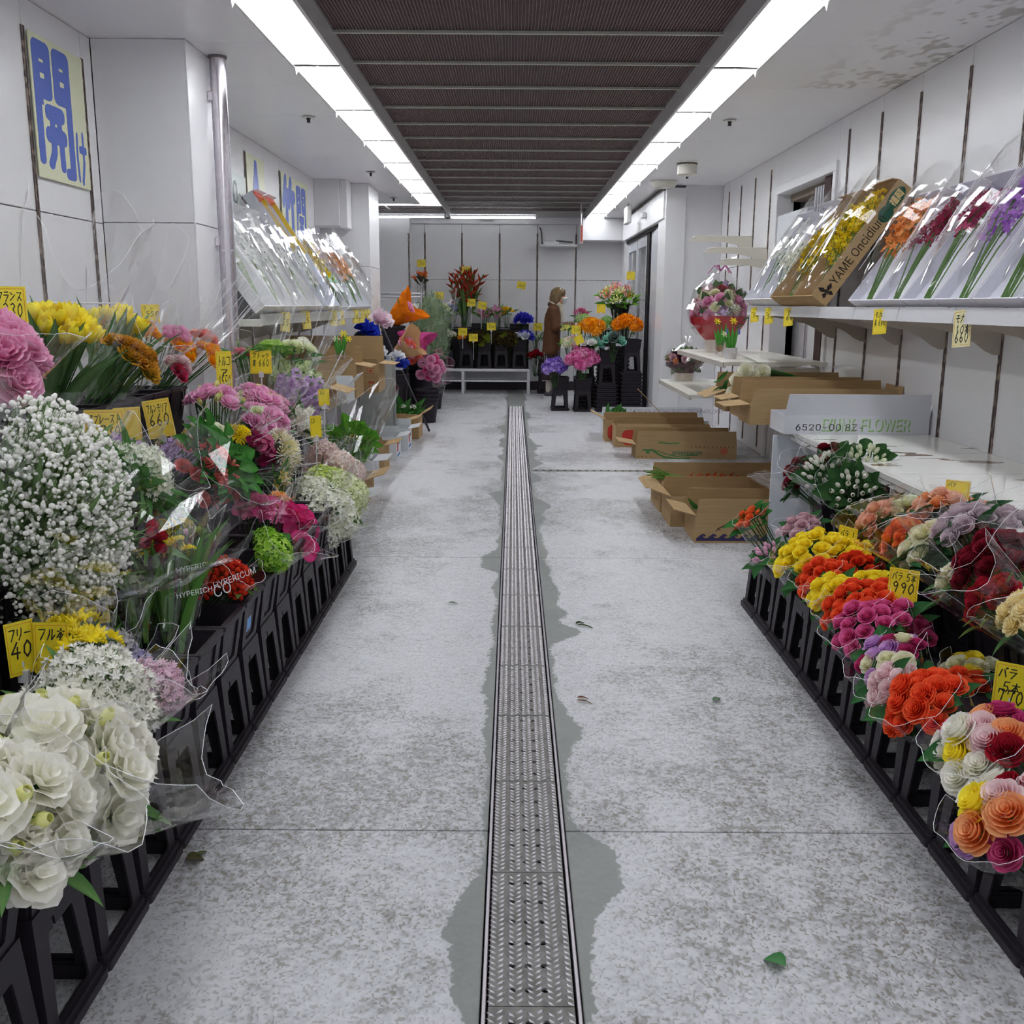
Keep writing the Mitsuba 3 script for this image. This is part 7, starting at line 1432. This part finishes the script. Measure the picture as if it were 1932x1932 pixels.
fw('leaf_bunch', 'small green leafy bunch under the card right of the bench', (0.365, 15.750, 0.865), 0.10, [K('bloom', 'bud', 'pale_green', 8, 0.03)], (20, 'narrow', '3f5f3a', '6a8a5a', 0.12), dz=0.3)
for (pos, lines, lab, tl) in (((np.float64(-1.427), 15.8, np.float64(1.911)), ['ストレ', '550'], 'yellow price card above the bird of paradise', 0.25), ((np.float64(-0.738), 15.8, np.float64(1.811)), ['ヘリコ', '550'], 'yellow price card above the red heliconias', 0.3), ((np.float64(-1.116), 15.3, np.float64(1.419)), ['リリ', '55'], 'yellow price card right of the lilies', 0.4), ((np.float64(-0.646), 15.55, np.float64(1.321)), ['アス', '550'], 'yellow price card over the lilac flowers', 0.3), ((np.float64(-0.49), 15.5, np.float64(1.282)), ['コ', '330'], 'tilted yellow card left of the pink flowers', 0.3), ((np.float64(0.11), 15.8, np.float64(1.592)), ['ブ', '660'], 'tilted yellow card high on a thin stick, right of the sunflowers', 0.95),
        ((np.float64(-0.33), 15.25, np.float64(0.969)), ['モス', '550'], 'yellow price card between the two dark green bunches', 0.2), ((np.float64(-0.764), 15.25, np.float64(0.888)), ['ガー', '330'], 'yellow price card over the orange gerberas', 0.2), ((np.float64(-0.601), 15.2, np.float64(0.803)), ['カー', '330'], 'yellow price card on a white stick in front of the bench buckets', 0.28), ((np.float64(0.385), 15.6, np.float64(0.958)), ['バラ', '550'], 'yellow price card between bench and person', 0.25)):
    price_card(pos, [0.0, -1, 0], 0.135, 0.115, lines, lab, stick=tl, group='price cards on the far wall display', roll=-14 if 'tilted' in lab else 0)

# ------------------------------------------------------------------ far end, right: crate stacks with bouquets beside the sliding door
FR = 'crates beside the sliding door'
def nested_crate(x, y, z, lab, grp):
    t = thing('nested_crate', lab, 'crate', grp)
    part(t, 'tray', bx(x - 0.125, x + 0.125, y - 0.17, y + 0.17, z, z + 0.048, 0.008), 'plastic', BLACK); part(t, 'rim', bx(x - 0.138, x + 0.138, y - 0.183, y + 0.183, z + 0.030, z + 0.050, 0.005), 'plastic', BLACK)
for i, (x, y, n, m_) in enumerate(((0.62, 13.1, 0, 1), (0.91, 12.98, 0, 1), (1.21, 12.95, 7, 1), (1.52, 12.90, 10, 1), (0.98, 13.55, 8, 1), (1.28, 13.6, 12, 1), (1.48, 14.05, 15, 1))):
    for k in range(n): nested_crate(x, y, 0.05 * k, f'flat black crate, {ORD[k] if k else "bottom"} from the floor in the {ordl[i]} stack by the sliding door', f'flat crates of the {ordl[i]} stack by the sliding door')
    crate_stand(x, y, 0.05 * n, f'black crate stand topping the {ordl[i]} stack counted from the aisle, by the sliding door', FR, rz=PI / 2)
    flower_bucket(x, y, 0.05 * n + SH, f'black bucket on the {ordl[i]} stack counted from the aisle, by the sliding door', 'buckets beside the sliding door', rz=PI / 2)
def fr(name, label, head, R, kinds, leaves=(4, 'leaf', '3f6f35', '6a9a58', 0.08), d=(0, 0.05, -0.3), **k):
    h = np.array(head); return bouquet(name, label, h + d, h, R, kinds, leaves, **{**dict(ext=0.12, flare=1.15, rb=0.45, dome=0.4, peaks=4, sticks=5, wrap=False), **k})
fr('dyed_bouquet', 'violet dyed blooms in film on the crate nearest the person', (0.549, 12.900, 0.597), 0.15, [('bloom', 'plush', '6f4ec0', 'b094e0', 9, 0.075), ('bloom', 'plush', 'a07fd8', 'cdb6ee', 4, 0.07)])
fr('dyed_bouquet', 'big bunch of bright pink blooms in film, lowest at the right far end', (0.878, 12.750, 0.715), 0.20, [('bloom', 'plush', 'd8569e', 'f0a0cc', 12, 0.085), ('bloom', 'plush', 'e28fb8', 'f7d2e4', 5, 0.08)])
fr('dyed_bouquet', 'orange dyed blooms in film, left of two orange bunches by the sliding door', (1.012, 12.850, 1.111), 0.15, [('bloom', 'plush', 'e8900c', 'f7b934', 11, 0.075)])
fr('dyed_bouquet', 'orange dyed blooms in film, right of two orange bunches by the sliding door', (1.445, 12.800, 1.141), 0.17, [('bloom', 'plush', 'e07c0c', 'f4a42c', 14, 0.075)])
fr('green_bouquet', 'pale green fluffy blooms beside the left orange bunch', (0.917, 12.950, 1.176), 0.10, [('bloom', 'hydrangea', '7aa848', 'c3dc98', 4, 0.07)])
fr('green_bouquet', 'green leafy blooms behind the left orange bunch', (1.203, 13.100, 1.155), 0.09, [('bloom', 'hydrangea', '5f9a38', '9cc870', 3, 0.07)])
fr('magenta_bouquet', 'magenta blooms in film rising right of the person', (0.891, 13.300, 1.267), 0.10, [K('bloom', 'lily', 'magenta', 8, 0.06), K('bloom', 'lily', 'hot_pink', 4, 0.055)], ext=0.18)
fr('mixed_bouquet', 'white, pink and green mixed bouquet in front of the person', (0.752, 12.950, 0.886), 0.14, [K('bloom', 'hydrangea', 'pale_green', 3, 0.07), K('bloom', 'rose', 'blush', 5, 0.05), K('bloom', 'hydrangea', 'lime', 2, 0.06), K('bloom', 'carnation', 'white', 4, 0.05)])
fr('yellow_bouquet', 'small pale yellow blooms at the elbow of the person', (0.702, 13.100, 1.064), 0.08, [K('bloom', 'calla', 'lemon', 6, 0.045)])
fr('foil_bouquet', 'teal and white foil wrapped bunch left of the big crate stack', (1.009, 12.750, 0.895), 0.11, [('foil', 'crumple', '5fb09c', 'a8dccf', 3, 0.075), ('foil', 'crumple', 'd8dcd8', 'f4f5f2', 3, 0.07)])
fr('foil_bouquet', 'teal foil wrapped bunch below the right orange blooms', (1.272, 12.700, 0.945), 0.12, [('foil', 'crumple', '4fa48c', '9cd8c4', 4, 0.085), ('foil', 'crumple', '3c4a44', '6a7a72', 3, 0.08)])
fr('lily_bouquet', 'large bunch of pink, peach and yellow lilies high beside the sliding door', (1.404, 13.900, 1.536), 0.26, [K('bloom', 'lily', 'pink', 8, 0.075), K('bloom', 'lily', 'lemon', 10, 0.07), K('bloom', 'lily', 'coral', 7, 0.065), K('bloom', 'lily', 'orange', 5, 0.065)], (46, 'leaf', '4c8a30', '9cc85a', 0.10), d=(0.04, 0.1, -0.36), ext=0.16)
round_bucket(1.48, 14.05, 0.75 + SH + BH + 0.001, 0.10, 0.14, 0.20, 'round dark bucket of the large lily bunch')
for (k_, lines, lab) in (((np.float64(1.567), 13.6, np.float64(1.684)), ['ユリ'], 'small yellow card above the large lily bunch'), ((np.float64(1.129), 13.0, np.float64(1.253)), ['チュ'], 'yellow price card behind the left orange bunch'), ((np.float64(0.795), 12.7, np.float64(0.99)), ['ガーベラ', '550'], 'yellow price card in front of the person, upper'), ((np.float64(0.854), 12.65, np.float64(0.874)), ['コ'], 'tilted yellow card in front of the person, lower')):
    price_card(k_, [-0.1, -1, 0], 0.11, 0.11, lines, lab, stick=0.15, group='price cards at the right far end', roll=25 if 'tilted' in lab else 0)

# ------------------------------------------------------------------ small litter on the floor
def litter(x, y, label, pieces):
    t = thing('fallen_leaf', label, 'leaf')
    for i, (kd, a, b, dx, dy, ang, s) in enumerate(pieces): put(t, 'blade', leaf_shape(kd, a, b), frame([x + dx, y + dy, 0.006], [math.cos(ang), math.sin(ang), 0.12], [0, 0, 1], s) @ rot([0, 0, 1], 90))
litter(*((-0.799, 2.210, 0.000))[:2], 'small withered leaf on the floor beside the near left crates', [('leaf', '4a4632', '6a6a4a', 0, 0, 0.3, 0.045), ('narrow', '4a5a38', '6f7a50', 0.02, 0.01, 1.2, 0.05)])
litter(*((0.576, 1.825, 0.000))[:2], 'single green leaf on the floor at the lower right', [('leaf', '3f7a4a', '6fa06a', 0, 0, 2.5, 0.05)])
litter(*((0.277, 4.076, 0.000))[:2], 'dark twig scrap on the floor right of the drain', [('narrow', '2c3a26', '4a5a3a', 0, 0, 0.8, 0.06), ('blade', '3a4a2c', '5a6a40', 0.01, -0.01, -0.4, 0.08)])
litter(*((0.230, 3.256, 0.000))[:2], 'reddish petal scrap on the floor right of the drain', [('narrow', '6a4438', '8a6a58', 0, 0, 0.2, 0.045), ('blade', '6a5038', '8a7058', 0.0, -0.02, -0.3, 0.06)])
litter(*((0.702, 3.235, 0.000))[:2], 'thin green leaf blade on the floor in front of the right crates', [('narrow', '5a7a5a', '8aa08a', 0, 0, 0.9, 0.06)])
litter(*((-0.292, 4.373, 0.000))[:2], 'pale green scrap on the floor left of the drain', [('narrow', '7a8a7a', '9aa89a', 0, 0, 0.1, 0.05)])

# ------------------------------------------------------------------ the person at the far end, in profile, reaching into the flowers
def _sph(p, r, s=(1, 1, 1)): return m3.Manifold.sphere(r, 20).scale(s).translate([float(x) for x in p])
def chain(pts):
    """limbs: the hulls of neighbouring spheres, joined"""
    out = [m3.Manifold.batch_hull([_sph(*a), _sph(*b)]) for a, b in zip(pts[:-1], pts[1:])]
    return out
def solid(ms, edge=0.02, it=12):
    m = m3.Manifold.batch_boolean(ms, m3.OpType.Add) if len(ms) > 1 else ms[0]
    m = m.refine_to_length(edge).to_mesh()
    t_ = trimesh.Trimesh(np.array(m.vert_properties[:, :3]), np.array(m.tri_verts), process=True)
    trimesh.smoothing.filter_taubin(t_, lamb=0.5, nu=0.52, iterations=it)
    return np.array(t_.vertices), np.array(t_.faces)
def person(x, y, rz=0):
    t = thing('person', 'person in brown coat, dark skirt, white mask and sneakers reaching into flowers', 'person')
    A = AT(x, y, 0, rz); P_ = lambda nm, m, mat, col, lab=None: put(t, nm, shape(m, mat, col, True), A, label=lab)
    b = []
    b += chain([((0, 0, 0.90), 0.10), ((0, 0, 1.05), 0.09), ((0.01, 0, 1.22), 0.095), ((0.03, 0, 1.33), 0.05), ((0.055, 0, 1.405), 0.043)])       # trunk and neck
    for s in (-1, 1):
        b += chain([((0.0, s * 0.06, 0.92), 0.085), ((0.025 * s, s * 0.075, 0.47), 0.055), ((0.03 * s - 0.02, s * 0.08, 0.09), 0.036), ((0.03 * s + 0.09, s * 0.085, 0.03), 0.026)])
        b += chain([((0.01, s * 0.06, 1.26), 0.06), ((0.02, s * 0.165, 1.27), 0.052), ((0.06, s * 0.21, 1.03), 0.042), ((0.29, s * 0.13, 1.06), 0.030)])
        h = np.array([0.335, s * 0.12, 1.055]); b += chain([((0.29, s * 0.13, 1.06), 0.028), (h, 0.024)]); b.append(_sph(h, 0.03, (1.3, 0.5, 1.0)))
        for k, L in enumerate((0.060, 0.070, 0.066, 0.052)):
            r0 = h + [0.03, 0, 0.024 - 0.016 * k]; b += chain([(r0, 0.0085), (r0 + [L * 0.5, -s * 0.006, -0.004], 0.008), (r0 + [L * 0.9, -s * 0.02, -0.02], 0.0068)])
        b += chain([(h + [-0.01, -s * 0.012, 0.015], 0.010), (h + [0.02, -s * 0.03, 0.03], 0.009), (h + [0.045, -s * 0.034, 0.026], 0.0075)])
    hd = np.array([0.085, 0, 1.475])
    b += [m3.Manifold.batch_hull([_sph(hd + [-0.01, 0, 0.025], 0.082, (1.12, 0.92, 1.0)), _sph(hd + [0.045, 0, -0.055], 0.045, (1, 0.95, 1)), _sph(hd + [0.03, 0, -0.085], 0.03)])]
    b += [m3.Manifold.batch_hull([_sph(hd + [0.085, 0, 0.005], 0.008), _sph(hd + [0.112, 0, -0.028], 0.011), _sph(hd + [0.085, 0, -0.04], 0.016)])]      # nose
    for s in (-1, 1): b.append(_sph(hd + [-0.01, s * 0.078, -0.012], 0.026, (0.7, 0.35, 1.15)))
    P_('body', solid(b, 0.014, 6), 'paint', 'd9ab93')
    for s in (-1, 1):
        P_('eye', tf(sc(hull(trimesh.creation.icosphere(subdivisions=1).vertices), 0.008, 0.010, 0.006), frame(hd + [0.086, s * 0.034, 0.004], [0, 0, 1])), 'gloss', '2a2220'); P_('eyebrow', tube([hd + [0.088, s * 0.018, 0.024], hd + [0.078, s * 0.048, 0.026]], 0.004, 5), 'paint', '5a4634')
    P_('mask', solid([m3.Manifold.batch_hull([_sph(hd + [0.108, 0, -0.028], 0.018), _sph(hd + [0.07, 0.045, -0.035], 0.016), _sph(hd + [0.07, -0.045, -0.035], 0.016), _sph(hd + [0.07, 0, -0.10], 0.020), _sph(hd + [0.095, 0, -0.07], 0.018)])], 0.014, 3), 'paint', 'dfe6ea', 'white face mask')
    P_('mask_loop', cat(*[tube([hd + [0.06, s * 0.062, -0.03], hd + [0.02, s * 0.082, -0.015], hd + [-0.01, s * 0.088, 0.0]], 0.0025, 4) for s in (-1, 1)]), 'paint', 'e4e8ea')
    hair = [m3.Manifold.batch_hull([_sph(hd + [-0.02, 0, 0.04], 0.098, (1.12, 0.98, 0.95)), _sph(hd + [-0.075, 0, -0.03], 0.07), _sph(hd + [-0.06, 0.05, -0.075], 0.045), _sph(hd + [-0.06, -0.05, -0.075], 0.045), _sph(hd + [-0.10, 0, -0.075], 0.03)])]
    hair += [m3.Manifold.batch_hull([_sph(hd + [0.01, s * 0.08, 0.03], 0.028), _sph(hd + [-0.035, s * 0.082, -0.085], 0.026), _sph(hd + [-0.055, s * 0.07, 0.02], 0.04)]) for s in (-1, 1)]
    hair += [m3.Manifold.batch_hull([_sph(hd + [0.055, s * 0.03, 0.075], 0.035), _sph(hd + [0.03, s * 0.07, 0.05], 0.03), _sph(hd + [0.078, s * 0.045, 0.04], 0.012)]) for s in (-1, 1)]
    P_('hair', solid(hair, 0.016, 5), 'gloss', '7a6444', 'light brown bobbed hair')
    coat = [m3.Manifold.batch_hull([_sph((-0.02, s * 0.10, 0.70), 0.13) for s in (-1, 1)] + [_sph((-0.01, s * 0.09, 0.98), 0.118) for s in (-1, 1)]),
            m3.Manifold.batch_hull([_sph((-0.01, s * 0.09, 0.98), 0.118) for s in (-1, 1)] + [_sph((0.0, s * 0.11, 1.18), 0.115) for s in (-1, 1)] + [_sph((0.0, s * 0.14, 1.27), 0.075) for s in (-1, 1)] + [_sph((0.02, 0, 1.315), 0.07)])]
    for s in (-1, 1): coat += chain([((0.005, s * 0.155, 1.265), 0.082), ((0.055, s * 0.215, 1.03), 0.068), ((0.27, s * 0.14, 1.06), 0.052)])
    c_ = m3.Manifold.batch_boolean(coat, m3.OpType.Add).trim_by_plane([0, 0, 1], 0.64)
    m = solid([c_], 0.022, 6); v = m[0]; v = v + 0.006 * np.stack([meshkit.noise(v * 9, 1) - 0.5, meshkit.noise(v * 9, 2) - 0.5, 0 * v[:, 0]], 1) * 3
    P_('coat', (v, m[1]), 'paint', '5c3a24', 'brown corduroy coat')
    P_('coat_collar', solid([m3.Manifold.batch_hull([_sph((-0.02, s * 0.07, 1.345), 0.035) for s in (-1, 1)] + [_sph((-0.045, 0, 1.36), 0.04)])], 0.015, 3), 'paint', '553520')
    P_('scarf', solid(chain([((0.0, 0.06, 1.375), 0.03), ((0.06, 0.05, 1.365), 0.032), ((0.10, 0.0, 1.33), 0.038), ((0.06, -0.05, 1.365), 0.032), ((0.0, -0.06, 1.375), 0.03), ((-0.03, 0, 1.385), 0.03), ((0.0, 0.06, 1.375), 0.03)]) + chain([((0.10, 0.0, 1.33), 0.04), ((0.125, 0, 1.22), 0.035), ((0.12, 0, 1.12), 0.03)]), 0.016, 4), 'paint', 'd9d0bd', 'cream collar')
    sk = m3.Manifold.batch_hull([_sph((-0.01, s * 0.08, 0.78), 0.11) for s in (-1, 1)] + [_sph((-0.02, s * 0.10, 0.30), 0.135) for s in (-1, 1)]).trim_by_plane([0, 0, 1], 0.27)
    m = solid([sk], 0.03, 4); v = m[0].copy(); an = np.arctan2(v[:, 1], v[:, 0]); v[:, :2] *= (1 + 0.05 * np.sin(an * 11) * np.clip((0.8 - v[:, 2]) / 0.5, 0, 1))[:, None]
    P_('skirt', (v, m[1]), 'paint', '33242a', 'dark pleated skirt')
    for s in (-1, 1):
        P_('legging', solid(chain([((0.025 * s, s * 0.075, 0.47), 0.060), ((0.028 * s - 0.01, s * 0.078, 0.28), 0.052), ((0.03 * s - 0.02, s * 0.08, 0.11), 0.041)]), 0.02, 3), 'paint', 'c4bdb4', 'pale grey legging')
        f0 = np.array([0.03 * s - 0.02, s * 0.085, 0])
        k = P_('shoe', solid([m3.Manifold.batch_hull([_sph(f0 + [-0.03, 0, 0.062], 0.034), _sph(f0 + [0.02, 0, 0.075], 0.036), _sph(f0 + [0.14, 0, 0.048], 0.030), _sph(f0 + [0.17, 0.0, 0.042], 0.024), _sph(f0 + [0.08, 0.02, 0.05], 0.028), _sph(f0 + [0.08, -0.02, 0.05], 0.028)])], 0.014, 3), 'paint', '4a4650', 'grey sneaker')
        put(k, 'sole', shape(mv(extr(unary_union([Point(-0.03, 0).buffer(0.042), Point(0.165, 0).buffer(0.032), sbox(-0.03, -0.042, 0.15, 0.042)]).convex_hull, 0.03), *f0), 'gloss', 'd9d8d4'), A)
person(0.585, 14.80, -6)

TABLE += [mi.Float(np.array(PALETTE)[:, k:k + 3].ravel()) for k in (0, 3)]
dr.eval(*TABLE)
